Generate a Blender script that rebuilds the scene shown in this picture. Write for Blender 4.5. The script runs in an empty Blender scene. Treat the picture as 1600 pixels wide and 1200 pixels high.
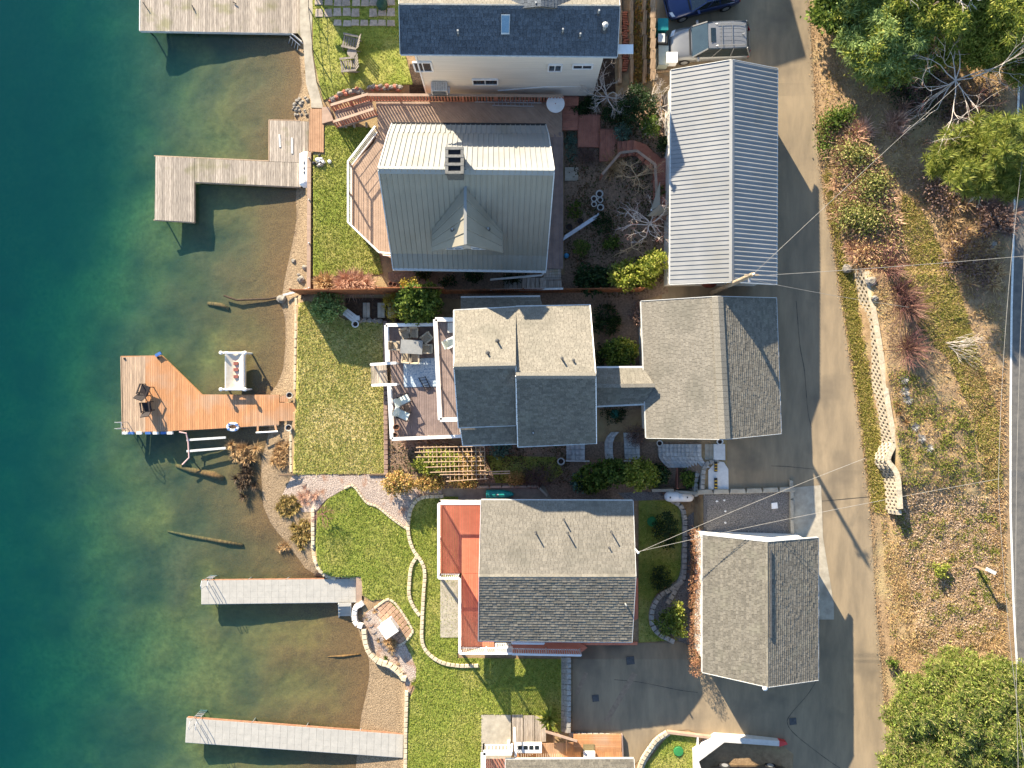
import bpy, math, random
import numpy as np
from mathutils import Vector, Matrix, noise as mnoise
SC = bpy.context.scene
COL = SC.collection
rnd = random.Random(11)
rng = np.random.default_rng(11)
# ---------------------------------------------------------------- camera, sky, sun, exposure
S, H = 0.042, 46.5            # metres per photo pixel at lake level, drone height above the lake
CX, CY = 800.0, 600.0
cam_d = bpy.data.cameras.new('drone_camera')
cam_d.sensor_width = 36.0
cam_d.lens = 36.0 * H / (2 * 800 * S)
cam_d.clip_end = 5000
cam = bpy.data.objects.new('drone_camera', cam_d)
cam.location = (0, 0, H)
COL.objects.link(cam)
SC.camera = cam
SUN_EL, SUN_AZ = math.radians(21.5), (-0.5, 0.866)      # towards the sun: up and left in the photo
wd = bpy.data.worlds.new('World'); SC.world = wd; wd.use_nodes = True
wn = wd.node_tree
bg = wn.nodes['Background']
sky = wn.nodes.new('ShaderNodeTexSky'); sky.sky_type = 'NISHITA'; sky.sun_disc = False
sky.sun_elevation = SUN_EL
sky.sun_rotation = math.atan2(SUN_AZ[0], SUN_AZ[1])
sky.air_density = 1.0; sky.dust_density = 0.3; sky.ozone_density = 2.0
wn.links.new(sky.outputs[0], bg.inputs[0]); bg.inputs[1].default_value = 0.095
sl = bpy.data.lights.new('sun', 'SUN'); sl.energy = 4.8; sl.angle = math.radians(0.53); sl.color = (1.0, 0.87, 0.665)
so = bpy.data.objects.new('sun', sl); COL.objects.link(so)
sdir = Vector((SUN_AZ[0] * math.cos(SUN_EL), SUN_AZ[1] * math.cos(SUN_EL), math.sin(SUN_EL)))
so.rotation_euler = sdir.to_track_quat('Z', 'Y').to_euler()
so.location = sdir * 60
SC.view_settings.view_transform = 'Standard'
SC.view_settings.look = 'None'
SC.view_settings.exposure = 1.75
SC.view_settings.gamma = 1.0
SC.view_settings.use_curve_mapping = False
SC.cycles.use_denoising = True
SC.cycles.max_bounces = 8
SC.cycles.transparent_max_bounces = 12
SC.cycles.volume_bounces = 2
SC.cycles.caustics_reflective = False; SC.cycles.caustics_refractive = False

# ---------------------------------------------------------------- helpers
def U(px, py, z):
    k = S * (1 - z / H)
    return Vector(((px - CX) * k, (CY - py) * k, z))
def pxl(n): return n * S
def lin(r, g, b):
    f = lambda c: (c / 255 / 12.92) if c <= 10 else ((c / 255 + .055) / 1.055) ** 2.4
    return (f(r), f(g), f(b), 1)

MATS = {}
def mat(name, c1, c2=None, scale=6.0, rough=0.85, bump=0.0, bscale=None, var=0.0, vsrc=None, c3=None, s3=1.0, t3=(.55, .7),
        metal=0.0, spec=0.3, stretch=None, detail=5.0, translucent=0.0, coat=0.0):
    """procedural material: two noise-mixed colours, an optional blotch colour, per-piece variation and bump"""
    if name in MATS: return MATS[name]
    m = bpy.data.materials.new(name); m.use_nodes = True
    nt = m.node_tree; N = nt.nodes; L = nt.links
    b = N['Principled BSDF']
    b.inputs['Roughness'].default_value = rough
    b.inputs['Metallic'].default_value = metal
    b.inputs['Specular IOR Level'].default_value = spec
    if coat: b.inputs['Coat Weight'].default_value = coat; b.inputs['Coat Roughness'].default_value = .05
    tc = N.new('ShaderNodeTexCoord')
    geo = N.new('ShaderNodeNewGeometry')
    src = geo.outputs['Position']
    if stretch:
        mp = N.new('ShaderNodeMapping'); mp.inputs['Scale'].default_value = stretch
        L.new(src, mp.inputs[0]); src = mp.outputs[0]
    nz = N.new('ShaderNodeTexNoise'); nz.inputs['Scale'].default_value = scale; nz.inputs['Detail'].default_value = detail
    nz.inputs['Roughness'].default_value = .62
    L.new(src, nz.inputs['Vector'])
    rp = N.new('ShaderNodeMapRange'); rp.inputs[1].default_value = .33; rp.inputs[2].default_value = .67
    L.new(nz.outputs[0], rp.inputs[0])
    mx = N.new('ShaderNodeMix'); mx.data_type = 'RGBA'
    mx.inputs[6].default_value = c1; mx.inputs[7].default_value = c2 or c1
    L.new(rp.outputs[0], mx.inputs[0])
    out = mx.outputs[2]
    if c3:
        n3 = N.new('ShaderNodeTexNoise'); n3.inputs['Scale'].default_value = s3; n3.inputs['Detail'].default_value = 4
        L.new(geo.outputs['Position'], n3.inputs['Vector'])
        r3 = N.new('ShaderNodeMapRange'); r3.inputs[1].default_value = t3[0]; r3.inputs[2].default_value = t3[1]
        L.new(n3.outputs[0], r3.inputs[0])
        m3 = N.new('ShaderNodeMix'); m3.data_type = 'RGBA'
        L.new(r3.outputs[0], m3.inputs[0]); L.new(out, m3.inputs[6]); m3.inputs[7].default_value = c3
        out = m3.outputs[2]
    if vsrc:
        if vsrc == 'object':
            oi = N.new('ShaderNodeObjectInfo'); rv = oi.outputs['Random']
        else:
            rv = geo.outputs['Random Per Island']
        vm = N.new('ShaderNodeMapRange'); vm.inputs[3].default_value = 1 - var; vm.inputs[4].default_value = 1 + var
        L.new(rv, vm.inputs[0])
        hs = N.new('ShaderNodeHueSaturation')
        L.new(vm.outputs[0], hs.inputs['Value']); L.new(out, hs.inputs['Color'])
        out = hs.outputs[0]
    L.new(out, b.inputs['Base Color'])
    if bump:
        nb = N.new('ShaderNodeTexNoise'); nb.inputs['Scale'].default_value = bscale or scale * 4; nb.inputs['Detail'].default_value = 4
        L.new(src, nb.inputs['Vector'])
        bp = N.new('ShaderNodeBump'); bp.inputs['Strength'].default_value = 1.0; bp.inputs['Distance'].default_value = bump
        L.new(nb.outputs[0], bp.inputs['Height']); L.new(bp.outputs[0], b.inputs['Normal'])
    if translucent:
        tr = N.new('ShaderNodeBsdfTranslucent'); L.new(out, tr.inputs[0])
        ms = N.new('ShaderNodeMixShader'); ms.inputs[0].default_value = translucent
        L.new(b.outputs[0], ms.inputs[1]); L.new(tr.outputs[0], ms.inputs[2])
        L.new(ms.outputs[0], N['Material Output'].inputs[0])
    MATS[name] = m
    return m

def leafmat(name, cols, translucent=.3, rough=.6, spec=.3):
    """foliage: each leaf (mesh island) takes its own tone from a ramp"""
    if name in MATS: return MATS[name]
    m = bpy.data.materials.new(name); m.use_nodes = True
    nt = m.node_tree; N = nt.nodes; L = nt.links
    b = N['Principled BSDF']; b.inputs['Roughness'].default_value = rough; b.inputs['Specular IOR Level'].default_value = spec
    geo = N.new('ShaderNodeNewGeometry')
    cr = N.new('ShaderNodeValToRGB')
    e = cr.color_ramp.elements
    while len(e) < len(cols): e.new(.5)
    for i, c in enumerate(cols):
        e[i].position = i / max(1, len(cols) - 1); e[i].color = c
    L.new(geo.outputs['Random Per Island'], cr.inputs[0])
    L.new(cr.outputs[0], b.inputs['Base Color'])
    if translucent:
        tr = N.new('ShaderNodeBsdfTranslucent'); L.new(cr.outputs[0], tr.inputs[0])
        ms = N.new('ShaderNodeMixShader'); ms.inputs[0].default_value = translucent
        L.new(b.outputs[0], ms.inputs[1]); L.new(tr.outputs[0], ms.inputs[2])
        L.new(ms.outputs[0], N['Material Output'].inputs[0])
    MATS[name] = m
    return m

ORIG = {}
def _link(o, parent, origin):
    COL.objects.link(o)
    if parent is not None:
        o.parent = parent
    ORIG[o.name] = origin
def tag(o, label=None, cat=None, group=None, kind=None):
    if label: o['label'] = label
    if cat: o['category'] = cat
    if group: o['group'] = group
    if kind: o['kind'] = kind
    return o
def thing(name, label, cat, loc, group=None):
    o = bpy.data.objects.new(name, None); o.empty_display_size = .3
    o.location = loc
    _link(o, None, Vector(loc))
    return tag(o, label, cat, group)
def origin_of(o): return ORIG[o.name]

class MB:
    """collects geometry in world coordinates, then builds one mesh object"""
    def __init__(s): s.v = []; s.f = []
    def quad(s, a, b, c, d):
        n = len(s.v); s.v += [tuple(a), tuple(b), tuple(c), tuple(d)]; s.f.append((n, n+1, n+2, n+3)); return s
    def poly(s, pts):
        n = len(s.v); s.v += [tuple(p) for p in pts]; s.f.append(tuple(range(n, n+len(pts)))); return s
    def prism(s, pts, dz):
        """pts: top outline (Vectors); extruded down by dz"""
        n = len(s.v); k = len(pts)
        s.v += [tuple(p) for p in pts] + [(p[0], p[1], p[2] - dz) for p in pts]
        s.f.append(tuple(range(n, n+k))); s.f.append(tuple(range(n+2*k-1, n+k-1, -1)))
        for i in range(k):
            j = (i+1) % k
            s.f.append((n+j, n+i, n+k+i, n+k+j))
        return s
    def slab(s, pts, t):
        """pts: planar outline; thickened along its normal (downwards side)"""
        nrm = (Vector(pts[1]) - Vector(pts[0])).cross(Vector(pts[-1]) - Vector(pts[0])).normalized()
        if nrm.z < 0: nrm = -nrm
        n = len(s.v); k = len(pts)
        s.v += [tuple(p) for p in pts] + [tuple(Vector(p) - nrm * t) for p in pts]
        s.f.append(tuple(range(n, n+k))); s.f.append(tuple(range(n+2*k-1, n+k-1, -1)))
        for i in range(k):
            j = (i+1) % k
            s.f.append((n+j, n+i, n+k+i, n+k+j))
        return s
    def box(s, c, size, rz=0.0, rx=0.0, ry=0.0):
        """box centred on c"""
        hx, hy, hz = size[0]/2, size[1]/2, size[2]/2
        R = Matrix.Rotation(rz, 3, 'Z') @ Matrix.Rotation(ry, 3, 'Y') @ Matrix.Rotation(rx, 3, 'X')
        n = len(s.v); c = Vector(c)
        for x in (-hx, hx):
            for y in (-hy, hy):
                for z in (-hz, hz):
                    s.v.append(tuple(c + R @ Vector((x, y, z))))
        s.f += [(n, n+1, n+3, n+2), (n+4, n+6, n+7, n+5), (n, n+4, n+5, n+1), (n+2, n+3, n+7, n+6), (n, n+2, n+6, n+4), (n+1, n+5, n+7, n+3)]
        return s
    def bar(s, a, b, w, h, up=Vector((0, 0, 1))):
        """box beam from a to b, w wide, h high, centred"""
        a = Vector(a); b = Vector(b); d = (b - a).normalized()
        sd = d.cross(up)
        if sd.length < 1e-4: sd = Vector((1, 0, 0))
        sd.normalize(); u = sd.cross(d)
        n = len(s.v)
        for p in (a, b):
            for i, j in ((-1, -1), (1, -1), (1, 1), (-1, 1)):
                s.v.append(tuple(p + sd * (w/2*i) + u * (h/2*j)))
        s.f += [(n, n+1, n+2, n+3), (n+7, n+6, n+5, n+4)]
        for i in range(4):
            j = (i+1) % 4
            s.f.append((n+i, n+4+i, n+4+j, n+j))
        return s
    def tube(s, pts, r, seg=6, cap=True):
        """tube along pts; r a number or one radius per point"""
        pts = [Vector(p) for p in pts]; n0 = len(s.v)
        rs = r if isinstance(r, (list, tuple)) else [r] * len(pts)
        ref = Vector((0.3, 0.2, 1)).normalized()
        for i, p in enumerate(pts):
            d = (pts[min(i+1, len(pts)-1)] - pts[max(i-1, 0)]).normalized()
            a = d.cross(ref)
            if a.length < 1e-3: a = d.cross(Vector((1, 0, 0)))
            a.normalize(); b = a.cross(d)
            for k in range(seg):
                t = 2*math.pi*k/seg
                s.v.append(tuple(p + (a*math.cos(t) + b*math.sin(t)) * rs[i]))
        for i in range(len(pts)-1):
            for k in range(seg):
                k2 = (k+1) % seg
                s.f.append((n0+i*seg+k, n0+i*seg+k2, n0+(i+1)*seg+k2, n0+(i+1)*seg+k))
        if cap:
            s.f.append(tuple(n0+k for k in range(seg))[::-1])
            s.f.append(tuple(n0+(len(pts)-1)*seg+k for k in range(seg)))
        return s
    def lathe(s, c, prof, seg=14, sx=1.0, sy=1.0):
        """prof: (radius, height) list revolved about the vertical through c"""
        n0 = len(s.v); c = Vector(c)
        for r, z in prof:
            for k in range(seg):
                t = 2*math.pi*k/seg
                s.v.append((c.x + r*sx*math.cos(t), c.y + r*sy*math.sin(t), c.z + z))
        for i in range(len(prof)-1):
            for k in range(seg):
                k2 = (k+1) % seg
                s.f.append((n0+i*seg+k, n0+i*seg+k2, n0+(i+1)*seg+k2, n0+(i+1)*seg+k))
        s.f.append(tuple(n0+k for k in range(seg))[::-1]); s.f.append(tuple(n0+(len(prof)-1)*seg+k for k in range(seg)))
        return s
    def build(s, name, m, parent=None, smooth=False, origin=None, label=None, cat=None, group=None, kind=None):
        if parent is not None: og = origin_of(parent); og_rel = Vector((0, 0, 0))
        elif origin is not None: og = Vector(origin)
        else:
            a = np.array(s.v); og = Vector(((a[:, 0].min()+a[:, 0].max())/2, (a[:, 1].min()+a[:, 1].max())/2, a[:, 2].min()))
        me = bpy.data.meshes.new(name)
        me.from_pydata([(x-og.x, y-og.y, z-og.z) for x, y, z in s.v], [], s.f)
        me.materials.append(m)
        if smooth:
            me.polygons.foreach_set('use_smooth', [True]*len(me.polygons))
        me.update()
        o = bpy.data.objects.new(name, me)
        if parent is None: o.location = og
        _link(o, parent, og)
        return tag(o, label, cat, group, kind)

def fast(name, V, F, m, parent=None, label=None, cat=None, group=None, kind=None, smooth=False):
    """numpy mesh: V (n,3) world, F (k,3|4)"""
    V = np.asarray(V, dtype=np.float32); F = np.asarray(F, dtype=np.int32)
    if parent is not None: og = np.array(origin_of(parent))
    else: og = np.array([(V[:, 0].min()+V[:, 0].max())/2, (V[:, 1].min()+V[:, 1].max())/2, V[:, 2].min()])
    me = bpy.data.meshes.new(name)
    k = F.shape[1]
    me.vertices.add(len(V)); me.vertices.foreach_set('co', (V - og.astype(np.float32)).ravel())
    me.loops.add(F.size); me.loops.foreach_set('vertex_index', F.ravel())
    me.polygons.add(len(F)); me.polygons.foreach_set('loop_start', np.arange(0, F.size, k, dtype=np.int32))
    me.polygons.foreach_set('loop_total', np.full(len(F), k, dtype=np.int32))
    if smooth: me.polygons.foreach_set('use_smooth', np.ones(len(F), dtype=bool))
    me.materials.append(m); me.update(calc_edges=True)
    o = bpy.data.objects.new(name, me)
    if parent is None: o.location = og
    _link(o, parent, Vector(og))
    return tag(o, label, cat, group, kind)

def inst(src_mesh, name, parent, world_loc, rot=(0, 0, 0), scale=(1, 1, 1)):
    """another object sharing mesh data (mesh modelled round its own origin)"""
    o = bpy.data.objects.new(name, src_mesh)
    base = origin_of(parent) if parent is not None else Vector((0, 0, 0))
    o.location = Vector(world_loc) - base; o.rotation_euler = rot; o.scale = scale
    _link(o, parent, Vector(world_loc))
    return o
def mesh_of(mb, name, m, smooth=False):
    me = bpy.data.meshes.new(name); me.from_pydata(mb.v, [], mb.f); me.materials.append(m)
    if smooth: me.polygons.foreach_set('use_smooth', [True]*len(me.polygons))
    me.update(); return me

def inpoly(P, poly):
    x, y = P[:, 0], P[:, 1]; r = np.zeros(len(P), bool); n = len(poly)
    j = n - 1
    for i in range(n):
        xi, yi = poly[i]; xj, yj = poly[j]
        c = ((yi > y) != (yj > y))
        with np.errstate(divide='ignore', invalid='ignore'):
            xx = (xj - xi) * (y - yi) / ((yj - yi) if yj != yi else 1e-9) + xi
        r ^= c & (x < xx); j = i
    return r
def scatter(poly, n):
    """n random photo-pixel points inside poly"""
    p = np.array(poly, float); lo, hi = p.min(0), p.max(0); out = np.zeros((0, 2))
    while len(out) < n:
        q = lo + rng.random((max(64, n*2), 2)) * (hi - lo)
        out = np.vstack([out, q[inpoly(q, poly)]])
    return out[:n]
def clip_half(poly, n, d):
    """keep the part of a 2-D polygon where dot(n,p) <= d"""
    out = []
    for i in range(len(poly)):
        a = poly[i]; b = poly[(i+1) % len(poly)]
        da = n[0]*a[0]+n[1]*a[1]-d; db = n[0]*b[0]+n[1]*b[1]-d
        if da <= 0: out.append(a)
        if (da < 0 < db) or (db < 0 < da):
            t = da/(da-db); out.append((a[0]+(b[0]-a[0])*t, a[1]+(b[1]-a[1])*t))
    return out
def resample(pts, step):
    """points every step along a polyline (2-D or 3-D), with tangents"""
    pts = [Vector(p) for p in pts]; out = []; carry = 0.0
    for a, b in zip(pts, pts[1:]):
        L = (b-a).length
        if L < 1e-6: continue
        t = carry
        while t < L:
            out.append((a + (b-a)*(t/L), (b-a).normalized())); t += step
        carry = t - L
    return out

# ---------------------------------------------------------------- terrain (heights given on photo-pixel columns and rows)
SHORE = [(-300, 470), (0, 472), (60, 474), (90, 474), (130, 478), (150, 473), (165, 465), (185, 466), (290, 470), (310, 468), (340, 470), (380, 463), (430, 452), (460, 447), (470, 444), (500, 452),
         (540, 452), (580, 448), (605, 437), (617, 425), (665, 427), (690, 423), (715, 415), (740, 414), (790, 417), (820, 430), (850, 455), (880, 478), (899, 490), (904, 552), (945, 555), (960, 557), (980, 565), (1005, 572),
         (1030, 583), (1060, 583), (1090, 577), (1120, 570), (1140, 568), (1200, 562), (1500, 540)]
BEACH = [(-300, 476), (0, 477), (90, 478), (130, 482), (150, 488), (230, 488), (457, 488), (463, 468), (480, 465), (610, 462), (617, 462), (665, 458), (740, 456), (745, 470), (790, 489), (850, 490), (880, 494), (899, 505), (904, 562),
         (945, 566), (960, 570), (1000, 592), (1030, 622), (1060, 634), (1200, 634), (1500, 634)]
ROWS = [(-300, [(480, .8), (640, 1.2), (960, 2.0), (1000, 2.6), (1026, 3.4), (1270, 3.6), (1330, 4.2), (1575, 5.0), (1900, 5.1)]),
        (0, [(480, .8), (640, 1.3), (960, 2.0), (1000, 2.6), (1026, 3.3), (1270, 3.48), (1330, 4.2), (1575, 5.0), (1900, 5.1)]),
        (130, [(480, .8), (640, 1.3), (960, 2.0), (1000, 2.4), (1026, 3.2), (1270, 3.42), (1330, 4.2), (1575, 5.0), (1900, 5.1)]),
        (150, [(480, .8), (640, .9), (880, 1.2), (940, 1.6), (1040, 3.0), (1272, 3.41), (1330, 4.2), (1575, 5.0), (1900, 5.1)]),
        (300, [(480, .8), (600, .9), (880, 1.2), (940, 1.5), (1045, 3.1), (1285, 3.3), (1330, 4.0), (1575, 5.0), (1900, 5.1)]),
        (415, [(480, .8), (600, .9), (880, 1.2), (940, 1.5), (1045, 3.1), (1305, 3.2), (1332, 3.5), (1352, 4.0), (1575, 5.0), (1900, 5.1)]),
        (430, [(480, .8), (600, .9), (880, 1.2), (940, 1.5), (1045, 3.1), (1307, 3.2), (1334, 3.3), (1356, 4.5), (1575, 5.0), (1900, 5.1)]),
        (470, [(480, .8), (600, .9), (930, 1.2), (1002, 2.6), (1030, 3.1), (1312, 3.2), (1342, 3.3), (1362, 4.5), (1575, 5.0), (1900, 5.1)]),
        (600, [(480, .75), (600, .8), (930, 1.2), (950, 1.3), (1005, 2.0), (1080, 3.0), (1135, 3.1), (1332, 3.2), (1363, 3.3), (1384, 4.5), (1575, 4.9), (1900, 5.0)]),
        (690, [(480, .75), (600, .8), (760, .9), (900, 1.0), (945, 1.2), (1025, 1.8), (1100, 3.05), (1345, 3.15), (1380, 3.3), (1400, 4.5), (1575, 4.8), (1900, 4.9)]),
        (735, [(480, .75), (600, .8), (760, .9), (900, 1.0), (980, 1.2), (1050, 1.8), (1088, 2.9), (1100, 3.05), (1352, 3.15), (1385, 3.3), (1403, 4.4), (1575, 4.7), (1900, 4.8)]),
        (765, [(480, .75), (600, .8), (760, .9), (980, 1.1), (1086, 1.5), (1094, 2.6), (1100, 3.0), (1358, 3.1), (1385, 3.2), (1402, 4.1), (1575, 4.6), (1900, 4.7)]),
        (800, [(490, .7), (600, .75), (760, .9), (1000, 1.1), (1085, 1.4), (1098, 2.6), (1104, 2.9), (1362, 3.1), (1390, 3.2), (1402, 3.6), (1575, 4.5), (1900, 4.6)]),
        (900, [(490, .7), (650, .75), (760, .9), (1000, 1.2), (1085, 1.6), (1098, 2.6), (1104, 2.8), (1285, 3.0), (1370, 3.0), (1575, 4.4), (1900, 4.5)]),
        (1000, [(590, .7), (650, .75), (860, .9), (980, 1.6), (1085, 1.9), (1098, 2.5), (1110, 2.7), (1285, 2.9), (1375, 3.0), (1575, 4.3), (1900, 4.4)]),
        (1030, [(620, .7), (868, .9), (878, .95), (892, 1.7), (1085, 2.2), (1110, 2.5), (1285, 2.85), (1378, 3.0), (1575, 4.3), (1900, 4.4)]),
        (1140, [(634, .7), (868, .9), (878, .95), (892, 1.7), (1085, 2.3), (1285, 2.8), (1383, 3.0), (1575, 4.3), (1900, 4.4)]),
        (1200, [(634, .7), (868, .9), (890, 1.1), (970, 1.7), (1010, 1.9), (1085, 2.2), (1285, 2.8), (1385, 3.0), (1575, 4.3), (1900, 4.4)]),
        (1500, [(634, .7), (868, .9), (890, 1.1), (970, 1.7), (1010, 1.9), (1085, 2.2), (1285, 2.8), (1385, 3.0), (1575, 4.3), (1900, 4.4)])]
_sy, _sx = zip(*SHORE); _by, _bx = zip(*BEACH)
gx = np.concatenate([[-20000, -4000, -900], np.arange(-300, 1905, 5), [2600, 8000, 20000]]).astype(float)
gy = np.concatenate([[-20000, -4000, -900], np.arange(-300, 1505, 5), [2200, 8000, 20000]]).astype(float)
def _heights():
    Z = np.zeros((len(gy), len(gx))); ry = [r[0] for r in ROWS]
    prof = [np.interp(gx, [p[0] for p in r[1]], [p[1] for p in r[1]]) for r in ROWS]
    for j, y in enumerate(gy):
        i = int(np.clip(np.searchsorted(ry, y) - 1, 0, len(ry) - 2))
        t = float(np.clip((y - ry[i]) / (ry[i+1] - ry[i]), 0, 1))
        land = prof[i] * (1 - t) + prof[i+1] * t
        sx = np.interp(y, _sy, _sx); bx = np.interp(y, _by, _bx)
        k = np.interp(y, [0, 300, 700, 950, 1200], [.95, 1.0, .85, .66, .6])
        sm = np.mean(np.interp(y + np.linspace(-150, 150, 31), _sy, _sx))
        wt = np.clip((sx - gx) / 110, 0, 1)
        d = np.maximum((sx - gx) * (1 - wt) + (sm - gx) * wt, 0) * k
        bed = -np.interp(d, [0, 30, 80, 150, 210, 270, 340, 460, 700], [0, .12, .26, .48, .8, 1.4, 2.4, 4.2, 6.5])
        beach = .32 * np.clip((gx - sx) / max(bx - sx, 1), 0, 1)
        Z[j] = np.where(gx < sx, bed, np.where(gx < bx, beach, land))
    return Z
GZ = _heights()
def _lumps():
    """uneven natural ground: lake bed and bank rise and dip, built ground stays flat"""
    for j, y in enumerate(gy):
        if not -300 <= y <= 1500: continue
        for i, x in enumerate(gx):
            if x < -100 or x > 1750: continue
            sx = np.interp(y, _sy, _sx)
            if x < sx - 8:
                a = .05 + .09 * min(1, (sx - x) / 200)
                GZ[j, i] += a * mnoise.noise((x*.02, y*.02, 0)) + .04 * mnoise.noise((x*.09, y*.09, 3)) * min(1, (sx-x)/60)
            elif x > 1395 and x < 1570:
                w = min(1, (x - 1395) / 25, (1570 - x) / 12)
                GZ[j, i] += w * (.10 * mnoise.noise((x*.03, y*.03, 7)) + .08 * mnoise.noise((x*.11, y*.11, 9)))
_lumps()
def hz(px, py):
    px = np.asarray(px, float); py = np.asarray(py, float)
    i = np.clip(np.searchsorted(gx, px, 'right') - 1, 0, len(gx)-2); j = np.clip(np.searchsorted(gy, py, 'right') - 1, 0, len(gy)-2)
    u = np.clip((px - gx[i]) / (gx[i+1] - gx[i]), 0, 1); v = np.clip((py - gy[j]) / (gy[j+1] - gy[j]), 0, 1)
    return GZ[j, i]*(1-u)*(1-v) + GZ[j, i+1]*u*(1-v) + GZ[j+1, i]*(1-u)*v + GZ[j+1, i+1]*u*v
def G(px, py, dz=0.0):
    return U(px, py, float(hz(px, py)) + dz)
def GA(P, dz=0.0):
    """many ground points: P (n,2) photo pixels -> (n,3)"""
    z = hz(P[:, 0], P[:, 1]) + dz
    k = S * (1 - z / H)
    return np.stack([(P[:, 0]-CX)*k, (CY-P[:, 1])*k, z], 1)

def sheet(name, poly, dz, m, step=5, parent=None, rough=0.0, label=None, cat=None, kind='structure', nscale=.25, seed=0):
    """a surface laid over the terrain inside a photo-pixel outline"""
    p = np.array(poly, float); x0, y0 = np.floor(p.min(0)/step)*step; x1, y1 = np.ceil(p.max(0)/step)*step
    xs = np.arange(x0, x1+step/2, step); ys = np.arange(y0, y1+step/2, step)
    idx = {}; V = []; F = []
    def vid(x, y):
        k = (round(x, 2), round(y, 2))
        if k not in idx:
            idx[k] = len(V); V.append(k)
        return idx[k]
    XX, YY = np.meshgrid(xs, ys)
    ins = inpoly(np.stack([XX.ravel(), YY.ravel()], 1) + 1e-4, poly).reshape(XX.shape)
    edges = [(poly[i], poly[(i+1) % len(poly)]) for i in range(len(poly))]
    ebox = np.array([[min(a[0], b[0]), max(a[0], b[0]), min(a[1], b[1]), max(a[1], b[1])] for a, b in edges])
    for j in range(len(ys)-1):
        for i in range(len(xs)-1):
            a, b, c, d = xs[i], xs[i+1], ys[j], ys[j+1]
            near = ((ebox[:, 0] <= b) & (ebox[:, 1] >= a) & (ebox[:, 2] <= d) & (ebox[:, 3] >= c)).any()
            if not near:
                if ins[j, i]: F.append([vid(a, d), vid(b, d), vid(b, c), vid(a, c)])
                continue
            q = list(map(tuple, poly))
            for n, dd in (((1, 0), b), ((-1, 0), -a), ((0, 1), d), ((0, -1), -c)):
                q = clip_half(q, n, dd)
                if len(q) < 3: break
            if len(q) >= 3:
                ar = sum(q[k][0]*q[(k+1) % len(q)][1]-q[(k+1) % len(q)][0]*q[k][1] for k in range(len(q)))
                if abs(ar) > .05:
                    ids = []
                    for k in (q if ar < 0 else q[::-1]):
                        t = vid(*k)
                        if t not in ids: ids.append(t)
                    if len(ids) >= 3: F.append(ids)
    P = np.array(V); W = GA(P, dz)
    if rough:
        for k in range(len(W)):
            W[k, 2] += rough * (mnoise.noise((P[k, 0]*nscale, P[k, 1]*nscale, seed)) + .6*mnoise.noise((P[k, 0]*nscale*2.3, P[k, 1]*nscale*2.3, seed+5)))
    mb = MB(); mb.v = [tuple(w) for w in W]; mb.f = [tuple(f) for f in F]
    return mb.build(name, m, parent, label=label, cat=cat, kind=kind, smooth=bool(rough))
# ---------------------------------------------------------------- ground, lake bed, lake
M_dirt = mat('dirt', lin(158, 133, 102), lin(130, 107, 81), 3.2, .95, .03, 14, c3=lin(160, 142, 104), s3=.5, t3=(.5, .7), detail=9)
def bed_material():
    m = bpy.data.materials.new('lake_bed'); m.use_nodes = True
    N = m.node_tree.nodes; L = m.node_tree.links; b = N['Principled BSDF']; b.inputs['Roughness'].default_value = .9
    geo = N.new('ShaderNodeNewGeometry'); sp = N.new('ShaderNodeSeparateXYZ'); L.new(geo.outputs['Position'], sp.inputs[0])
    def noise(sc, det=5):
        n = N.new('ShaderNodeTexNoise'); n.inputs['Scale'].default_value = sc; n.inputs['Detail'].default_value = det; n.inputs['Roughness'].default_value = .65
        L.new(geo.outputs['Position'], n.inputs[0]); return n.outputs[0]
    def rng_(src, a, b_):
        r = N.new('ShaderNodeMapRange'); r.inputs[1].default_value = a; r.inputs[2].default_value = b_; L.new(src, r.inputs[0]); return r.outputs[0]
    def mix(f, a, b_):
        x = N.new('ShaderNodeMix'); x.data_type = 'RGBA'; L.new(f, x.inputs[0])
        for s_, i in ((a, 6), (b_, 7)):
            if isinstance(s_, tuple): x.inputs[i].default_value = s_
            else: L.new(s_, x.inputs[i])
        return x.outputs[2]
    stones = mix(rng_(noise(2.6, 7), .28, .72), lin(84, 70, 46), lin(118, 98, 64))
    weed = mix(rng_(noise(.7), .36, .66), lin(94, 82, 48), lin(70, 64, 42))
    base = mix(rng_(noise(.22, 6), .38, .62), stones, weed)
    base = mix(rng_(noise(.13, 3), .46, .62), base, mix(rng_(noise(3, 6), .3, .7), lin(108, 90, 46), lin(146, 122, 68)))
    dv = N.new('ShaderNodeVectorMath'); dv.operation = 'DISTANCE'; dv.inputs[1].default_value = (-11.5, -17.0, -.5); L.new(geo.outputs['Position'], dv.inputs[0])
    dn = N.new('ShaderNodeMath'); dn.operation = 'MULTIPLY_ADD'; dn.inputs[1].default_value = 7.0; L.new(noise(.5, 5), dn.inputs[0]); L.new(dv.outputs['Value'], dn.inputs[2])
    base = mix(rng_(dn.outputs[0], 5.5, 10.5), mix(rng_(noise(2.2, 6), .3, .7), lin(128, 104, 50), lin(170, 140, 74)), base)      # sand bank off the lower beach
    shallow = mix(rng_(noise(14, 4), .35, .65), lin(82, 62, 38), lin(122, 96, 58))
    ma = N.new('ShaderNodeMath'); ma.operation = 'ADD'; n2 = noise(.9)
    sc = N.new('ShaderNodeMath'); sc.operation = 'MULTIPLY'; sc.inputs[1].default_value = .35; L.new(n2, sc.inputs[0])
    L.new(sp.outputs[2], ma.inputs[0]); L.new(sc.outputs[0], ma.inputs[1])
    col = mix(rng_(ma.outputs[0], -.22, .06), base, shallow)
    L.new(col, b.inputs['Base Color'])
    bp = N.new('ShaderNodeBump'); bp.inputs['Distance'].default_value = .03; L.new(noise(3, 5), bp.inputs['Height']); L.new(bp.outputs[0], b.inputs['Normal'])
    return m
M_bed = bed_material()
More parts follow.
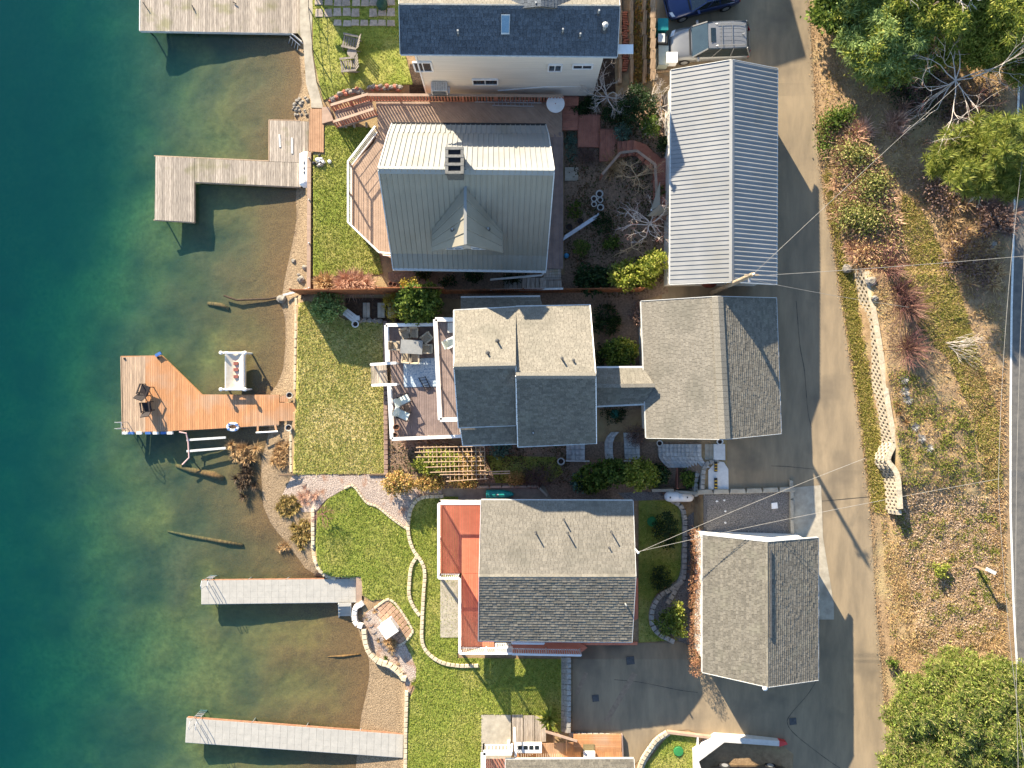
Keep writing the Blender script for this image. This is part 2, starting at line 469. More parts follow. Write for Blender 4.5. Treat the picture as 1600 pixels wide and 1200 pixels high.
def terrain_meshes():
    XX, YY = np.meshgrid(gx, gy); k = S * (1 - GZ / H)
    V = np.stack([(XX-CX)*k, (CY-YY)*k, GZ], -1).reshape(-1, 3)
    ny, nx = GZ.shape
    jj, ii = np.meshgrid(np.arange(ny-1), np.arange(nx-1), indexing='ij')
    a = (jj*nx+ii).ravel()
    F = np.stack([a+nx, a+nx+1, a+1, a], 1)
    cx_ = (gx[ii]+gx[ii+1]).ravel()/2; cy_ = (gy[jj]+gy[jj+1]).ravel()/2
    wet = cx_ < np.interp(cy_, _sy, _sx) + 3
    for name, sel, m in (('lake_bed', wet, M_bed), ('ground', ~wet, M_dirt)):
        f = F[sel]; u, inv = np.unique(f, return_inverse=True)
        fast(name, V[u], inv.reshape(f.shape), m, kind='structure', smooth=True)
terrain_meshes()

def water_material():
    m = bpy.data.materials.new('lake_water'); m.use_nodes = True
    N = m.node_tree.nodes; L = m.node_tree.links
    for n in list(N):
        if n.type == 'BSDF_PRINCIPLED': N.remove(n)
    out = N['Material Output']
    tr = N.new('ShaderNodeBsdfTransparent'); gl = N.new('ShaderNodeBsdfGlossy'); gl.inputs['Roughness'].default_value = .06
    lw = N.new('ShaderNodeLayerWeight'); lw.inputs[0].default_value = .5          # Schlick: 2 % face on, rising to grazing, both ways
    p5 = N.new('ShaderNodeMath'); p5.operation = 'POWER'; p5.inputs[1].default_value = 5; L.new(lw.outputs['Facing'], p5.inputs[0])
    fr = N.new('ShaderNodeMath'); fr.operation = 'MULTIPLY_ADD'; fr.inputs[1].default_value = .97; fr.inputs[2].default_value = .022; L.new(p5.outputs[0], fr.inputs[0])
    mx = N.new('ShaderNodeMixShader'); L.new(fr.outputs[0], mx.inputs[0]); L.new(tr.outputs[0], mx.inputs[1]); L.new(gl.outputs[0], mx.inputs[2])
    geo = N.new('ShaderNodeNewGeometry'); nz = N.new('ShaderNodeTexNoise'); nz.inputs['Scale'].default_value = 3.5; nz.inputs['Detail'].default_value = 3
    L.new(geo.outputs['Position'], nz.inputs[0])
    bp = N.new('ShaderNodeBump'); bp.inputs['Distance'].default_value = .006; L.new(nz.outputs[0], bp.inputs['Height'])
    L.new(bp.outputs[0], gl.inputs['Normal'])
    L.new(mx.outputs[0], out.inputs[0])
    vs = N.new('ShaderNodeVolumeScatter'); vs.inputs['Color'].default_value = (.03, .57, .60, 1); vs.inputs['Density'].default_value = .066
    va = N.new('ShaderNodeVolumeAbsorption'); va.inputs['Color'].default_value = (.12, .64, .67, 1); va.inputs['Density'].default_value = .64
    ad = N.new('ShaderNodeAddShader'); L.new(vs.outputs[0], ad.inputs[0]); L.new(va.outputs[0], ad.inputs[1])
    L.new(ad.outputs[0], out.inputs[1])
    return m
w = MB(); w.box((-420 + 2.5*0 - 13.0 + 10, 0, -7.0), (840, 1600, 14.0))
o_w = w.build('lake_water', water_material(), kind='structure')

# ---------------------------------------------------------------- laid surfaces
M_asph = mat('asphalt', lin(150, 133, 108), lin(124, 111, 92), .9, .9, .004, 60, c3=lin(106, 96, 82), s3=.33, t3=(.56, .74), detail=9, stretch=(1.6, .35, 1))
M_road = mat('road_asphalt', lin(112, 108, 102), lin(92, 90, 87), 3, .9, .004, 60)
M_conc = mat('concrete', lin(176, 168, 152), lin(150, 142, 128), 2.5, .85, .003, 30, c3=lin(128, 120, 106), s3=.7, t3=(.6, .8))
M_grav = mat('gravel', lin(140, 137, 134), lin(70, 68, 68), 16, .95, .05, 18)
M_gravp = mat('pink_gravel', lin(206, 188, 174), lin(112, 98, 88), 15, .95, .05, 16, c3=lin(150, 112, 88), s3=1.2, t3=(.55, .7))
M_beach = mat('beach_gravel', lin(166, 144, 116), lin(104, 88, 68), 12, .95, .05, 14)
M_lawnA = mat('lawn_green', lin(142, 150, 66), lin(106, 120, 44), 3.5, .95, .03, 22, c3=lin(158, 152, 84), s3=.45, t3=(.46, .66))
M_lawnB = mat('lawn_straw', lin(180, 170, 102), lin(132, 136, 62), 3, .95, .03, 22, c3=lin(196, 178, 122), s3=.4, t3=(.46, .64))
M_mulch = mat('mulch', lin(154, 128, 108), lin(108, 92, 76), 9, .95, .05, 20)
M_paint = mat('road_paint', lin(236, 234, 226), lin(206, 202, 192), 9, .8)

asph = [(1026, -290), (1262, -290), (1264, 0), (1270, 100), (1275, 200), (1286, 300), (1300, 380), (1315, 480), (1330, 580), (1345, 680), (1360, 800), (1369, 950), (1377, 1030), (1384, 1130), (1386, 1490),
        (1236, 1490), (1236, 1240), (1240, 1178), (1216, 1160), (1120, 1158), (1075, 1140), (1046, 1142), (990, 1196), (976, 1215), (970, 1172), (893, 1148), (893, 1006), (1000, 1005), (1070, 1003), (1098, 1040), (1100, 970), (1100, 762), (1136, 762), (1136, 686), (1100, 660), (1040, 560), (1034, 470), (1046, 300), (1046, 120), (1026, 112)]
sheet('driveway', asph, .02, M_asph, 5)
sheet('gravel_pad', [(1099, 771), (1233, 765), (1235, 850), (1099, 850)], .035, M_grav, 5)
sheet('concrete_apron', [(1238, 762), (1283, 758), (1286, 840), (1303, 945), (1303, 968), (1238, 968)], .036, M_conc, 5)
road = [(1594, -290), (1594, 0), (1590, 150), (1584, 300), (1579, 480), (1577, 640), (1577, 800), (1582, 950), (1588, 1060), (1596, 1200), (1610, 1490)]
sheet('road', road + [(1890, 1490), (1890, -290)], .03, M_road, 5)
ln = [(1592.5, -290), (1592.5, 0), (1588.5, 150), (1582.5, 300), (1577.5, 480), (1575.8, 640), (1575.8, 800), (1580.8, 950), (1587, 1060), (1595, 1200), (1609, 1490)]
sheet('road_edge_line', [(x+1.5, y) for x, y in ln] + [(x+4.8, y) for x, y in ln[::-1]], .036, M_paint, 5)
ys = list(range(-60, 1241, 12))
sheet('beach', [(float(np.interp(y, _sy, _sx))-6, y) for y in ys] + [(float(np.interp(y, _by, _bx))-.5, y) for y in ys[::-1]], .02, M_beach, 5, rough=.02)
sheet('gravel_path', [(457, 742), (600, 741), (642, 757), (692, 757), (690, 774), (650, 779), (643, 800), (640, 828), (590, 793), (573, 786), (553, 761), (540, 763), (510, 780), (492, 800), (472, 800), (440, 775)], .03, M_gravp, 5, rough=.015)
sheet('gravel_bed', [(566, 962), (590, 945), (606, 958), (640, 1020), (650, 1032), (650, 1060), (640, 1085), (628, 1060), (592, 1036), (572, 1006)], .03, M_gravp, 5, rough=.015)
sheet('garden_soil', [(882, 148), (1044, 148), (1044, 458), (1000, 470), (1000, 640), (935, 640), (935, 480), (770, 470), (610, 462), (606, 425), (860, 425), (882, 430)], .02, M_mulch, 5, rough=.02)
sheet('side_yard_soil', [(606, 688), (900, 690), (1095, 690), (1095, 765), (980, 785), (700, 775), (606, 745)], .015, M_mulch, 5, rough=.02)
sheet('shaded_bed', [(1019, 950), (1030, 930), (1048, 918), (1066, 905), (1070, 810), (1084, 800), (1086, 1010), (1066, 1004), (1050, 1000), (1028, 988)], .04, M_grav, 5)
M_dark = mat('dark_mulch', lin(84, 66, 52), lin(50, 40, 32), 8, .95, .05, 18)
sheet('planting_strip', [(640, 100), (960, 90), (962, 144), (640, 146)], .03, M_dark, 5, rough=.02)
LAWN_0 = [(488, -60), (618, -60), (632, 80), (645, 132), (600, 134), (520, 149), (505, 157), (489, 85)]
LAWN_A = [(508, 196), (584, 200), (560, 240), (552, 255), (552, 348), (592, 396), (598, 428), (489, 432), (489, 242), (508, 242)]
LAWN_B = [(466, 474), (480, 470), (540, 500), (600, 503), (602, 740), (458, 741), (460, 690), (463, 600), (465, 520)]
LAWN_C = [(541, 763), (553, 761), (573, 786), (590, 793), (640, 829), (641, 800), (648, 780), (680, 776), (716, 776), (716, 998), (714, 1028), (878, 1030), (878, 1145), (858, 1140), (800, 1117), (752, 1116), (752, 1260), (636, 1260), (638, 1095),
          (649, 1075), (651, 1045), (640, 1018), (622, 975), (610, 948), (598, 936), (580, 938), (567, 930), (565, 905), (506, 899), (496, 880), (493, 850), (496, 800), (512, 780)]
LAWN_E = [(998, 782), (1050, 782), (1070, 800), (1072, 850), (1066, 900), (1034, 920), (1018, 960), (1025, 985), (1060, 1000), (998, 1004)]
LAWN_S = [(760, 712), (868, 714), (880, 738), (862, 753), (775, 755)]
LAWN_D = [(1046, 1146), (1090, 1152), (1086, 1260), (1000, 1260), (1008, 1196)]
LAWNS = [(LAWN_0, M_lawnA, .6), (LAWN_A, M_lawnA, .25), (LAWN_B, M_lawnB, .85), (LAWN_C, M_lawnA, .45), (LAWN_E, M_lawnA, .2), (LAWN_S, M_lawnA, .2), (LAWN_D, M_lawnA, .4)]
for i, (pl, m, st) in enumerate(LAWNS):
    sheet('lawn', pl, .05, m, 2.5, rough=.02, nscale=.22, seed=i*3)
M_blade = leafmat('grass_blades', [lin(100, 114, 40), lin(126, 138, 54), lin(148, 154, 68), lin(176, 170, 98)], .35, .7)
M_bladeS = leafmat('straw_blades', [lin(100, 116, 44), lin(142, 146, 66), lin(182, 170, 100), lin(206, 186, 130)], .35, .7)
def blades(name, pts, m, label, hgt=(.04, .09), wid=.022, lean=.05, parent=None, dz=.045):
    n = len(pts); B = GA(pts, dz)
    a = rng.random(n)*6.283; w = wid*(.6+.8*rng.random(n)); h = hgt[0]+(hgt[1]-hgt[0])*rng.random(n)
    dx = np.cos(a)*w; dy = np.sin(a)*w
    l = rng.normal(0, lean, (n, 2))
    V = np.empty((n, 3, 3)); V[:, 0] = B; V[:, 1] = B; V[:, 2] = B
    V[:, 0, 0] -= dx; V[:, 0, 1] -= dy; V[:, 1, 0] += dx; V[:, 1, 1] += dy
    V[:, 2, :2] += l; V[:, 2, 2] += h
    return fast(name, V.reshape(-1, 3), np.arange(3*n).reshape(-1, 3), m, parent, label=label, cat='grass' if parent is None else None, kind='stuff')
for pl, m, st, cnt, lb in ((LAWN_0, M_blade, 0, 9000, 'green grass of the yard beside the upper seawall path'), (LAWN_A, M_blade, 0, 12000, 'lush green grass beside the octagonal deck'),
                           (LAWN_B, M_bladeS, 0, 30000, 'straw tinged grass in front of the white railed deck'), (LAWN_C, M_blade, 0, 46000, 'green grass with curved stone edging before the red deck')):
    blades('grass', scatter(pl, cnt), m, lb, (.03, .08), .03, .06)
blades('grass', np.vstack([scatter(LAWN_E, 4000), scatter(LAWN_S, 2500), scatter(LAWN_D, 4000)]), M_blade, 'small shaded grass plots behind the lake houses', (.03, .08), .03, .06)
# ---------------------------------------------------------------- building kit
M_sh_tan_lit = mat('shingle_tan_lit', lin(138, 132, 121), lin(112, 107, 97), 14, .95, .004, 60, var=.12, vsrc='island', c3=lin(112, 108, 98), s3=.55, t3=(.5, .72))  # sunny-side copy on two-toned roofs, sunlight put into the tan
M_sh_grey_shade = mat('shingle_grey_shade', lin(126, 120, 108), lin(98, 94, 86), 14, .95, .004, 60, var=.2, vsrc='island', c3=lin(116, 112, 100), s3=.9)  # shaded-side copy of the tan; also the plain grey of other roofs
M_sh_navy_shade = mat('shingle_navy_shade', lin(98, 104, 110), lin(68, 74, 82), 14, .95, .004, 60, var=.2, vsrc='island')  # same roof's shaded slope, blue shade put into the colour
M_deckb = mat('roof_board', lin(110, 104, 94), lin(90, 84, 76), 4)
M_white = mat('white_paint', lin(236, 234, 232), lin(224, 222, 218), 3, .55)
M_trim = mat('trim_grey', lin(204, 204, 200), lin(180, 180, 178), 5, .55)
M_cream = mat('cream_siding', lin(224, 214, 200), lin(212, 202, 187), 2, .8, .003, 4, stretch=(.2, .2, 6))
M_sidgrey = mat('grey_siding', lin(176, 172, 162), lin(158, 154, 144), 2, .8)
M_sidwht = mat('white_siding', lin(226, 222, 214), lin(208, 204, 198), 2, .7)
M_glass = mat('window_glass', lin(28, 36, 42), lin(40, 50, 56), 2, .08, spec=.6)
M_skylt = mat('skylight_glass', lin(110, 140, 160), lin(130, 156, 172), 2, .12, spec=.6)
M_metal_lit = mat('roof_steel_lit_tone', lin(146, 147, 144), lin(137, 138, 136), .8, .42, spec=.5, c3=lin(140, 138, 130), s3=.5)  # sunlit-slope tone of the one steel roof
M_metall = mat('roof_steel_long', lin(136, 137, 138), lin(124, 126, 128), .8, .5, spec=.3, c3=lin(124, 124, 122), s3=.3)
M_metal_shade = mat('roof_steel_shade_tone', lin(146, 139, 124), lin(136, 130, 116), .8, .42, spec=.5, c3=lin(130, 123, 108), s3=.35)  # same steel, toned separately for the shaded slope and dormer
M_black = mat('black_rubber', lin(30, 30, 32), lin(44, 44, 46), 8, .7)
M_pipe = mat('vent_pipe', lin(190, 190, 186), lin(150, 150, 148), 8, .4, metal=.3)
M_flash = mat('flashing', lin(84, 84, 84), lin(60, 60, 62), 6, .6)
M_brick = mat('chimney_stone', lin(120, 116, 110), lin(78, 76, 74), 9, .9, .02, 12)

def lerp(a, b, t): return a + (b - a) * t
def quadpt(e0, e1, r1, r0, u, v):
    return lerp(lerp(e0, e1, u), lerp(r0, r1, u), v)
def qnormal(e0, e1, r1, r0):
    n = (e1 - e0).cross(r0 - e0)
    if n.length < 1e-6: n = (e1 - r0).cross(r1 - r0)
    n.normalize()
    return n if n.z > 0 else -n
def shingles(parent, e0, e1, r1, r0, m, row=.15, tab=.32, thick=.022, seed=0):
    """courses of overlapping tabs over the slope e0-e1 (eave) to r0-r1 (ridge)"""
    rr = random.Random(seed)
    n = qnormal(e0, e1, r1, r0); V = []; F = []
    nr = max(2, int((((r0+r1)/2) - ((e0+e1)/2)).length / row))
    for j in range(nr):
        va, vb = j/nr, (j+1.15)/nr
        vb = min(vb, 1.0)
        a0 = lerp(e0, r0, va); a1 = lerp(e1, r1, va)
        L = (a1-a0).length
        if L < .1: continue
        x = -rr.random()*tab
        while x < L:
            w = tab*(.75+.5*rr.random()); u0 = max(0, x)/L; u1 = min(L, x+w-.012)/L
            x += w
            if u1 <= u0: continue
            t = thick*(.75+.6*rr.random())
            p = [quadpt(e0, e1, r1, r0, u0, va), quadpt(e0, e1, r1, r0, u1, va), quadpt(e0, e1, r1, r0, u1, vb), quadpt(e0, e1, r1, r0, u0, vb)]
            k = len(V)
            V += [p[0]+n*t, p[1]+n*t, p[2]+n*.003, p[3]+n*.003, p[0], p[1]]
            F += [(k, k+1, k+2, k+3), (k+4, k+5, k+1, k)]
    mb = MB(); mb.v = [tuple(v) for v in V]; mb.f = F
    return mb.build('shingles', m, parent, kind='stuff')
def roof_slope(T, e0, e1, r1, r0, m, kind='shingle', seed=0, row=.14, tab=.24, thick=.14, rib=.27, rh=.035, label=None, corr=False):
    mb = MB()
    if kind == 'shingle':
        pts = [e0, e1, r1, r0] if (r1-r0).length > .05 else [e0, e1, r1]
        dn = qnormal(e0, e1, r1, r0)*.06
        mb.slab([p_-dn for p_ in pts], thick-.05)
        o = mb.build('roof', M_deckb, T, label=label)
        shingles(o, e0, e1, r1, r0, m, row, tab, thick=.034 if m is M_sh_grey_shade else .02, seed=seed)
        return o
    n = qnormal(e0, e1, r1, r0); L = (e1-e0).length; N = max(2, int(L/rib))
    prof = []
    for i in range(N):
        a = i/N; w = 1/N
        if corr: prof += [(a, 0), (a+w*.44, 0)] + [(a+w*(.44+.56*k/6), rh*math.sin(math.pi*k/6)) for k in range(1, 6)]
        else: prof += [(a, 0), (a+w*.78, 0), (a+w*.80, rh), (a+w*.94, rh), (a+w*.96, 0)]
    prof.append((1, 0))
    V = []
    for u, h in prof:
        V += [tuple(lerp(e0, e1, u)+n*h), tuple(lerp(r0, r1, u)+n*h)]
    F = [(2*i, 2*i+2, 2*i+3, 2*i+1) for i in range(len(prof)-1)]
    k = len(V); V += [tuple(e0-n*.08), tuple(e1-n*.08), tuple(r1-n*.08), tuple(r0-n*.08)]
    F += [(k+3, k+2, k+1, k), (0, 1, k+3, k), (2*len(prof)-2, k+1, k+2, 2*len(prof)-1)]
    mb.v = V; mb.f = F
    return mb.build('roof', m, T, label=label)
def trim_line(T, name, a, b, w, h, m, parent=None):
    return MB().bar(a, b, w, h).build(name, m, parent or T)
def gable(name, label, cat, e0L, e0R, e1R, e1L, rL, rR, zb, m0, m1, wallm, kind='shingle', oh=.4, row=.14, rib=.27, trims=M_trim, gut=True, seed=0, walls=True, rh=.035, thick=.14, corr=False, gw=.07):
    """a gabled building from its eave corners (side 0 and side 1) and ridge ends, all Vectors"""
    c = (e0L+e0R+e1R+e1L)/4
    T = thing(name, label, cat, (c.x, c.y, zb))
    T_roof0 = roof_slope(T, e0L, e0R, rR, rL, m0, kind, seed, row, rib=rib, rh=rh*(.6 if corr else 1), thick=thick)
    T_roof1 = roof_slope(T, e1R, e1L, rL, rR, m1, kind, seed+1, row, rib=rib, rh=rh, thick=thick, corr=corr)
    up = Vector((0, 0, .03))
    cap = MB()
    d = (rR-rL).normalized()
    if kind == 'shingle':
        L = (rR-rL).length; n = int(L/.3)
        s0 = (e0L-rL); s0 = (s0 - d*s0.dot(d)).normalized(); s1 = (e1L-rL); s1 = (s1 - d*s1.dot(d)).normalized()
        for i in range(n):
            p = rL + d*(L*i/n); q = rL + d*(L*(i+1.1)/n if i < n-1 else L)
            u1 = up*1.3; u2 = up*.8
            cap.quad(p+s0*.16+u1*.6, p+u1*1.2, q+u2*1.2, q+s0*.16+u2*.6); cap.quad(p+u1*1.2, p+s1*.16+u1*.6, q+s1*.16+u2*.6, q+u2*1.2)
        cap.build('ridge_cap', m0, T_roof0, kind='stuff')
    else:
        s0 = (e0L-rL); s0 = (s0 - d*s0.dot(d)).normalized(); s1 = (e1L-rL); s1 = (s1 - d*s1.dot(d)).normalized()
        u = up*2
        cap.quad(rL+s0*.16+u, rL+u*1.2, rR+u*1.2, rR+s0*.16+u); cap.quad(rL+u*1.2, rL+s1*.16+u, rR+s1*.16+u, rR+u*1.2)
        cap.build('ridge_cap', m0, T_roof0)
    if gut:
        for a, b, o in ((e0L, e0R, T_roof0), (e1L, e1R, T_roof1)):
            cc = (c - (a+b)/2); out = -Vector((cc.x, cc.y, 0)).normalized()
            trim_line(T, 'gutter', a+out*.03-Vector((0, 0, .06)), b+out*.03-Vector((0, 0, .06)), .06, .11, trims, o)
        for a, b, o in ((e0L, rL, T_roof0), (e0R, rR, T_roof0), (e1L, rL, T_roof1), (e1R, rR, T_roof1)):
            sgn = -d if (a-e0L).length < .01 or (a-e1L).length < .01 else d
            trim_line(T, 'fascia', a+sgn*.025-Vector((0, 0, .06)), b+sgn*.025-Vector((0, 0, .06)), .03, .2, trims, o)
    if walls:
        a0 = (e0R-e0L).normalized()
        def inset(p, q, r_):      # pull a corner in along both sides
            return p + (q-p).normalized()*oh + (r_-p).normalized()*oh
        f = [inset(e0L, e0R, e1L), inset(e0R, e0L, e1R), inset(e1R, e1L, e0R), inset(e1L, e1R, e0L)]
        ze = (e0L.z+e0R.z+e1L.z+e1R.z)/4; zt = ze - .04; zr = (rL.z+rR.z)/2
        for i in range(4):
            p, q = f[i], f[(i+1) % 4]
            th = .14; cc = c-(p+q)/2; inn = Vector((cc.x, cc.y, 0)); 
            e = (q-p).normalized(); nn = Vector((-e.y, e.x, 0)); nn = nn if nn.dot(inn) > 0 else -nn
            p = p + e*(th if i % 2 else 0); q = q - e*(th if i % 2 else 0)
            zt_ = zt if i in (0, 2) else ze
            b = MB()
            base = [Vector((p.x, p.y, zt_)), Vector((q.x, q.y, zt_)), Vector((q.x, q.y, zt_))+nn*th, Vector((p.x, p.y, zt_))+nn*th]
            if i in (0, 2):
                b.prism(base if True else base, zt_-zb)
            else:
                mid = (p+q)/2
                r_ = rR if i == 1 else rL
                t = max(.2, min(.8, (Vector((r_.x, r_.y, 0))-Vector((p.x, p.y, 0))).dot(e)/(q-p).length))
                pk = lerp(p, q, t)
                zz = zr - .3
                o5 = [Vector((p.x, p.y, zb)), Vector((q.x, q.y, zb)), Vector((q.x, q.y, ze-.04)), Vector((pk.x, pk.y, zz)), Vector((p.x, p.y, ze-.04))]
                k = len(b.v); b.v += [tuple(v) for v in o5] + [tuple(v+nn*th) for v in o5]
                b.f += [(k, k+1, k+2, k+3, k+4), (k+9, k+8, k+7, k+6, k+5)] + [(k+j, k+5+j, k+5+(j+1) % 5, k+(j+1) % 5) for j in range(5)]
            b.build('wall', wallm, T)
        T_f = f
    return T
def window(T, c, wdt, hgt, nrm, frame=M_white, glass=M_glass, split=True):
    """framed window on a wall: c centre, nrm outward (unit, horizontal)"""
    n = Vector(nrm); s = n.cross(Vector((0, 0, 1))).normalized(); u = Vector((0, 0, 1)); c = Vector(c)+n*.03
    b = MB()
    for a, d in ((c-s*wdt/2-u*hgt/2, c-s*wdt/2+u*hgt/2), (c+s*wdt/2-u*hgt/2, c+s*wdt/2+u*hgt/2), (c-s*wdt/2+u*hgt/2, c+s*wdt/2+u*hgt/2), (c-s*wdt/2-u*hgt/2, c+s*wdt/2-u*hgt/2)):
        b.bar(a, d, .09, .09, up=n)
    if split: b.bar(c-u*hgt/2, c+u*hgt/2, .05, .06, up=n)
    w_ = b.build('window', frame, T)
    g = MB(); p = c - n*.01
    g.slab([p-s*wdt/2-u*hgt/2, p+s*wdt/2-u*hgt/2, p+s*wdt/2+u*hgt/2, p-s*wdt/2+u*hgt/2], .01)
    g.build('pane', glass, w_)
    return w_
def vent(T, p, h=.35, r=.05, m=None, cap=False):
    mb = MB(); mb.lathe(p-Vector((0, 0, .1)), [(r, 0), (r, h+.1), (r*.7, h+.1)], 8)
    if cap: mb.lathe(p+Vector((0, 0, h)), [(r*1.8, -.05), (r*1.8, .02), (.01, .08)], 8)
    o = mb.build('vent_pipe', m or M_pipe, T)
    MB().lathe(p-Vector((0, 0, .02)), [(r*2.6, -.02), (r*1.4, .06)], 8).build('flashing', M_flash, o)
    return o
def onplane(px, py, a, b, c):
    """point of the plane through a,b,c seen at a photo pixel"""
    n = (b-a).cross(c-a); o = Vector((0, 0, H)); d = U(px, py, 0) - o
    return o + d * ((a-o).dot(n)/d.dot(n))

# ---------------------------------------------------------------- house at the top: navy shingles with shade in their colour, cream wall
zE, zR = 8.5, 9.7
h0 = [U(626, 84, zE), U(964, 88, zE), U(968, 10, zR), U(624, 8, zR)]
back = lambda p, q: Vector((p.x, 2*q.y-p.y, p.z))
T0 = gable('lake_house', 'cream sided house with dark blue shaded roof and skylight at the top edge', 'house', h0[0], h0[1], back(h0[1], h0[2]), back(h0[0], h0[3]), h0[3], h0[2], 1.9, M_sh_navy_shade, M_sh_tan_lit, M_cream, oh=.55, row=.17, seed=3)
wy = h0[0].y + .55
for px_, py_, z, ww, hh in ((661, 103, 5.9, 1.0, 1.15), (867, 105, 6.0, .75, .8), (910, 103, 6.3, 1.1, .5), (758, 127, 3.0, 1.5, .7)):
    k = wy; 
    # find x on the wall plane
    zz = H - (wy/S)*H/(600-py_) if True else z
    wl = lambda z_: lerp(h0[0], h0[1], (U(px_, py_, z_).x-h0[0].x)/(h0[1].x-h0[0].x)).y + .55
    zz = H*(1 - wy/(S*(600-py_)))
    for _ in range(4): zz = H*(1 - wl(zz)/(S*(600-py_)))
    window(T0, Vector((U(px_, py_, zz).x, wl(zz)-.02, zz)), ww, hh, (0, -1, 0))
sk = [onplane(x, y, h0[0], h0[1], h0[2]) for x, y in ((783, 56), (796, 56), (797, 25), (783, 25))]
o = MB().slab([p+Vector((0, 0, .16)) for p in sk], .2).build('skylight', M_trim, T0)
n = qnormal(*sk); cc = sum(sk, Vector())/4
MB().slab([lerp(p, cc, .16)+Vector((0, 0, .17))+n*.01 for p in sk], .01).build('pane', M_skylt, o)
for x, y, hh in ((716, 53, .4), (837, 9, .35), (879, 50, .35), (906, 57, .35), (935, 21, .35)):
    vent(T0, onplane(x, y, h0[0], h0[1], h0[2]), hh)
p = onplane(944, 46, h0[0], h0[1], h0[2])
o = vent(T0, p, .5, .09, cap=True)
# cross gable rising at the ridge
z2 = 9.35
g0 = U(845, 1, zR+.15); 
pk = Vector((g0.x, h0[3].y-.25, zR+.35)); bk = Vector((g0.x, h0[3].y+4, zR+.35))
for sx_, i in ((-1.55, 0), (1.55, 1)):
    a = Vector((g0.x+sx_, h0[3].y-.1, zR-.25)); b = Vector((g0.x+sx_, h0[3].y+4, zR-.25))
    roof_slope(T0, a if i == 0 else b, b if i == 0 else a, bk if i == 0 else pk, pk if i == 0 else bk, M_sh_navy_shade, seed=40+i, row=.17)
# soffit band and downspout
MB().box((h0[0].x+6.4, wy+.02-.25, zE-.16), (12.2, .5, .05)).build('soffit', M_white, T0)
MB().tube([(h0[0].x+.62, wy-.05, zE-.2), (h0[0].x+.62, wy-.05, 2.1), (h0[0].x+.75, wy-.3, 1.95)], .05, 6).build('downspout', M_white, T0)
a = U(772, 128, 2.9); 
MB().tube([(U(778, 128, 2.5).x, wy-.08, 2.6), (U(850, 124, 3.0).x, wy-.08, 3.2), (U(925, 122, 3.3).x, wy-.08, 3.3)], .05, 6).build('drain_pipe', M_white, T0)
# wall mounted cooling unit
uc = Vector((U(686, 117, 3.8).x, wy-.32, 3.4))
T = thing('cooling_unit', 'grey louvred cooling unit hung on the cream wall near its corner', 'cooling unit', uc-Vector((0, 0, .45)))
o = MB().box(uc, (.95, .55, .8)).build('case', M_trim, T)
for i in range(7): MB().box(uc+Vector((0, -.285, -.3+i*.1)), (.84, .02, .05), rx=.5).build('louvre', M_flash, o)
for i in range(6): MB().box(uc+Vector((-.36+i*.14, 0, .405)), (.09, .46, .02)).build('top_slat', M_pipe, o)
MB().box(uc+Vector((0, .05, -.45)), (1.15, .6, .08)).build('bracket', M_white, T)

# ---------------------------------------------------------------- steep metal roofed house with dormer
zR, zK, zN, zS = 9.5, 5.1, 4.6, 4.6
rL, rR = U(591, 264, zR), U(866, 267, zR)
nkL, nkR = U(607, 207.5, zK), U(857, 209.5, zK); neL, neR = U(612, 194, zN), U(853, 196, zN)
skL, skR = U(611, 396, zK), U(855, 400, zK); seL, seR = U(614, 419, zS), U(853, 423, zS)
c = (rL+rR)/2
TA = thing('lake_house', 'steep grey metal roofed house with dormer and octagonal deck', 'house', (c.x, c.y, 1.0))
RN = roof_slope(TA, nkL, nkR, rR, rL, M_metal_lit, 'metal', rib=.29, rh=.05)
roof_slope(TA, neL, neR, nkR, nkL, M_metal_lit, 'metal', rib=.29, rh=.05)
RS = roof_slope(TA, skR, skL, rL, rR, M_metal_shade, 'metal', rib=.29, rh=.05)
roof_slope(TA, seR, seL, skL, skR, M_metal_shade, 'metal', rib=.29, rh=.05)
u = Vector((0, 0, .05))
MB().quad(rL+Vector((0, .2, -.2))+u, rL+u, rR+u, rR+Vector((0, .2, -.2))+u).quad(rL+u, rL+Vector((0, -.2, -.2))+u, rR+Vector((0, -.2, -.2))+u, rR+u).build('ridge_cap', M_metal_lit, RN)
for a, b in ((rL, nkL), (nkL, neL), (rL, skL), (skL, seL), (rR, nkR), (nkR, neR), (rR, skR), (skR, seR)):
    MB().bar(a-Vector((0, 0, .08)), b-Vector((0, 0, .08)), .06, .22).build('fascia', M_trim, TA)
trim_line(TA, 'gutter', neL+Vector((0, .06, -.05)), neR+Vector((0, .06, -.05)), .13, .11, M_black)
trim_line(TA, 'gutter', seL+Vector((0, -.06, -.05)), seR+Vector((0, -.06, -.05)), .13, .11, M_trim)
for xa, nm in ((skL.x+.6, -1), (skR.x-.6, 1)):            # end walls (gable pentagon)
    b = MB(); pts = [(seL.y+.7, 1.0), (neL.y-.7, 1.0), (neL.y-.7, zN+.2), (nkL.y-.25, zK-.1), (rL.y, zR-.3), (skL.y+.25, zK-.1), (seL.y+.7, zS+.2)]
    k = len(pts); b.v = [(xa, y, z) for y, z in pts] + [(xa-nm*.15, y, z) for y, z in pts]
    b.f = [tuple(range(k)), tuple(range(2*k-1, k-1, -1))] + [(i, k+i, k+(i+1) % k, (i+1) % k) for i in range(k)]
    b.build('wall', M_cream, TA)
for y in (seL.y+.7, neL.y-.85):
    MB().box(((skL.x+skR.x)/2, y+.07, 2.6), (skR.x-skL.x-1.5, .15, 3.2)).build('wall', M_cream, TA)
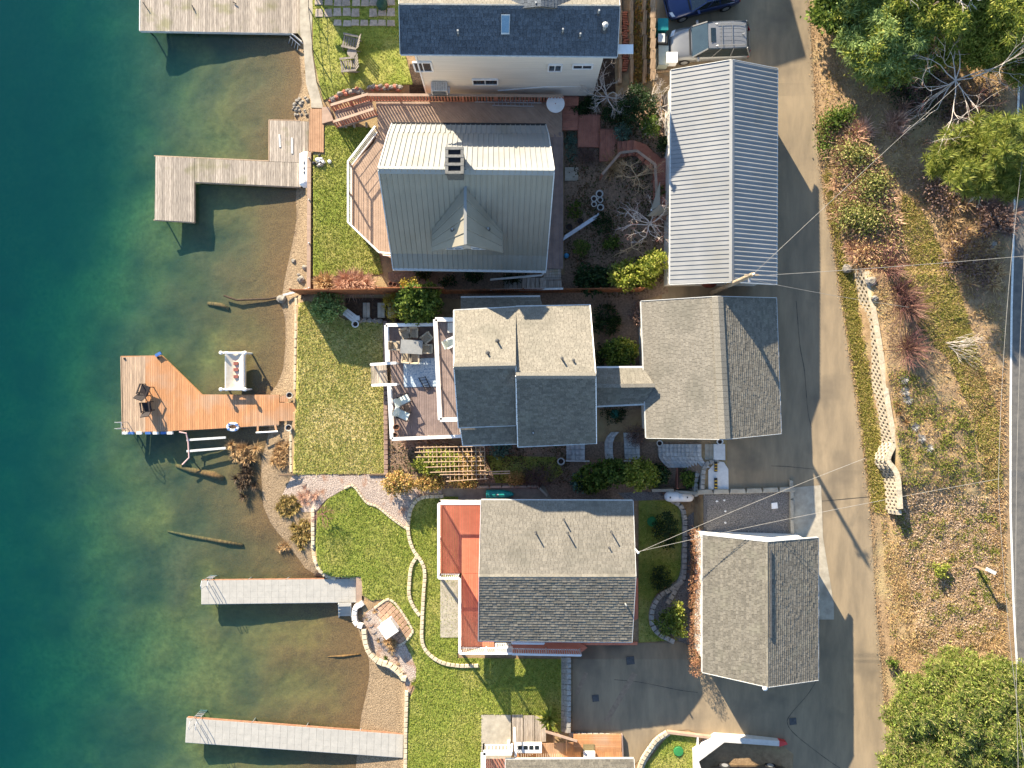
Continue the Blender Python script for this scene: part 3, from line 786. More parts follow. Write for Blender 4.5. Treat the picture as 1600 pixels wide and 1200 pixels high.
# dormer
ap = onplane(727, 290, rL, rR, skL); fr_l, fr_r = onplane(674, 359, rL, rR, skL), onplane(785, 361, rL, rR, skL)
zd = 8.7
rf = U(727, 382, zd); zeD = 6.45
el, er = U(674.5, 393, zeD), U(785.5, 395, zeD)
apb = Vector((ap.x, ap.y, zd))
def back_to_roof(p):       # push a point up-slope level until it meets the main roof
    t = (zR - p.z)/(zR - zK); y = lerp(rL.y, skL.y, t); return Vector((p.x, y+.05, p.z))
apb = back_to_roof(rf); elb, erb = back_to_roof(el), back_to_roof(er)
dorm = roof_slope(TA, el, elb, apb, rf, M_metal_shade, 'metal', rib=.28, rh=.045, label='left side of the dormer roof')
dorm2 = roof_slope(TA, erb, er, rf, apb, M_metal_shade, 'metal', rib=.28, rh=.045, label='right side of the dormer roof')
MB().bar(rf+Vector((0, 0, .03)), apb+Vector((0, 0, .03)), .16, .03).build('ridge_cap', M_metal_lit, dorm)
fy = el.y + .35
b = MB(); pts = [(el.x+.35, zeD+.05), (er.x-.35, zeD+.05), (rf.x, zd-.12)]
b.v = [(x, fy, z) for x, z in pts] + [(x, fy+.12, z) for x, z in pts] 
b.f = [(0, 1, 2), (5, 4, 3), (0, 3, 4, 1), (1, 4, 5, 2), (2, 5, 3, 0)]
dw = b.build('dormer_wall', M_cream, TA)
MB().box(((el.x+er.x)/2, fy+.06, zeD-.5), (er.x-el.x-.7, .12, 1.1)).build('dormer_wall', M_cream, TA)
for x in (709, 750):
    window(TA, Vector((U(x, 390, 6.2).x, fy-.03, 6.0)), .95, .45, (0, -1, 0))
for x, y in ((707, 359), (763, 358)):
    vent(TA, onplane(x, y, el, elb, apb) if x < 727 else onplane(x, y, er, erb, apb), .25, .05)
# chimney: three clay flues in a stone cap
cb = onplane(710, 264, nkL, nkR, rR)
ch = Vector((U(710, 249, 10.2).x, U(710, 249, 10.2).y, 0))
o = MB().box((ch.x, ch.y-.05, 8.8), (.85, 1.35, 2.6)).build('chimney', M_brick, TA)
cp = MB()
for dy in (-.62, -.2, .22, .62): cp.box((ch.x, ch.y-.05+dy, 10.16), (.95, .14, .12))
for dx in (-.4, .4): cp.box((ch.x+dx, ch.y-.05, 10.15), (.16, 1.38, .118))
cp.build('chimney_cap', mat('chimney_cap', lin(132, 130, 124), lin(104, 102, 98), 8, .9), o)
MB().box((ch.x, ch.y-.05, 10.105), (.7, 1.2, .03)).build('flue_opening', M_black, o)

# ---------------------------------------------------------------- long garage with ribbed metal roof
z0, z1 = 6.1, 7.55
TG = gable('long_garage', 'long garage with ribbed white metal roof beside the driveway', 'garage', U(1049, 110, z0), U(1047, 444, z0), U(1213, 444, z0), U(1214.5, 108, z0), U(1144, 94, z1), U(1143, 440, z1), 2.9, M_metall, M_metall, M_sidwht, kind='metal', oh=.3, rib=.25, rh=.055, gut=True, corr=True)
# ---------------------------------------------------------------- middle lake house (grey-tan shingles, two roof steps)
ze, zr = 6.1, 7.85
eN0, eN1 = U(709, 488, ze), U(921, 477, ze)
r0, r1 = U(712, 573, zr), U(930, 587, zr)
ze2 = 6.0
c = (eN0+r1)/2
TB = thing('lake_house', 'grey shingled middle house with white railed deck and stepped roof', 'house', (c.x, c.y-2, .9))
ra = U(709, 573, 8.95); rb = U(806, 571, 8.95); rc = U(806, 587, 8.9); rd = U(931, 587, 8.9)
n0 = U(709, 486, 6.45); n1 = U(806, 480, 6.45); n2 = U(922, 477, 6.45)
roof_slope(TB, n1, n0, ra, rb, M_sh_tan_lit, seed=11, label='sunlit tan slope over the deck rooms')
roof_slope(TB, n2, n1, rc, rd, M_sh_tan_lit, seed=12, label='sunlit tan slope nearest the garage')
sA, sB = U(716, 667, 6.75), U(807, 664, 6.75)
roof_slope(TB, sA, sB, rb, ra, M_sh_grey_shade, seed=13, label='shaded upper slope at the deck end')
lA, lB = U(723, 695, 6.0), U(808, 693, 6.0)
lA2, lB2 = U(719, 668, 6.5), U(808, 665.5, 6.5)
roof_slope(TB, lA, lB, lB2, lA2, M_sh_grey_shade, seed=14, label='low lean-to roof at the trellis side')
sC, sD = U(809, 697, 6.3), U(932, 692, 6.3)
roof_slope(TB, sC, sD, rd, rc, M_sh_grey_shade, seed=15, label='shaded slope at the garage end')
for a, b in ((n0, n1), (n1, n2), (sA, sB), (lA, lB), (sC, sD)):
    s_ = 1 if a.y > -1 and a.y > 2 else -1
    trim_line(TB, 'gutter', a+Vector((0, s_*.06, -.06)), b+Vector((0, s_*.03, -.06)), .06, .11, M_trim)
for a, b in ((n0, ra), (ra, sA), (lA2, lA), (n2, rd), (rd, sD), (rb, lerp(rb, sB, .98)), (rc, sC)):
    MB().bar(a-Vector((0, 0, .08)), b-Vector((0, 0, .08)), .05, .2).build('fascia', M_white, TB)
cap = MB()
for a, b in ((ra, rb), (rc, rd)):
    cap.quad(a+Vector((0, .18, .0)), a+Vector((0, 0, .06)), b+Vector((0, 0, .06)), b+Vector((0, .18, .0)))
    cap.quad(a+Vector((0, 0, .06)), a+Vector((0, -.16, -.01)), b+Vector((0, -.16, -.01)), b+Vector((0, 0, .06)))
cap.build('ridge_cap', M_sh_tan_lit, TB)
def wallseg(T, a, b, zb_, zt_, m, th=.15):
    d = (Vector((b[0], b[1], 0))-Vector((a[0], a[1], 0)))
    mid = Vector(((a[0]+b[0])/2, (a[1]+b[1])/2, (zb_+zt_)/2))
    return MB().box(mid, (d.length, th, zt_-zb_), rz=math.atan2(d.y, d.x)).build('wall', m, T)
fx0, fx1 = n0.x+.4, n2.x-.35; fyN, fyS = n0.y-.55, sC.y+.5
wallseg(TB, (fx0, fyN), (fx1, fyN), .8, 6.4, M_sidgrey); wallseg(TB, (fx0, fyS+.2), (fx1, fyS+.2), .8, 6.2, M_sidgrey)
for x in (fx0, fx1):
    o = wallseg(TB, (x, fyN-.08), (x, fyS+.28), .8, 6.4, M_sidgrey)
    b = MB(); pts = [(fyN-.3, 6.4), (fyS+.5, 6.2), (ra.y, 8.4)]
    b.v = [(x-.07, y, z) for y, z in pts]+[(x+.07, y, z) for y, z in pts]; b.f = [(0, 1, 2), (5, 4, 3), (0, 3, 4, 1), (1, 4, 5, 2), (2, 5, 3, 0)]
    b.build('gable_wall', M_sidgrey, o)
# small lower roof on the far side
l0, l1, l2, l3 = U(720, 466, 3.7), U(844, 464.5, 3.7), U(848, 480, 4.5), U(720, 484.5, 4.5)
roof_slope(TB, l1, l0, l3, l2, M_sh_grey_shade, seed=16, label='low blue shaded side roof')
trim_line(TB, 'gutter', l0+Vector((0, .06, -.06)), l1+Vector((0, .06, -.06)), .12, .11, M_trim)
wallseg(TB, (l0.x+.2, l0.y-.2), (l1.x-.2, l1.y-.2), .9, 3.65, M_sidgrey)
for x, y, hh in ((777, 533, .5), (762, 552, .25), (878, 561, .5), (896, 564, .25)):
    vent(TB, onplane(x, y, n0, n1, ra) if x < 806 else onplane(x, y, n1, n2, rd), hh, .055, M_flash)
vent(TB, onplane(833, 676, sC, sD, rd), .25, .05)
# link roof between the middle house and its garage
zl, zlr = 5.3, 5.95
L0, L1 = U(932, 575.5, zl), U(1005, 575, zl); LR0, LR1 = U(932, 603, zlr), U(1023, 602, zlr); L2, L3 = U(932, 633.5, zl), U(1006, 630, zl)
TL = thing('covered_walkway', 'short gabled link roof joining the middle house to its garage', 'walkway', ((L0.x+L1.x)/2, LR0.y, 1.2))
roof_slope(TL, L1, L0, LR0, LR1, M_sh_tan_lit, seed=17, label='sunlit side'); roof_slope(TL, L2, L3, LR1, LR0, M_sh_grey_shade, seed=18, label='shaded side')
MB().bar(LR0+Vector((0, 0, .05)), LR1+Vector((0, 0, .05)), .22, .05).build('ridge_cap', M_sh_tan_lit, TL)
trim_line(TL, 'gutter', L0+Vector((0, .06, -.05)), L1+Vector((0, .06, -.05)), .11, .1, M_white)
trim_line(TL, 'gutter', L2+Vector((0, -.06, -.05)), L3+Vector((0, -.06, -.05)), .11, .1, M_trim)
for x in (L0.x+.3, L1.x-.2):
    for y in (L0.y-.25, L2.y+.25): MB().box((x, y, (zl+1.0)/2), (.14, .14, zl-1.1)).build('post', M_white, TL)
# ---------------------------------------------------------------- garage of the middle house
z0, z1 = 5.4, 6.95
TGB = gable('shingled_garage', 'tan shingled garage whose far slope carries the utility pole shadow', 'garage', U(1002, 471, z0), U(1010, 684, z0), U(1220, 677, z0), U(1212.5, 466, z0), U(1121, 463.5, z1), U(1132.5, 686, z1), 2.2, M_sh_tan_lit, M_sh_grey_shade, M_sidwht, oh=.35, seed=21)
rv0, rv1 = U(1121, 463.5, 6.95), U(1132.5, 686, 6.95)
rvn = int((rv1-rv0).length/.33)
for i in range(rvn):
    p, q = lerp(rv0, rv1, i/rvn), lerp(rv0, rv1, (i+.96)/rvn)
    MB().slab([p+Vector((-.32, 0, -.02)), q+Vector((-.32, 0, -.02)), q+Vector((0, 0, .1)), p+Vector((0, 0, .1))], .07).build('ridge_tile', M_sh_tan_lit, TGB)
    MB().slab([p+Vector((0, 0, .1)), q+Vector((0, 0, .1)), q+Vector((.32, 0, -.02)), p+Vector((.32, 0, -.02))], .09).build('ridge_tile', M_sh_tan_lit, TGB)
# ---------------------------------------------------------------- lower house with red deck
ze, zr = 5.0, 6.15
TC = gable('lake_house', 'lower house with light ridge, sun and shade toned shingles and red wrapround deck', 'house', U(752, 781.5, ze), U(988.5, 782.5, ze), U(987, 1003, ze), U(748, 1001, ze), U(749, 901, zr), U(993, 901, zr), .8, M_sh_tan_lit, M_sh_grey_shade, mat('red_siding', lin(158, 82, 74), lin(140, 70, 64), 2, .8), oh=.55, seed=31, row=.17)
cN = (U(752, 781.5, ze), U(988.5, 782.5, ze), U(993, 901, zr)); cS = (U(748, 1001, ze), U(987, 1003, ze), U(993, 901, zr))
for x, y, hh in ((837, 832, .6), (881, 812, .5), (887, 833, .6), (955, 831, .6), (952, 856, .2)): vent(TC, onplane(x, y, *cN), hh, .045, M_flash)
vent(TC, onplane(977, 943, *cS), .35, .05)
# ---------------------------------------------------------------- lower garage
z0, z1 = 5.5, 7.0
TGC = gable('shingled_garage', 'grey shingled lower garage with white gable beside the concrete apron', 'garage', U(1098, 836, z0), U(1098, 1050, z0), U(1278, 1062, z0), U(1278, 840.5, z0), U(1199, 847, z1), U(1200, 1073, z1), 2.5, M_sh_grey_shade, M_sh_grey_shade, M_sidwht, oh=.3, seed=51)
vp = U(1195.5, 1075, 6.9)
MB().lathe(vp-Vector((0, 0, .1)), [(.12, 0), (.16, .12), (.05, .2)], 8).build('gable_lamp', M_white, TGC)
a, b = U(1203.5, 858, 6.95), U(1204, 996, 6.95)
for nm, q in (('ridge_vent_shadow', .05),):
    MB().bar(a+Vector((0, 0, .05)), b+Vector((0, 0, .05)), .09, .09).build(nm, M_flash, TGC)  # dark bar drawn where the ridge vent throws its thin shadow line
gp = U(1181, 838, 5.9)
for dx in (-.55, .1): MB().box((gp.x+dx, U(1180, 842, 5.7).y-.35+.12, 5.9), (.5, .06, .3)).build('gable_vent', M_flash, TGC)
# ---------------------------------------------------------------- house at the bottom edge (only its roof edge shows)
ze, zr = 3.3, 4.6
a, b = U(790, 1187, ze), U(990, 1186, ze)
r_a, r_b = Vector((a.x, a.y-3.6, zr)), Vector((b.x, b.y-3.6, zr))
e_a, e_b = Vector((a.x, a.y-7.2, ze)), Vector((b.x, b.y-7.2, ze))
TD = gable('lake_house', 'grey shingled roof edge of the house cut off by the bottom edge', 'house', a, b, e_b, e_a, r_a, r_b, .9, M_sh_grey_shade, M_sh_grey_shade, M_cream, oh=.9, seed=61)

# ---------------------------------------------------------------- unseen house and shed added beyond the top edge for the shade they cast
def off(x, y, z): return Vector(((x-CX)*S, (CY-y)*S, z))
gable('added_house', 'unseen tan roofed house added beyond the top edge to shade the parked cars', 'house', off(730, -80, 7.6), off(1050, -80, 7.6), off(1050, -270, 7.6), off(730, -270, 7.6), off(730, -175, 9.2), off(1050, -175, 9.2), 2.2, M_sh_tan_lit, M_sh_tan_lit, M_cream, seed=71)
gable('added_shed', 'unseen shed added beyond the top edge to shade the paver patio', 'shed', off(446, -62, 3.9), off(570, -62, 3.9), off(570, -140, 3.9), off(446, -140, 3.9), off(446, -100, 4.9), off(570, -100, 4.9), .8, M_sh_grey_shade, M_sh_grey_shade, M_cream, seed=75)
# ---------------------------------------------------------------- planks, docks
M_pl_old = mat('plank_weathered', lin(178, 166, 152), lin(134, 124, 114), 3, .9, .004, 20, var=.22, vsrc='object', stretch=(6, .6, 1), c3=lin(134, 128, 102), s3=.8)
M_pl_oldx = mat('plank_weathered_x', lin(160, 150, 138), lin(112, 104, 96), 3, .9, .004, 20, var=.22, vsrc='object', stretch=(.6, 6, 1))
M_pl_red = mat('plank_cedar', lin(188, 136, 94), lin(166, 118, 80), 2.5, .75, .003, 20, var=.16, vsrc='object', stretch=(6, .5, 1), c3=lin(170, 138, 112), s3=.6, t3=(.5, .7))
M_pl_grey = mat('plank_cedar_grey', lin(184, 158, 132), lin(146, 126, 108), 2.5, .85, .003, 20, var=.15, vsrc='object', stretch=(6, .5, 1))
M_pl_rose = mat('plank_composite', lin(166, 142, 124), lin(148, 126, 110), 2.5, .8, .002, 20, var=.07, vsrc='object')
M_pl_brown = mat('plank_brown', lin(140, 123, 117), lin(120, 105, 101), 2.5, .85, .002, 20, var=.09, vsrc='object')
M_pl_brick = mat('plank_redbrown', lin(172, 116, 98), lin(150, 98, 82), 2.5, .8, .002, 20, var=.08, vsrc='object')
M_pl_coral = mat('plank_coral', lin(206, 126, 98), lin(192, 114, 88), 2, .8, .002, 20, var=.08, vsrc='object')
M_frame = mat('dock_timber', lin(120, 100, 80), lin(84, 70, 58), 4, .9)
M_plast = mat('dock_plastic', lin(172, 168, 160), lin(160, 157, 150), 3, .6, var=.03, vsrc='object')
M_rail = mat('galvanised', lin(200, 200, 202), lin(170, 172, 176), 5, .35, metal=.6)
M_blue = mat('blue_plastic', lin(70, 110, 170), lin(60, 96, 156), 5, .5)

def planks(T, poly, z, ang, width, m, gap=.012, th=.04, parent=None, jit=.003, name='plank', hr=0.0):
    """boards clipped to a convex photo-pixel outline at height z; ang: board direction in degrees (0 = along photo x)"""
    W = [U(x, y, z+hr) for x, y in poly]; q = [(p.x, p.y) for p in W]
    ar = sum(q[k][0]*q[(k+1) % len(q)][1]-q[(k+1) % len(q)][0]*q[k][1] for k in range(len(q)))
    if ar < 0: q = q[::-1]
    d = (math.cos(math.radians(ang)), math.sin(math.radians(ang))); nn = (-d[1], d[0])
    ts = [nn[0]*a+nn[1]*b for a, b in q]; t = min(ts); hi = max(ts); cnt = 0
    while t < hi - .01:
        c = clip_half(q, nn, t+width-gap); c = clip_half(c, (-nn[0], -nn[1]), -t) if len(c) >= 3 else []
        if len(c) >= 3:
            zz = z + rnd.uniform(-jit, jit)
            MB().prism([Vector((a, b, zz)) for a, b in c], th).build(name, m if not isinstance(m, list) else rnd.choice(m), parent or T); cnt += 1
        t += width
    return cnt
def posts(T, pts, zt, zb, r=.1, m=None, name='pile'):
    for x, y in pts:
        p = U(x, y, zt)
        MB().lathe((p.x, p.y, zb), [(r, 0), (r*.95, zt-zb)], 8).build(name, m or M_frame, T)
def beam_px(T, pts, z, w, h, m, name='beam', close=False, parent=None):
    for a, b in zip(pts, pts[1:] + ([pts[0]] if close else [])):
        MB().bar(U(a[0], a[1], z), U(b[0], b[1], z), w, h).build(name, m, parent or T)
def ladder(T, p, dirx, diry, m, w=.4, up=.75, down=1.0):
    """grab-rail ladder hooped over a dock edge; p on the edge, dir outwards"""
    d = Vector((dirx, diry, 0)).normalized(); s = Vector((-d.y, d.x, 0)); o = None; b = MB()
    for k in (-1, 1):
        q = p + s*(w/2*k)
        b.tube([q-d*.35, q-d*.35+Vector((0, 0, up)), q-d*.15+Vector((0, 0, up+.08)), q+d*.12+Vector((0, 0, up-.1)), q+d*.14-Vector((0, 0, down))], .022, 6)
    o = b.build('ladder', m, T)
    for i in range(4): MB().bar(p+d*.14-s*w/2-Vector((0, 0, down-.1-i*.25)), p+d*.14+s*w/2-Vector((0, 0, down-.1-i*.25)), .05, .03).build('rung', m, o)
    return o

zD = .38
# broad weathered dock at the top edge
T = thing('timber_dock', 'broad weathered grey dock at the top edge of the lake', 'dock', U(345, 20, 0))
planks(T, [(221, -22), (470, -22), (466, 13), (466, 52), (219, 48)], zD, 90, .145, M_pl_old)
planks(T, [(466, -22), (482, -22), (476, 66), (466, 53)], zD-.005, 90, .145, M_pl_old)
beam_px(T, [(219.5, 49), (456, 53), (472, 66)], zD-.12, .07, .22, M_trim, 'edge_beam'); beam_px(T, [(220, -22), (219.5, 49)], zD-.12, .07, .22, M_trim, 'edge_beam')
posts(T, [(228, 44), (300, 47), (352, 48), (410, 49), (228, -10)], zD-.05, -1.6, .05)
for a, b in (((223, 3), (231, 15)), ((300, 8), (303, 16)), ((364, 3), (369, 6))):
    MB().bar(U(*a, zD+.08), U(*b, zD+.08), .06, .05).build('mooring_cleat', M_black, T)
# folded ladder hanging from that dock's inner corner
T = thing('swim_steps', 'small white swim steps in the shaded corner of the top dock', 'steps', U(461, 65, 0))
for k in (0, 1): MB().bar(U(453+k*5, 57+k*-3, .5), U(469+k*4, 71+k*-3, .35), .05, .05).build('rail', M_rail, T)
for k in range(4): MB().bar(U(454+k*4, 59+k*3.5, .48-k*.05), U(451+k*4.5, 68+k*4, -.1), .04, .04).build('strut', M_rail, T)
# L shaped dock
T = thing('timber_dock', 'weathered grey L shaped dock reaching from the upper lawn', 'dock', U(330, 280, 0))
planks(T, [(243, 244), (420.5, 252), (420.5, 284), (422, 290), (304, 284), (303.5, 347), (241.5, 343.5)][:0] or [(243, 244), (303.5, 247), (303.5, 347), (241.5, 343.5)], zD, 90, .15, M_pl_old)
planks(T, [(304, 247), (421, 252.5), (470, 254.5), (470, 292), (304, 284)], zD, 90, .15, M_pl_old)
planks(T, [(421.5, 188), (471, 189.5), (470, 254), (421.5, 252)], zD+.002, 90, .15, M_pl_old)
planks(T, [(471.5, 189.5), (484, 190), (482, 262), (470.5, 254)], zD+.003, 90, .15, M_pl_old)
beam_px(T, [(242, 244), (421, 252), (421, 188), (470, 189)], zD-.12, .06, .2, M_pl_grey, 'edge_beam'); beam_px(T, [(241, 344), (304, 348), (304, 285), (470, 293)], zD-.12, .06, .2, M_pl_grey, 'edge_beam')
posts(T, [(247, 339), (299, 343), (247, 250), (345, 283), (400, 286), (426, 195)], zD-.05, -1.6, .05)
for a, b in (((436.5, 210), (437.5, 230)), ((456, 215), (456.5, 240))): MB().bar(U(*a, zD+.02), U(*b, zD+.02), .12, .03).build('pale_board', M_trim, T)
# cedar boardwalk on shore
T = thing('boardwalk', 'cedar boardwalk strip between the L shaped dock and the lawn', 'boardwalk', U(495, 205, .4))
planks(T, [(484, 170), (506, 170), (505.5, 238), (482.5, 236)], .92, 90, .145, mat('plank_tan', lin(178, 140, 110), lin(158, 122, 94), 2.5, .85, .002, 20, var=.1, vsrc='object'))
beam_px(T, [(484, 170), (482.5, 236)], .82, .06, .2, M_frame, 'edge_beam')
# low seawall on the upper lawn
T = thing('seawall', 'long straight tan timber seawall below the upper lawn', 'seawall', U(487, 350, 0))
for i in range(9):
    a = 240+i*24.3; b = a+24
    MB().bar(U(485.5+(-.1)*i, a, .55), U(485.5-.1*i, b, .55), .24, .75).build('timber', M_pl_rose, T)
for y in (247, 312, 380, 450): MB().lathe(U(483, y, .95), [(.05, 0), (.05, .06), (.02, .08)], 8).build('post_cap', M_pipe, T)
T = thing('seawall', 'concrete seawall walk along the top yard with railing', 'seawall', U(480, 80, 0))
cwk = [((468, -22), (492, -22)), ((469, 52), (487, 40)), ((474, 66), (487.5, 80)), ((478, 130), (494, 128)), ((486, 158), (503, 160)), ((486, 168), (505, 169))]
for i in range(len(cwk)-1):
    (a, b), (d, c_) = cwk[i], cwk[i+1]
    MB().prism([U(*a, .85), U(*b, .85), U(*c_, .85), U(*d, .85)], 1.1).build('slab', M_conc, T)
rl = [(482, -22), (482, 12), (489, 78), (495, 128), (506, 158)]
for i, (x, y) in enumerate(rl): MB().bar(U(x, y, .8), U(x, y, 1.75), .05, .05, up=Vector((1, 0, 0))).build('rail_post', M_black, T)
for a, b in zip(rl, rl[1:]):
    for z in (1.75, 1.35): MB().tube([U(*a, z), U(*b, z)], .02, 5).build('rail', M_black, T)
# white upturned dinghy
p = U(476.5, 264, .75)
T = thing('dinghy', 'white upturned dinghy lying on the L shaped dock end', 'boat', p-Vector((0, 0, .3)))
b = MB(); L, Wd = 2.3, .8; ns, nk = 14, 9
for i in range(ns+1):
    t = i/ns; y = (t-.5)*L; wv = Wd/2*min(1, 1.9*(1-abs(2*t-1)**3.2)**.5+.25) if 0 < t < 1 else Wd*.2
    hgt = .42*min(1, .55+1.2*(1-abs(2*t-1)**2))
    for k in range(nk):
        a = math.pi*k/(nk-1); b.v.append((p.x+math.copysign(abs(math.cos(a))**.6, math.cos(a))*wv, p.y+y, p.z-.28+math.sin(a)**.6*hgt))
for i in range(ns):
    for k in range(nk-1): j = i*nk+k; b.f.append((j, j+nk, j+nk+1, j+1))
b.f += [tuple(range(nk)), tuple(ns*nk+k for k in range(nk))[::-1]]
hull = b.build('hull', M_white, T, smooth=True)
MB().bar(p+Vector((0, -.9, .13)), p+Vector((0, .85, .13)), .07, .05).build('keel', M_trim, T)
for dy in (-.28, .0, .35): MB().box(p+Vector((-.02, dy, .16)), (.06, .14, .03)).build('hull_mark', M_black, T)
# cedar dock with angled float end
T = thing('timber_dock', 'orange cedar dock with angled platform and two dark chairs', 'dock', U(300, 640, 0))
zD = .42
planks(T, [(190, 557.5), (227, 557), (227, 674.5), (193, 676)], zD, 90, .145, M_pl_grey)
planks(T, [(227, 557), (252, 556.5), (315, 617.5), (315, 671), (227, 674.5)], zD, 90, .145, M_pl_red)
planks(T, [(315, 617.5), (436, 618), (436, 663.5), (315, 671)], zD, 90, .145, M_pl_red)
planks(T, [(436.5, 629), (463, 629.5), (463, 657), (436.5, 658)], zD+.14, 90, .145, M_pl_red)
planks(T, [(437, 620), (450, 616), (450, 628), (437, 628)], zD+.1, 90, .145, M_pl_red)
beam_px(T, [(190, 557), (253, 556), (315.5, 617), (437, 617.5)], zD-.13, .06, .22, M_pl_red, 'edge_beam'); beam_px(T, [(190, 557), (192.5, 677), (436, 664)], zD-.13, .06, .22, M_pl_grey, 'edge_beam')
posts(T, [(196, 562), (247, 561), (196, 671), (310, 667), (372, 664), (310, 622)], zD-.04, -1.6, .05)
for x, y in ((195, 560.5), (247, 559)): MB().lathe(U(x, y, zD), [(.07, 0), (.07, .05)], 8).build('pile_cap', M_black, T)
for a, b in (((403, 665), (403, 674)), ((430, 664), (432, 673))): MB().bar(U(*a, zD-.05), U(*b, zD-.05), .12, .1).build('bracket', M_pl_red, T)
MB().tube([U(400, 676, .5), U(434, 674, .5)], .05, 6).build('boat_bumper', M_white, T)
for x in (196, 206, 218, 232, 244, 256, 266): MB().box(U(x, 676.5, .4), (.34, .16, .2)).build('fender', M_blue if x in (206, 232, 256) else M_white, T)
ladder(T, U(191, 664, zD), -1, 0, M_rail)
MB().box(U(247.5, 553.5, .55), (.4, .18, .12), rz=.5).build('fender', M_blue, T)
def garden_chair(loc, rz, name, label, cat, ms, mf, group=None, w=.6, back=.5, lean=.35):
    T = thing(name, label, cat, loc, group); R = Matrix.Rotation(rz, 3, 'Z'); loc = Vector(loc)
    P = lambda x, y, z: loc + R @ Vector((x, y, z))
    MB().slab([P(-w/2, -w/2, .42), P(w/2, -w/2, .42), P(w/2, w/2, .38), P(-w/2, w/2, .38)], .06).build('seat', ms, T)
    MB().slab([P(-w/2, w/2, .38), P(w/2, w/2, .38), P(w/2, w/2+lean, .38+back), P(-w/2, w/2+lean, .38+back)], .05).build('backrest', ms, T)
    for sx in (-1, 1):
        MB().bar(P(sx*w/2, -w/2, 0), P(sx*w/2, -w/2, .62), .05, .05, up=Vector((1, 0, 0))).build('leg', mf, T)
        MB().bar(P(sx*w/2, w/2, 0), P(sx*w/2, w/2, .62), .05, .05, up=Vector((1, 0, 0))).build('leg', mf, T)
        MB().bar(P(sx*w/2, -w/2-.03, .63), P(sx*w/2, w/2+.1, .63), .09, .035).build('armrest', mf, T)
    return T
M_dkch = mat('dark_chair', lin(52, 44, 44), lin(36, 32, 34), 6, .7)
garden_chair(U(231, 609, zD), -2.6-.9, 'dock_chair', 'dark slatted chair on the cedar dock, nearer its angled edge', 'chair', M_dkch, M_dkch, w=.58)
garden_chair(U(234, 635, zD), -2.6-.4, 'dock_chair', 'dark slatted chair on the cedar dock, nearer the blue fenders', 'chair', M_dkch, M_dkch, w=.55)
# float/pedal boat on a lift beside the cedar dock
c0 = U(369, 580, .55)
T = thing('boat_lift', 'pale boat lift with canopy frame beside the cedar dock', 'boat lift', c0-Vector((0, 0, .7)))
M_cream2 = mat('fibreglass', lin(222, 210, 190), lin(206, 192, 168), 4, .5)
lw, ll = 1.15, 2.35
b = MB(); prof = []
for i in range(9):
    t = i/8; y = (t-.5)*ll
    for k in range(7):
        a = k/6; x = (a-.5)*lw; z = .12*math.cos((a-.5)*5.2)*(-1) + .08*(t-.5)**2
        b.v.append((c0.x+x, c0.y+y, c0.z+.2+z))
for i in range(8):
    for k in range(6): j = i*7+k; b.f.append((j, j+1, j+8, j+7))
b.build('deck', M_cream2, T, smooth=True)
MB().box(c0+Vector((0, 0, -.1)), (lw, ll, .22)).build('hull', M_cream2, T)
for sx in (-.55, .55): MB().tube([c0+Vector((sx, -ll/2-.1, .2)), c0+Vector((sx, ll/2+.1, .2))], .09, 8).build('side_float', M_white, T)
for sy in (-ll/2, ll/2):
    MB().tube([c0+Vector((-.85, sy, .25)), c0+Vector((.8, sy, .25))], .07, 8).build('cross_beam', M_white, T)
    for sx in (-.8, .75): MB().lathe(c0+Vector((sx, sy, -1.5)), [(.06, 0), (.06, 1.9), (.12, 1.92), (.12, 2.0), (.05, 2.05)], 10).build('leg', M_white, T)
for dy in (-.35, .1, .5): MB().box(c0+Vector((.05, dy, .16)), (.28, .2, .12)).build('seat', mat('faded_red', lin(150, 90, 80), lin(120, 70, 64), 6), T)
# jet-ski rails and frame
T = thing('boat_cradle', 'white pipe cradle with two bunk rails below the cedar dock', 'boat cradle', U(322, 695, -.2))
for y0_, y1_ in ((687.5, 683.5), (705, 700)): MB().bar(U(292, y0_, .25), U(353, y1_, .25), .14, .1).build('bunk_rail', M_trim, T)
pk = mat('pink_pipe', lin(212, 176, 170), lin(196, 160, 156), 5, .5)
MB().tube([U(280, 675, .5), U(291, 677, .4), U(294, 690, .3), U(295.5, 715, .3), U(285, 726, .25)], .05, 7).build('frame_pipe', pk, T)
for x, y in ((293, 684), (295, 712), (350, 685), (350, 702)): MB().tube([U(x, y, .3), U(x, y, -1.6)], .04, 6).build('post', M_rail, T)
# buoy ring on dock
c0 = U(364, 667, zD+.06)
T = thing('life_ring', 'white and blue life ring lying on the cedar dock edge', 'life ring', c0)
b = MB(); b.tube([c0+Vector((.34*math.cos(a*math.pi/8), .22*math.sin(a*math.pi/8), 0)) for a in range(17)], .085, 8); b.build('ring', M_white, T, smooth=True)
for a in (0, 1, 2, 3): MB().box(c0+Vector((.34*math.cos(a*1.57+.7), .22*math.sin(a*1.57+.7), .01)), (.14, .12, .19), rz=a*1.57).build('band', M_blue, T)
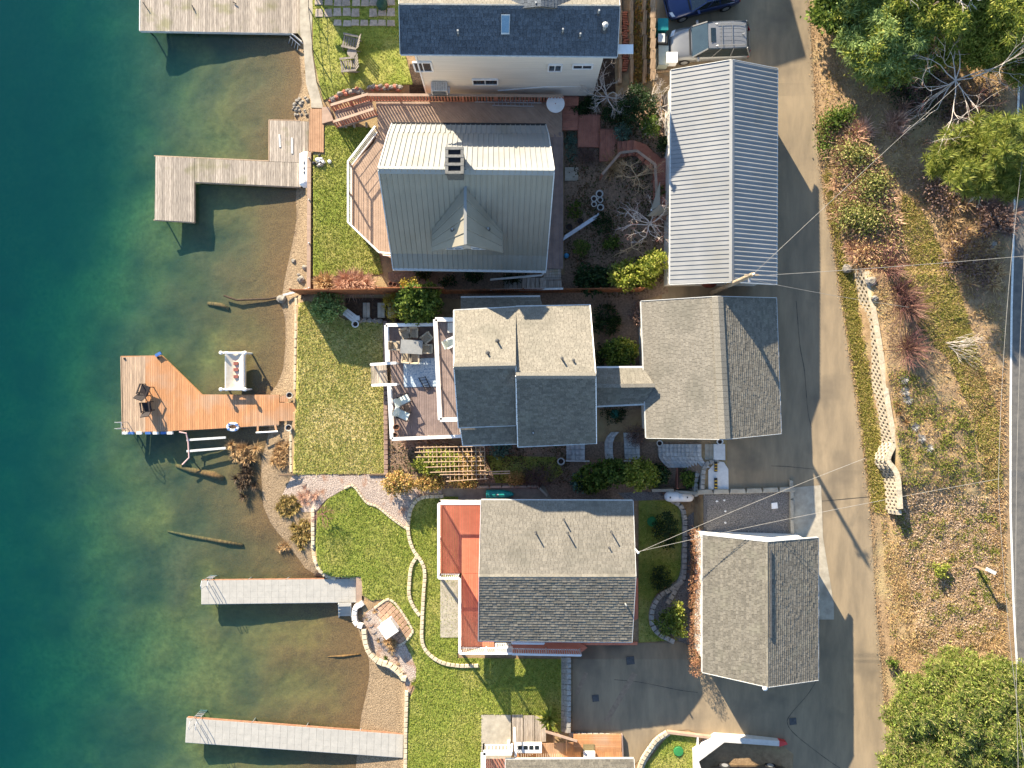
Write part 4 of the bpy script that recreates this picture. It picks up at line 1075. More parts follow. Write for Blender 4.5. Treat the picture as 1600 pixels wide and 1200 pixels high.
# plastic docks
def plastic_dock(label, q, z, nx, root, hoop, steps):
    """q: photo corners outer-top, root-top, root-bottom, outer-bottom"""
    W = [U(x, y, z) for x, y in q]; c = sum(W, Vector())/4
    T = thing('plastic_dock', label, 'dock', (c.x, c.y, 0))
    for i in range(nx):
        for j in range(4):
            u0, u1, v0, v1 = i/nx, (i+1)/nx, j/4, (j+1)/4; g = .0012
            f = lambda u, v: lerp(lerp(W[0], W[1], u), lerp(W[3], W[2], u), v)
            MB().prism([f(u0+g*.3, v0+g), f(u1-g*.3, v0+g), f(u1-g*.3, v1-g), f(u0+g*.3, v1-g)], .05).build('deck_panel', M_plast, T)
    for a, b in ((0, 1), (1, 2), (2, 3), (3, 0)):
        MB().bar(W[a]-Vector((0, 0, .12)), W[b]-Vector((0, 0, .12)), .05, .2).build('edge_beam', M_trim if a else mat('rusty_frame', lin(150, 110, 88), lin(120, 84, 66), 5, .8), T)
    for t in (.04, .3, .55, .8):
        for (a, b) in ((0, 1), (3, 2)):
            p = lerp(W[a], W[b], t); MB().tube([p-Vector((0, 0, .02)), Vector((p.x, p.y, -1.4))], .035, 8).build('pile', M_rail, T)
    p = lerp(W[0], W[1], .05)
    d = (W[0]-W[3]).normalized()
    ladder(T, p, d.x, d.y, M_rail, w=.42)
    return T, W
T, W = plastic_dock('white plastic dock with hoop ladder ending at the curved lawn corner', [(315, 907), (556, 904.5), (556, 941), (315, 944)], .4, 22, None, None, None)
MB().prism([U(556.5, 902, .72), U(566, 900, .72), U(565, 941, .72), U(556.5, 942, .72)], .4).build('ramp', M_pl_rose, T)
b = thing('dock_steps', 'white steps from the plastic dock down to the water', 'steps', U(540, 952, 0))
for i in range(4): MB().bar(U(529, 945+i*5, .55-i*.17), U(548, 944.5+i*5, .55-i*.17), .22, .05).build('tread', M_plast, b)
for x in (529, 548): MB().bar(U(x, 943, .55), U(x+1, 964, -.1), .04, .14).build('stringer', M_trim, b)
T, W = plastic_dock('lower white plastic dock leaning slightly, at the bottom edge', [(292, 1122), (630, 1148), (629, 1184), (290, 1160)], .4, 30, None, None, None)
# logs in the shallows
M_log = mat('wet_log', lin(128, 100, 62), lin(80, 62, 40), 4, .9, .02, 10, stretch=(2, .5, 1))
for lb, pts, r in (('long sunken log below the boat cradle', [(275, 727), (300, 735), (335, 742), (350, 748)], [.1, .2, .24, .16]),
                   ('sunken log stub near the rock boom', [(325, 474), (345, 477), (358, 483)], [.12, .17, .12]),
                   ('slim sunken log in the middle shallows', [(262, 830), (300, 838), (345, 846), (380, 852)], [.05, .11, .13, .1]),
                   ('short sunken branch near the curved block wall', [(512, 1026), (535, 1025), (563, 1022)], [.03, .08, .05])):
    MB().tube([U(x, y, float(hz(x, y))+.02) for x, y in pts], r, 9).build('sunken_log', M_log, label=lb, cat='log', smooth=True)
# log boom with pale rock float
T = thing('log_boom', 'dark log boom with pale board at the beach corner', 'boom', U(410, 468, 0))
MB().tube([U(350, 462, -.05), U(370, 469, .0), U(420, 467, .05), U(436, 464, .1)], .07, 7).build('log', mat('dark_log', lin(70, 56, 44), lin(48, 40, 32), 5), T)
MB().bar(U(443, 461, .35), U(486, 450, .5), .12, .1).build('board', M_trim, T)
M_rock = mat('rock', lin(150, 144, 134), lin(104, 99, 94), 5, .9, .03, 9, c3=lin(130, 122, 108), s3=2)
def rock(px, py, r, label, name='boulder', m=None, sq=.7, dz=0, parent=None, cat='boulder', group=None):
    c = G(px, py, dz); b = MB(); sd = rnd.random()*100; n1, n2 = 9, 6
    for i in range(n2+1):
        th = math.pi*i/n2
        for k in range(n1):
            a = 2*math.pi*k/n1; v = Vector((math.sin(th)*math.cos(a), math.sin(th)*math.sin(a), math.cos(th)))
            q = 1 + .38*mnoise.noise(v*1.4+Vector((sd, 0, 0)))
            b.v.append(tuple(c+Vector((v.x*r*q, v.y*r*q*.85, v.z*r*q*sq))+Vector((0, 0, r*.25))))
    for i in range(n2):
        for k in range(n1): b.f.append((i*n1+k, (i+1)*n1+k, (i+1)*n1+(k+1) % n1, i*n1+(k+1) % n1))
    return b.build(name, m or M_rock, parent, label=label if parent is None else None, cat=cat if parent is None else None, group=group)
rock(441, 467, .34, 'large pale boulder where the log boom meets the beach')
for x, y, r, l in ((459, 408, .18, 'pale rock at the waterline below the upper lawn'), (477, 418, .2, 'round rock close under the seawall'), (471, 437, .26, 'tan rock near the lower end of the seawall'), (467, 429, .12, 'small dark rock between the beach rocks')):
    rock(x, y, r, l)
for i in range(24):
    x, y = rnd.gauss(470, 5), rnd.gauss(170, 8)
    rock(x, y, rnd.uniform(.07, .16), 'small pale stone in the rocky corner above the L shaped dock', 'stone', cat='stone', group='stones at the dock corner')

T = thing('stone_pile', 'heap of dark and white stones beside the upturned dinghy', 'stones', G(502, 251))
for i in range(16): rock(rnd.gauss(502, 5), rnd.gauss(251, 4), rnd.uniform(.1, .17), '', 'stone', rnd.choice([M_rock, M_white, mat('dark_stone', lin(60, 60, 64), lin(40, 40, 44), 6)]), parent=T, dz=.08)
pp = lambda L_, z: [U(x, y, z) for x, y in L_]
def pr(L_, z, h=1.0):
    return [Vector((U(x, y, z+h).x, U(x, y, z+h).y, z)) for x, y in L_]
# ---------------------------------------------------------------- railings, blocks, stairs
def railing(T, pts, h, mr, mp=None, post=1.5, bal=.13, top=.12, topm=None, balw=.035, balm=None, gap0=.08):
    """pts: world points on the deck surface; posts, top rail and balusters as parts of T"""
    up = Vector((0, 0, 1))
    for a, b in zip(pts, pts[1:]):
        a = Vector(a); b = Vector(b); L = (b-a).length; d = (b-a).normalized()
        MB().bar(a+up*h, b+up*h, top, .05).build('top_rail', topm or mr, T)
        MB().bar(a+up*.1, b+up*.1, .05, .05).build('bottom_rail', mr, T)
        n = max(1, round(L/post))
        for i in range(n+1):
            p = lerp(a, b, i/n); MB().bar(p-up*.05, p+up*(h-.026), .09, .09, up=d).build('post', mp or mr, T)
        if bal:
            m = int(L/bal); bb = MB()
            for i in range(1, m):
                p = lerp(a, b, i/m); bb.bar(p+up*.126, p+up*(h-.026), balw, balw, up=d)
            if bb.v: bb.build('balusters', balm or mr, T, kind='stuff')
M_blk = mat('block_tan', lin(206, 192, 166), lin(172, 158, 134), 7, .95, .01, 25, var=.12, vsrc='object')
M_blkg = mat('block_grey', lin(168, 164, 156), lin(132, 128, 122), 7, .95, .01, 25, var=.12, vsrc='object')
M_dirtwood = mat('old_timber', lin(176, 150, 120), lin(128, 104, 80), 4, .9, .006, 14, stretch=(3, .6, 1))
def block_mesh(name, m, l, w, h, t=.85):
    b = MB()
    b.v = [(-l/2, -w/2, 0), (l/2, -w/2, 0), (l/2*t, w/2, 0), (-l/2*t, w/2, 0), (-l/2, -w/2, h), (l/2, -w/2, h), (l/2*t, w/2, h), (-l/2*t, w/2, h)]
    e = .02
    b.v += [(x*(1-e/l*2), y*(1-e/w*2), h+.012) for x, y, z in b.v[4:8]]
    b.f = [(3, 2, 1, 0), (0, 1, 5, 4), (1, 2, 6, 5), (2, 3, 7, 6), (3, 0, 4, 7), (4, 5, 9, 8), (5, 6, 10, 9), (6, 7, 11, 10), (7, 4, 8, 11), (8, 9, 10, 11)]
    return mesh_of(b, name, m)
def block_row(T, pts, l, w, h, m, dz=0, zfix=None, gap=.012, flip=0.0, jit=.02, parent=None, name='block'):
    """a row of edging blocks along a photo-pixel polyline"""
    me = block_mesh(name, m, l-gap, w, h)
    W = [G(x, y, dz) if zfix is None else U(x, y, zfix) for x, y in pts]
    n = 0
    for p, d in resample(W, l):
        inst(me, name, parent or T, p+Vector((0, 0, rnd.uniform(-.01, .01))), (0, 0, math.atan2(d.y, d.x)+flip+rnd.uniform(-jit, jit))); n += 1
    return n
def smooth_px(pts, n=6):
    """Catmull-Rom through photo-pixel points"""
    P = [Vector((x, y)) for x, y in pts]; P = [P[0]*2-P[1]]+P+[P[-1]*2-P[-2]]; out = []
    for i in range(1, len(P)-2):
        for k in range(n):
            t = k/n; a, b, c, d = P[i-1], P[i], P[i+1], P[i+2]
            q = .5*((2*b)+(c-a)*t+(2*a-5*b+4*c-d)*t*t+(3*b-a-3*c+d)*t**3); out.append((q.x, q.y))
    out.append((P[-2].x, P[-2].y)); return out
def edging(label, pts, l=.3, w=.22, h=.16, m=None, dz=0, sm=True, name='block_edging', cat='edging', zfix=None, courses=1, step=(0, 0)):
    q = smooth_px(pts) if sm else pts
    c = G(*q[len(q)//2]); T = thing(name, label, cat, c)
    for k in range(courses):
        block_row(T, [(x+step[0]*k, y+step[1]*k) for x, y in q], l, w, h, m or M_blk, dz+k*h if zfix is None else 0, None if zfix is None else zfix+k*h)
    return T
edging('curved pale block edging running down the lawn before the red deck', [(690, 775), (660, 777), (645, 790), (639, 812), (639, 835), (646, 858), (659, 877), (664, 895), (662, 930), (660, 970), (660, 1000), (668, 1018), (688, 1033), (715, 1039), (750, 1039)])
edging('short curved block edging forming a leaf shaped lawn bed', [(651, 870), (643, 885), (640, 910), (640, 930), (646, 946), (657, 962)])
edging('block wall curving round the lake side of the lower lawn', [(490, 797), (490, 830), (491, 860), (496, 882), (507, 896), (522, 902), (545, 903), (561, 902)], dz=-.12, h=.2)
edging('white ring of blocks at the end of the plastic dock', [(566, 942), (557, 948), (555, 962), (558, 972), (568, 978)], m=mat('block_white', lin(226, 220, 214), lin(200, 194, 188), 7, .9, .01, 25, var=.06, vsrc='object'), l=.34, w=.32, h=.3, dz=.2)
edging('low stone wall bending round the gravel bed by the water', [(570, 985), (573, 1005), (580, 1020), (593, 1032), (608, 1037), (620, 1045), (632, 1058)], l=.34, w=.3, h=.3, dz=.15)
edging('straight block wall along the lower gravel beach', [(636, 1082), (635.5, 1110), (634.5, 1140), (634, 1198)], l=.34, h=.2, dz=-.05, sm=False)
edging('straight block edging down the lake side of the straw coloured lawn', [(464, 472), (463.5, 520), (462.5, 560), (462, 614)], l=.55, h=.2, w=.16, dz=-.1, sm=False)
edging('block edging below the pots, lake side of the straw lawn', [(456, 672), (455.5, 700), (456, 740)], l=.5, h=.2, w=.16, dz=-.1, sm=False)
edging('timber edge between straw lawn and gravel path', [(458, 741.5), (602, 741)], l=2.0, h=.12, w=.12, m=M_frame, sm=False, dz=0)
edging('narrow brick strip under the white railed deck', [(602, 505), (603.5, 740)], l=.32, w=.26, h=.09, m=mat('strip_brick', lin(150, 126, 112), lin(120, 98, 88), 6, .9, var=.15, vsrc='object'), sm=False, dz=.03)
edging('pale edging stones along the gravel path top', smooth_px([(541, 762), (553, 760), (573, 785), (590, 792), (615, 812), (640, 829)]), l=.22, w=.12, h=.09, sm=False, dz=.02)
edging('winding block wall of the shaded bed behind the lower house', [(1050, 782), (1062, 790), (1068, 805), (1069, 840), (1068, 880), (1065, 905), (1048, 918), (1030, 930), (1019, 950), (1018, 972), (1028, 988), (1050, 1000)], m=M_blkg, l=.34, w=.3, h=.22, dz=.1)
edging('inner row of blocks beside the shaded pebble bed', [(1068, 860), (1066, 895), (1052, 925), (1040, 945)], m=M_blkg, l=.34, w=.3, h=.2, dz=.05)
edging('battered block wall holding up the lower parking court', [(880, 1030), (880, 1085), (879.5, 1142)], m=M_blkg, l=.34, w=.25, h=.16, sm=False, dz=-.05, courses=5, step=(2.2, 0))
edging('stone kerb at the foot of the lower parking court', [(893, 1146), (912, 1147), (935, 1147), (968, 1150)], m=M_blkg, l=.38, w=.25, h=.2, sm=False, dz=0)
edging('curved block wall beside the patch with the green lid', [(1042, 1146), (1028, 1156), (1016, 1172), (1005, 1190), (998, 1215)], m=M_blk, l=.3, w=.25, h=.18, dz=-.05, courses=2, step=(-3, -1))
edging('concrete block row edging the gravel pad', [(1100, 768), (1165, 766.5), (1232, 764)], m=M_conc, l=1.0, w=.28, h=.22, sm=False, dz=.02)
T = thing('kerb_wall', 'concrete kerb between gravel pad and apron', 'kerb', G(1235, 800)); block_row(T, [(1235, 764), (1236, 838)], 1.2, .2, .22, M_conc)
# shaded block stairs between the middle house and its garage
def block_stair(label, steps, rise, z0, m, l=.42):
    c = U(*steps[0][0], z0); T = thing('block_stair', label, 'stairs', c)
    for i, pl in enumerate(steps):
        me = block_mesh('tread_block', m, l-.015, .42, .5, 1.0)
        for p, d in resample([U(x, y, z0+i*rise-.5) for x, y in pl], l):
            inst(me, 'tread_block', T, p, (0, 0, math.atan2(d.y, d.x)+rnd.uniform(-.02, .02)))
M_step = mat('stair_block', lin(190, 190, 188), lin(156, 156, 156), 7, .9, .008, 25, var=.1, vsrc='object')
def px_stair(label, rows, name='block_stair'):
    """rows: (z, [photo quads]) block outlines per course"""
    c = rows[0][1][0][0]; T = thing(name, label, 'stairs', U(c[0], c[1], rows[0][0]-.3))
    for z, quads in rows:
        for q in quads: MB().prism([U(x, y, z+rnd.uniform(-.008, .008)) for x, y in q], .35).build('tread_block', M_step, T)
def courses(n, x0, dx, ys, z0, rise, lean, w=None):
    out = []
    for i in range(n):
        qs = []
        for k in range(len(ys)-1):
            a, b = x0+i*dx+lean(k), x0+i*dx+lean(k+1); ww = (w or dx)-.35
            qs.append([(a, ys[k]+.25), (a+ww, ys[k]+.25), (b+ww, ys[k+1]-.25), (b, ys[k+1]-.25)])
        out.append((z0+i*rise, qs))
    return out
px_stair('broad grey block stair climbing to the garage parking', courses(11, 1029, 6.05, [694, 700, 706.5, 713, 719, 725, 731], 2.02, .112, lambda k: [0, 0, 0, .6, 3.4, 8.5, 15][k]))
px_stair('two curved grey block steps by the flagstone path', courses(2, 945.5, 6.2, [675, 683, 692, 701, 710, 718], 1.52, .14, lambda k: [10, 3, 0, 0, .3, 1.5][k]))
px_stair('four grey block steps beside the round dark shrub', courses(4, 975.5, 6.0, [676, 684, 692, 701, 710, 718], 1.62, .13, lambda k: [-1, -.5, 0, .3, .8, 1.5][k]))
px_stair('four grey block steps at the corner of the middle house', courses(4, 885, 7.3, [693, 702, 711, 719], 1.12, .12, lambda k: 0))
for pts, lb in (((( 884, 720), (921, 720.5)), 'grey plank edging the steps at the house corner'), (((975, 720), (1008, 720.5)), 'grey plank edging the four middle steps')):
    MB().bar(G(*pts[0], .35), G(*pts[1], .35), .08, .12).build('edge_plank', M_trim, label=lb, cat='plank')
T = thing('landing', 'pale concrete landing slabs at the head of the block stair', 'landing', G(1112, 705))
for x0_, x1_, dz in ((1094, 1101, 3.0), (1101.5, 1108, 3.06), (1108.5, 1115, 3.1), (1115.5, 1133, 3.22)):
    MB().prism([U(x0_, 694, dz), U(x1_, 694, dz), U(x1_+.3, 719, dz), U(x0_, 718, dz)], .4).build('slab', M_conc if x0_ < 1110 else mat('pale_concrete', lin(214, 214, 212), lin(196, 196, 196), 4, .8), T)
T = thing('turning_wall', 'curved grey block wall round the striped parking slab', 'wall', G(1095, 740))
for k in range(4): block_row(T, smooth_px([(1118, 720), (1104, 723), (1098, 733), (1096.5, 750), (1095, 768)] if k == 3 else [(1108-k*0, 722), (1098-(3-k)*3, 727), (1092-(3-k)*3.5, 738), (1089-(3-k)*3, 752), (1089-(3-k)*3, 772)]), .3, .24, .3, M_blkg, zfix=1.9+k*.33)
c = G(1120, 742)
T = thing('parking_slab', 'octagonal concrete slab with two yellow striped wheel stops', 'slab', c)
MB().prism([G(x, y, .07) for x, y in ((1107, 735), (1117, 723), (1122, 721), (1131, 722), (1138, 733), (1138.5, 765), (1107, 765))], .15).build('slab', mat('pale_concrete', lin(214, 214, 212), lin(196, 196, 196), 4, .8), T)
M_yel = mat('yellow_paint', lin(206, 166, 60), lin(180, 140, 50), 6, .7)
for y0_, y1_ in ((721.5, 737), (747, 764)):
    a, b = G(1118.5, y0_, .14), G(1118.5, y1_, .14); o = MB().bar(a, b, .16, .13).build('wheel_stop', M_black, T)
    for i in range(3): p = lerp(a, b, .2+.3*i); q = lerp(a, b, .32+.3*i); MB().bar(p+Vector((0, 0, .003)), q+Vector((0, 0, .003)), .168, .135).build('stripe', M_yel, o)
# pavers of the top yard
T = thing('paver_patio', 'grid of square grey pavers set in grass at the top edge', 'patio', G(555, 20))
me = block_mesh('paver', mat('paver', lin(176, 164, 150), lin(140, 130, 120), 5, .9, .006, 25, var=.12, vsrc='object'), .56, .54, .06)
for r, y in enumerate((-12, 3, 20, 36)):
    for x in (499, 513, 528, 542, 556, 570, 584, 598, 611):
        if (r == 3 and x < 515 and rnd.random() < .2) or rnd.random() < .06: continue
        inst(me, 'paver', T, G(x+rnd.uniform(-1, 1), y+rnd.uniform(-1, 1), .03), (0, 0, rnd.uniform(-.05, .05)), (.95, .95 if r < 3 else .7, 1))
M_teak = mat('grey_teak', lin(150, 142, 132), lin(116, 108, 100), 5, .85)
def slat_chair(loc, rz, label):
    T = thing('slatted_chair', label, 'chair', loc); R = Matrix.Rotation(rz, 3, 'Z'); loc = Vector(loc)
    P = lambda x, y, z: loc + R @ Vector((x, y, z))
    for i in range(6): MB().bar(P(-.36, -.4+i*.15, .42-.025*i), P(.36, -.4+i*.15, .42-.025*i), .1, .025).build('seat_slat', M_teak, T)
    for i in range(5): MB().bar(P(-.3+i*.15, .42, .3), P(-.36+i*.18, .78, 1.0), .11, .025, up=Vector((0, 0, 1))).build('back_slat', M_teak, T)
    for sx in (-.4, .4):
        MB().bar(P(sx, -.45, .6), P(sx, .5, .55), .13, .03).build('armrest', M_teak, T); MB().bar(P(sx, -.4, 0), P(sx, -.4, .585), .08, .05, up=Vector((1, 0, 0))).build('leg', M_teak, T)
        MB().bar(P(sx*.85, -.3, .38), P(sx*.85, .75, .02), .04, .1).build('leg', M_teak, T)
slat_chair(G(549, 71), -1.75, 'slatted garden chair in shade above the little round table')
slat_chair(G(546, 107), -1.45, 'slatted garden chair in sun below the little round table')
c = G(552.5, 87)
T = thing('side_table', 'little round grey table between the two slatted chairs', 'table', c)
MB().lathe(c+Vector((0, 0, .45)), [(.3, 0), (.31, .02), (.3, .04)], 18).build('table_top', mat('table_grey', lin(150, 140, 132), lin(130, 122, 114), 5), T); MB().lathe(c, [(.18, 0), (.05, .04), (.05, .45)], 10).build('pedestal', M_black, T)
c = G(598, 10); T = thing('fire_bowl', 'dark green domed garden pod on the paver patio', 'fire bowl', c)
MB().lathe(c, [(.15, 0), (.34, .12), (.36, .3), (.3, .42)], 14).build('bowl', mat('dark_green', lin(40, 76, 60), lin(30, 58, 48), 5, .6), T); MB().lathe(c+Vector((0, 0, .43)), [(.32, 0), (.2, .1), (.03, .14)], 14).build('lid', MATS['dark_green'], T)
# ---------------------------------------------------------------- deck of the metal roofed house
zd = 2.15
T = thing('timber_deck', 'rose brown wrapround deck of the metal roofed house', 'deck', U(700, 180, 1))
planks(T, [(583, 150), (880, 150), (880, 206), (606, 206), (587, 196)], zd, -45, .15, M_pl_rose, hr=.9)
planks(T, [(587, 196.5), (640, 206.5), (614, 300), (543.5, 252), (580, 216)], zd, -60, .15, M_pl_rose, hr=.9)
planks(T, [(543.5, 252), (640, 300), (640, 420), (602, 396.5), (592, 394), (543.5, 347)], zd, 90, .15, M_pl_rose, hr=.9)
planks(T, [(848, 206.5), (880, 206.5), (880, 420), (848, 420)], zd, 90, .15, M_pl_brown)
for a, b in (((583, 150), (587, 197)), ((587, 197), (543, 252)), ((543, 252), (543, 347)), ((543, 347), (593, 395)), ((593, 395), (612, 397))):
    qa, qb = pr([a, b], zd); MB().bar(qa-Vector((0, 0, .16)), qb-Vector((0, 0, .16)), .05, .26).build('rim_board', M_pl_brown, T)
    p, q = U(*a, 0), U(*b, 0)
    d = (U(*b, zd)-U(*a, zd)); nn = Vector((-d.y, d.x, 0)).normalized(); nn = nn if nn.x > 0 else -nn
    MB().quad(U(*a, zd-.3)+nn*.3, U(*b, zd-.3)+nn*.3, Vector(((U(*b, zd)+nn*.3).x, (U(*b, zd)+nn*.3).y, .7)), Vector(((U(*a, zd)+nn*.3).x, (U(*a, zd)+nn*.3).y, .7))).build('skirting', M_sidgrey, T)

railing(T, pr([(586, 197), (543.5, 252), (543.5, 347), (592, 394), (611, 396)], zd), 1.0, M_white, M_pl_brown, post=2.3, bal=0, top=.1, topm=M_white)
for a, b in (((586, 197), (543.5, 252)), ((543.5, 252), (543.5, 347)), ((543.5, 347), (592, 394))):
    for z in (.35, .6, .8): MB().tube([q_+Vector((0, 0, z)) for q_ in pr([a, b], zd)], .012, 4).build('rail_cable', M_rail, T)
railing(T, pr([(575, 148), (669, 148.5), (880, 150)], zd), 1.0, M_pl_brick, post=2.1, bal=.19, top=.16, topm=M_pl_rose, balw=.085)
T = thing('ramp', 'railed timber ramp from the boardwalk up to the rose brown deck', 'ramp', U(540, 170, .9))
W = [Vector((p.x, p.y, p.z-1)) for p in (U(517, 164, 2.0), U(575, 147, zd+1), U(584, 170, zd+1), U(521, 190, 2.0))]
nn = 27
for i in range(nn):
    f = lambda u, v: lerp(lerp(W[0], W[1], u), lerp(W[3], W[2], u), v)
    MB().slab([f(i/nn, 0), f((i+.93)/nn, 0), f((i+.93)/nn, 1), f(i/nn, 1)], .04).build('plank', M_pl_rose, T)
railing(T, [W[0], W[1]], 1.0, M_pl_brick, post=1.4, bal=.18, top=.16, topm=M_pl_rose, balw=.07); railing(T, [W[3], W[2]], 1.0, M_pl_brick, post=1.4, bal=.18, top=.16, topm=M_pl_rose, balw=.07)
MB().bar(W[3]-Vector((0, 0, .1)), W[2]-Vector((0, 0, .1)), .05, .25).build('stringer', M_pl_brown, T); MB().bar(W[0]-Vector((0, 0, .1)), W[1]-Vector((0, 0, .1)), .05, .25).build('stringer', M_pl_brown, T)
MB().prism([U(503, 167, .96), U(514, 167, 1.0), U(521, 188, 1.0), U(503, 193, .96)], .2).build('landing', M_pl_rose, T)
for x in (527, 541, 554, 573): MB().box(U(x, 196, .95), (.12, .3, .35)).build('footing', M_conc, T)
# firewood under the ramp rail / stone pile
for k, (cx_, cy_, n_, lb) in enumerate(((535, 146, 22, 'curved pile of red and white stones beside the ramp'), (605, 139, 24, 'row of grey river stones along the deck rail'))):
    T = thing('stone_pile', lb, 'stones', G(cx_, cy_))
    for i in range(n_):
        t = i/(n_-1)
        x, y = (516+t*52, 159-math.sin(t*2.2)*17+rnd.uniform(-3, 3)) if k == 0 else (578+t*48, 138+rnd.uniform(-3, 3))
        rock(x, y, rnd.uniform(.1, .2), '', 'stone', rnd.choice([M_rock, mat('red_stone', lin(184, 120, 98), lin(150, 96, 80), 6), M_rock]), parent=T, dz=.05)
c = U(868, 162, zd+.72)
T = thing('round_table', 'round white table at the far corner of the rose brown deck', 'table', c-Vector((0, 0, .72)))
MB().lathe(c, [(.5, -.03), (.56, -.015), (.56, .015), (.54, .03)], 32).build('table_top', M_white, T); MB().lathe(c-Vector((0, 0, .72)), [(.3, 0), (.06, .05), (.06, .69)], 12).build('pedestal', M_white, T); MB().lathe(c+Vector((0, 0, .03)), [(.035, 0), (.03, .015)], 8).build('umbrella_hole', mat('faded_red', lin(150, 90, 80), lin(120, 70, 64), 6), T)
for k, (a, b, w_) in enumerate((((742, 154.5), (846, 156), .38), ((769, 160.5), (834, 162), .34))):
    A, B = U(*a, zd+.12+.1*(1-k)), U(*b, zd+.12+.1*(1-k)); s = Vector((0, w_/2, 0))
    T = thing('ladder', ('long aluminium ladder lying against the deck rail', 'shorter aluminium ladder lying beside the long one')[k], 'ladder', (A+B)/2)
    for sg in (-1, 1): MB().bar(A+s*sg, B+s*sg, .05, .08).build('side_rail', M_rail, T)
    for i in range(14-4*k): p = lerp(A, B, (i+.5)/(14-4*k)); MB().bar(p-s, p+s, .04, .04).build('rung', M_rail, T)
# brick-red platforms and winding stair to the long garage
T = thing('winding_stair', 'red brown platforms and winding stair up to the long garage', 'stairs', G(960, 230))
for pl, z in (([(880, 152), (904, 152), (903, 165), (882, 165)], 2.0), ([(879, 166), (903, 166), (902, 203), (879, 203)], 1.85), ([(903, 180), (937.5, 180), (937.5, 230), (903, 230)], 1.7), ([(937.5, 202.5), (964.5, 202.5), (963, 252), (937, 252)], 1.95)):
    planks(T, pl, z, 90 if z != 1.85 else 0, .15, M_pl_brick, name='plank')
    for i in range(4): MB().bar(U(*pl[i], z-.12), U(*pl[(i+1) % 4], z-.12), .04, .18).build('rim_board', M_pl_brick, T)
st = [((965, 221), (965, 248)), ((972.5, 220.5), (971, 246)), ((981, 219.5), (978.5, 244)), ((990, 219), (990, 243)), ((1010, 226), (996, 245)), ((1022, 238), (1005, 254)), ((1034, 248), (1014, 262)), ((1044, 243), (1020, 268))]
for i, (a, b) in enumerate(st[:-1]):
    z = 2.25+i*.15; a2, b2 = st[i+1]
    MB().prism([U(*a, z), U(*a2, z), U(*b2, z), U(*b, z)], .06).build('tread', M_pl_brick, T)
    MB().prism([U(*a, z-.065), lerp(U(*a, z-.065), U(*a2, z-.065), .12), lerp(U(*b, z-.065), U(*b2, z-.065), .12), U(*b, z-.065)], .12).build('riser', M_pl_brown, T)
planks(T, [(1044, 243), (1047, 243), (1047, 322), (1021, 322), (1020, 268)], 3.35, 0, .15, M_pl_brick)
ra_ = [U(*p, z) for p, z in (((938, 279), 1.95), ((966, 246), 2.05), ((991, 243), 2.5), ((1019, 264), 3.0), ((1021, 300), 3.1), ((1021, 318), 3.1))]
for a, b in zip(ra_, ra_[1:]):
    MB().bar(a+Vector((0, 0, .9)), b+Vector((0, 0, .9)), .16, .05).build('handrail', M_pl_rose, T)
    for t in (0, .5): p = lerp(a, b, t); MB().bar(p-Vector((0, 0, .3)), p+Vector((0, 0, .87)), .09, .09, up=Vector((1, 0, 0))).build('post', M_pl_brick, T)
T = thing('gate_roof', 'small peaked metal hood over the stair head beside the garage', 'porch', G(1030, 320))
a = [U(1017, 326, 4.6), U(1031, 285, 4.6), U(1030, 320, 5.0), U(1046, 322, 5.0), U(1046, 336, 4.6), U(1010, 338, 4.6)]
MB().slab([U(1016, 330, 4.5), U(1031, 284, 4.6), U(1031, 320, 4.9)], .05).build('hood', M_metal_shade, T); MB().slab([U(1011, 338, 4.45), U(1031, 320, 4.9), U(1046, 321, 4.9), U(1046, 336, 4.45)], .05).build('hood', M_metal_shade, T)
for x, y in ((1018, 328), (1042, 332)): MB().bar(U(x, y, 3.0), U(x, y, 4.55), .1, .1, up=Vector((1, 0, 0))).build('post', M_white, T)
MB().box(G(893, 272, .06), (.85, .85, .1)).build('stepping_slab', M_conc, label='square grey slab set in the garden soil', cat='slab')
for a, b in (((893-9, 272), (893+9, 272)), ((893, 263), (893, 281))):
    pass
# garden stair down the side of the metal roofed house
T = thing('garden_stair', 'long railed timber stair beside the metal roofed house', 'stairs', U(815, 440, .9))
for i in range(11):
    x = 844-i*7; z = 2.0-i*.1
    MB().prism([U(x, 434, z), U(x+6.2, 433.5, z), U(x+6.2, 451, z), U(x, 452, z)], .05).build('tread', M_pl_old, T)
for i in range(4): MB().prism([U(850, 421+i*4.2, 2.1-i*.04), U(876, 420+i*4.2, 2.1-i*.04), U(877, 424+i*4.2, 2.1-i*.04), U(849, 425+i*4.2, 2.1-i*.04)], .05).build('tread', M_pl_old, T)
planks(T, [(848, 438), (877, 438), (878, 451), (848, 451)], 1.95, 90, .14, M_pl_old)
for a, b in (((766, 437), (847, 430)), ((847, 430), (853, 416)), ((766, 453), (880, 451))): MB().bar(U(*a, 2.2 if a[0] < 800 and b[1] < 452 else 2.7), U(*b, 2.9), .12, .06).build('handrail', M_trim, T)
for x, y in ((767, 437), (806, 434), (846, 430), (767, 453), (820, 452), (878, 451)): MB().bar(U(x, y, .9), U(x, y, 2.6), .09, .09, up=Vector((1, 0, 0))).build('post', M_trim, T)
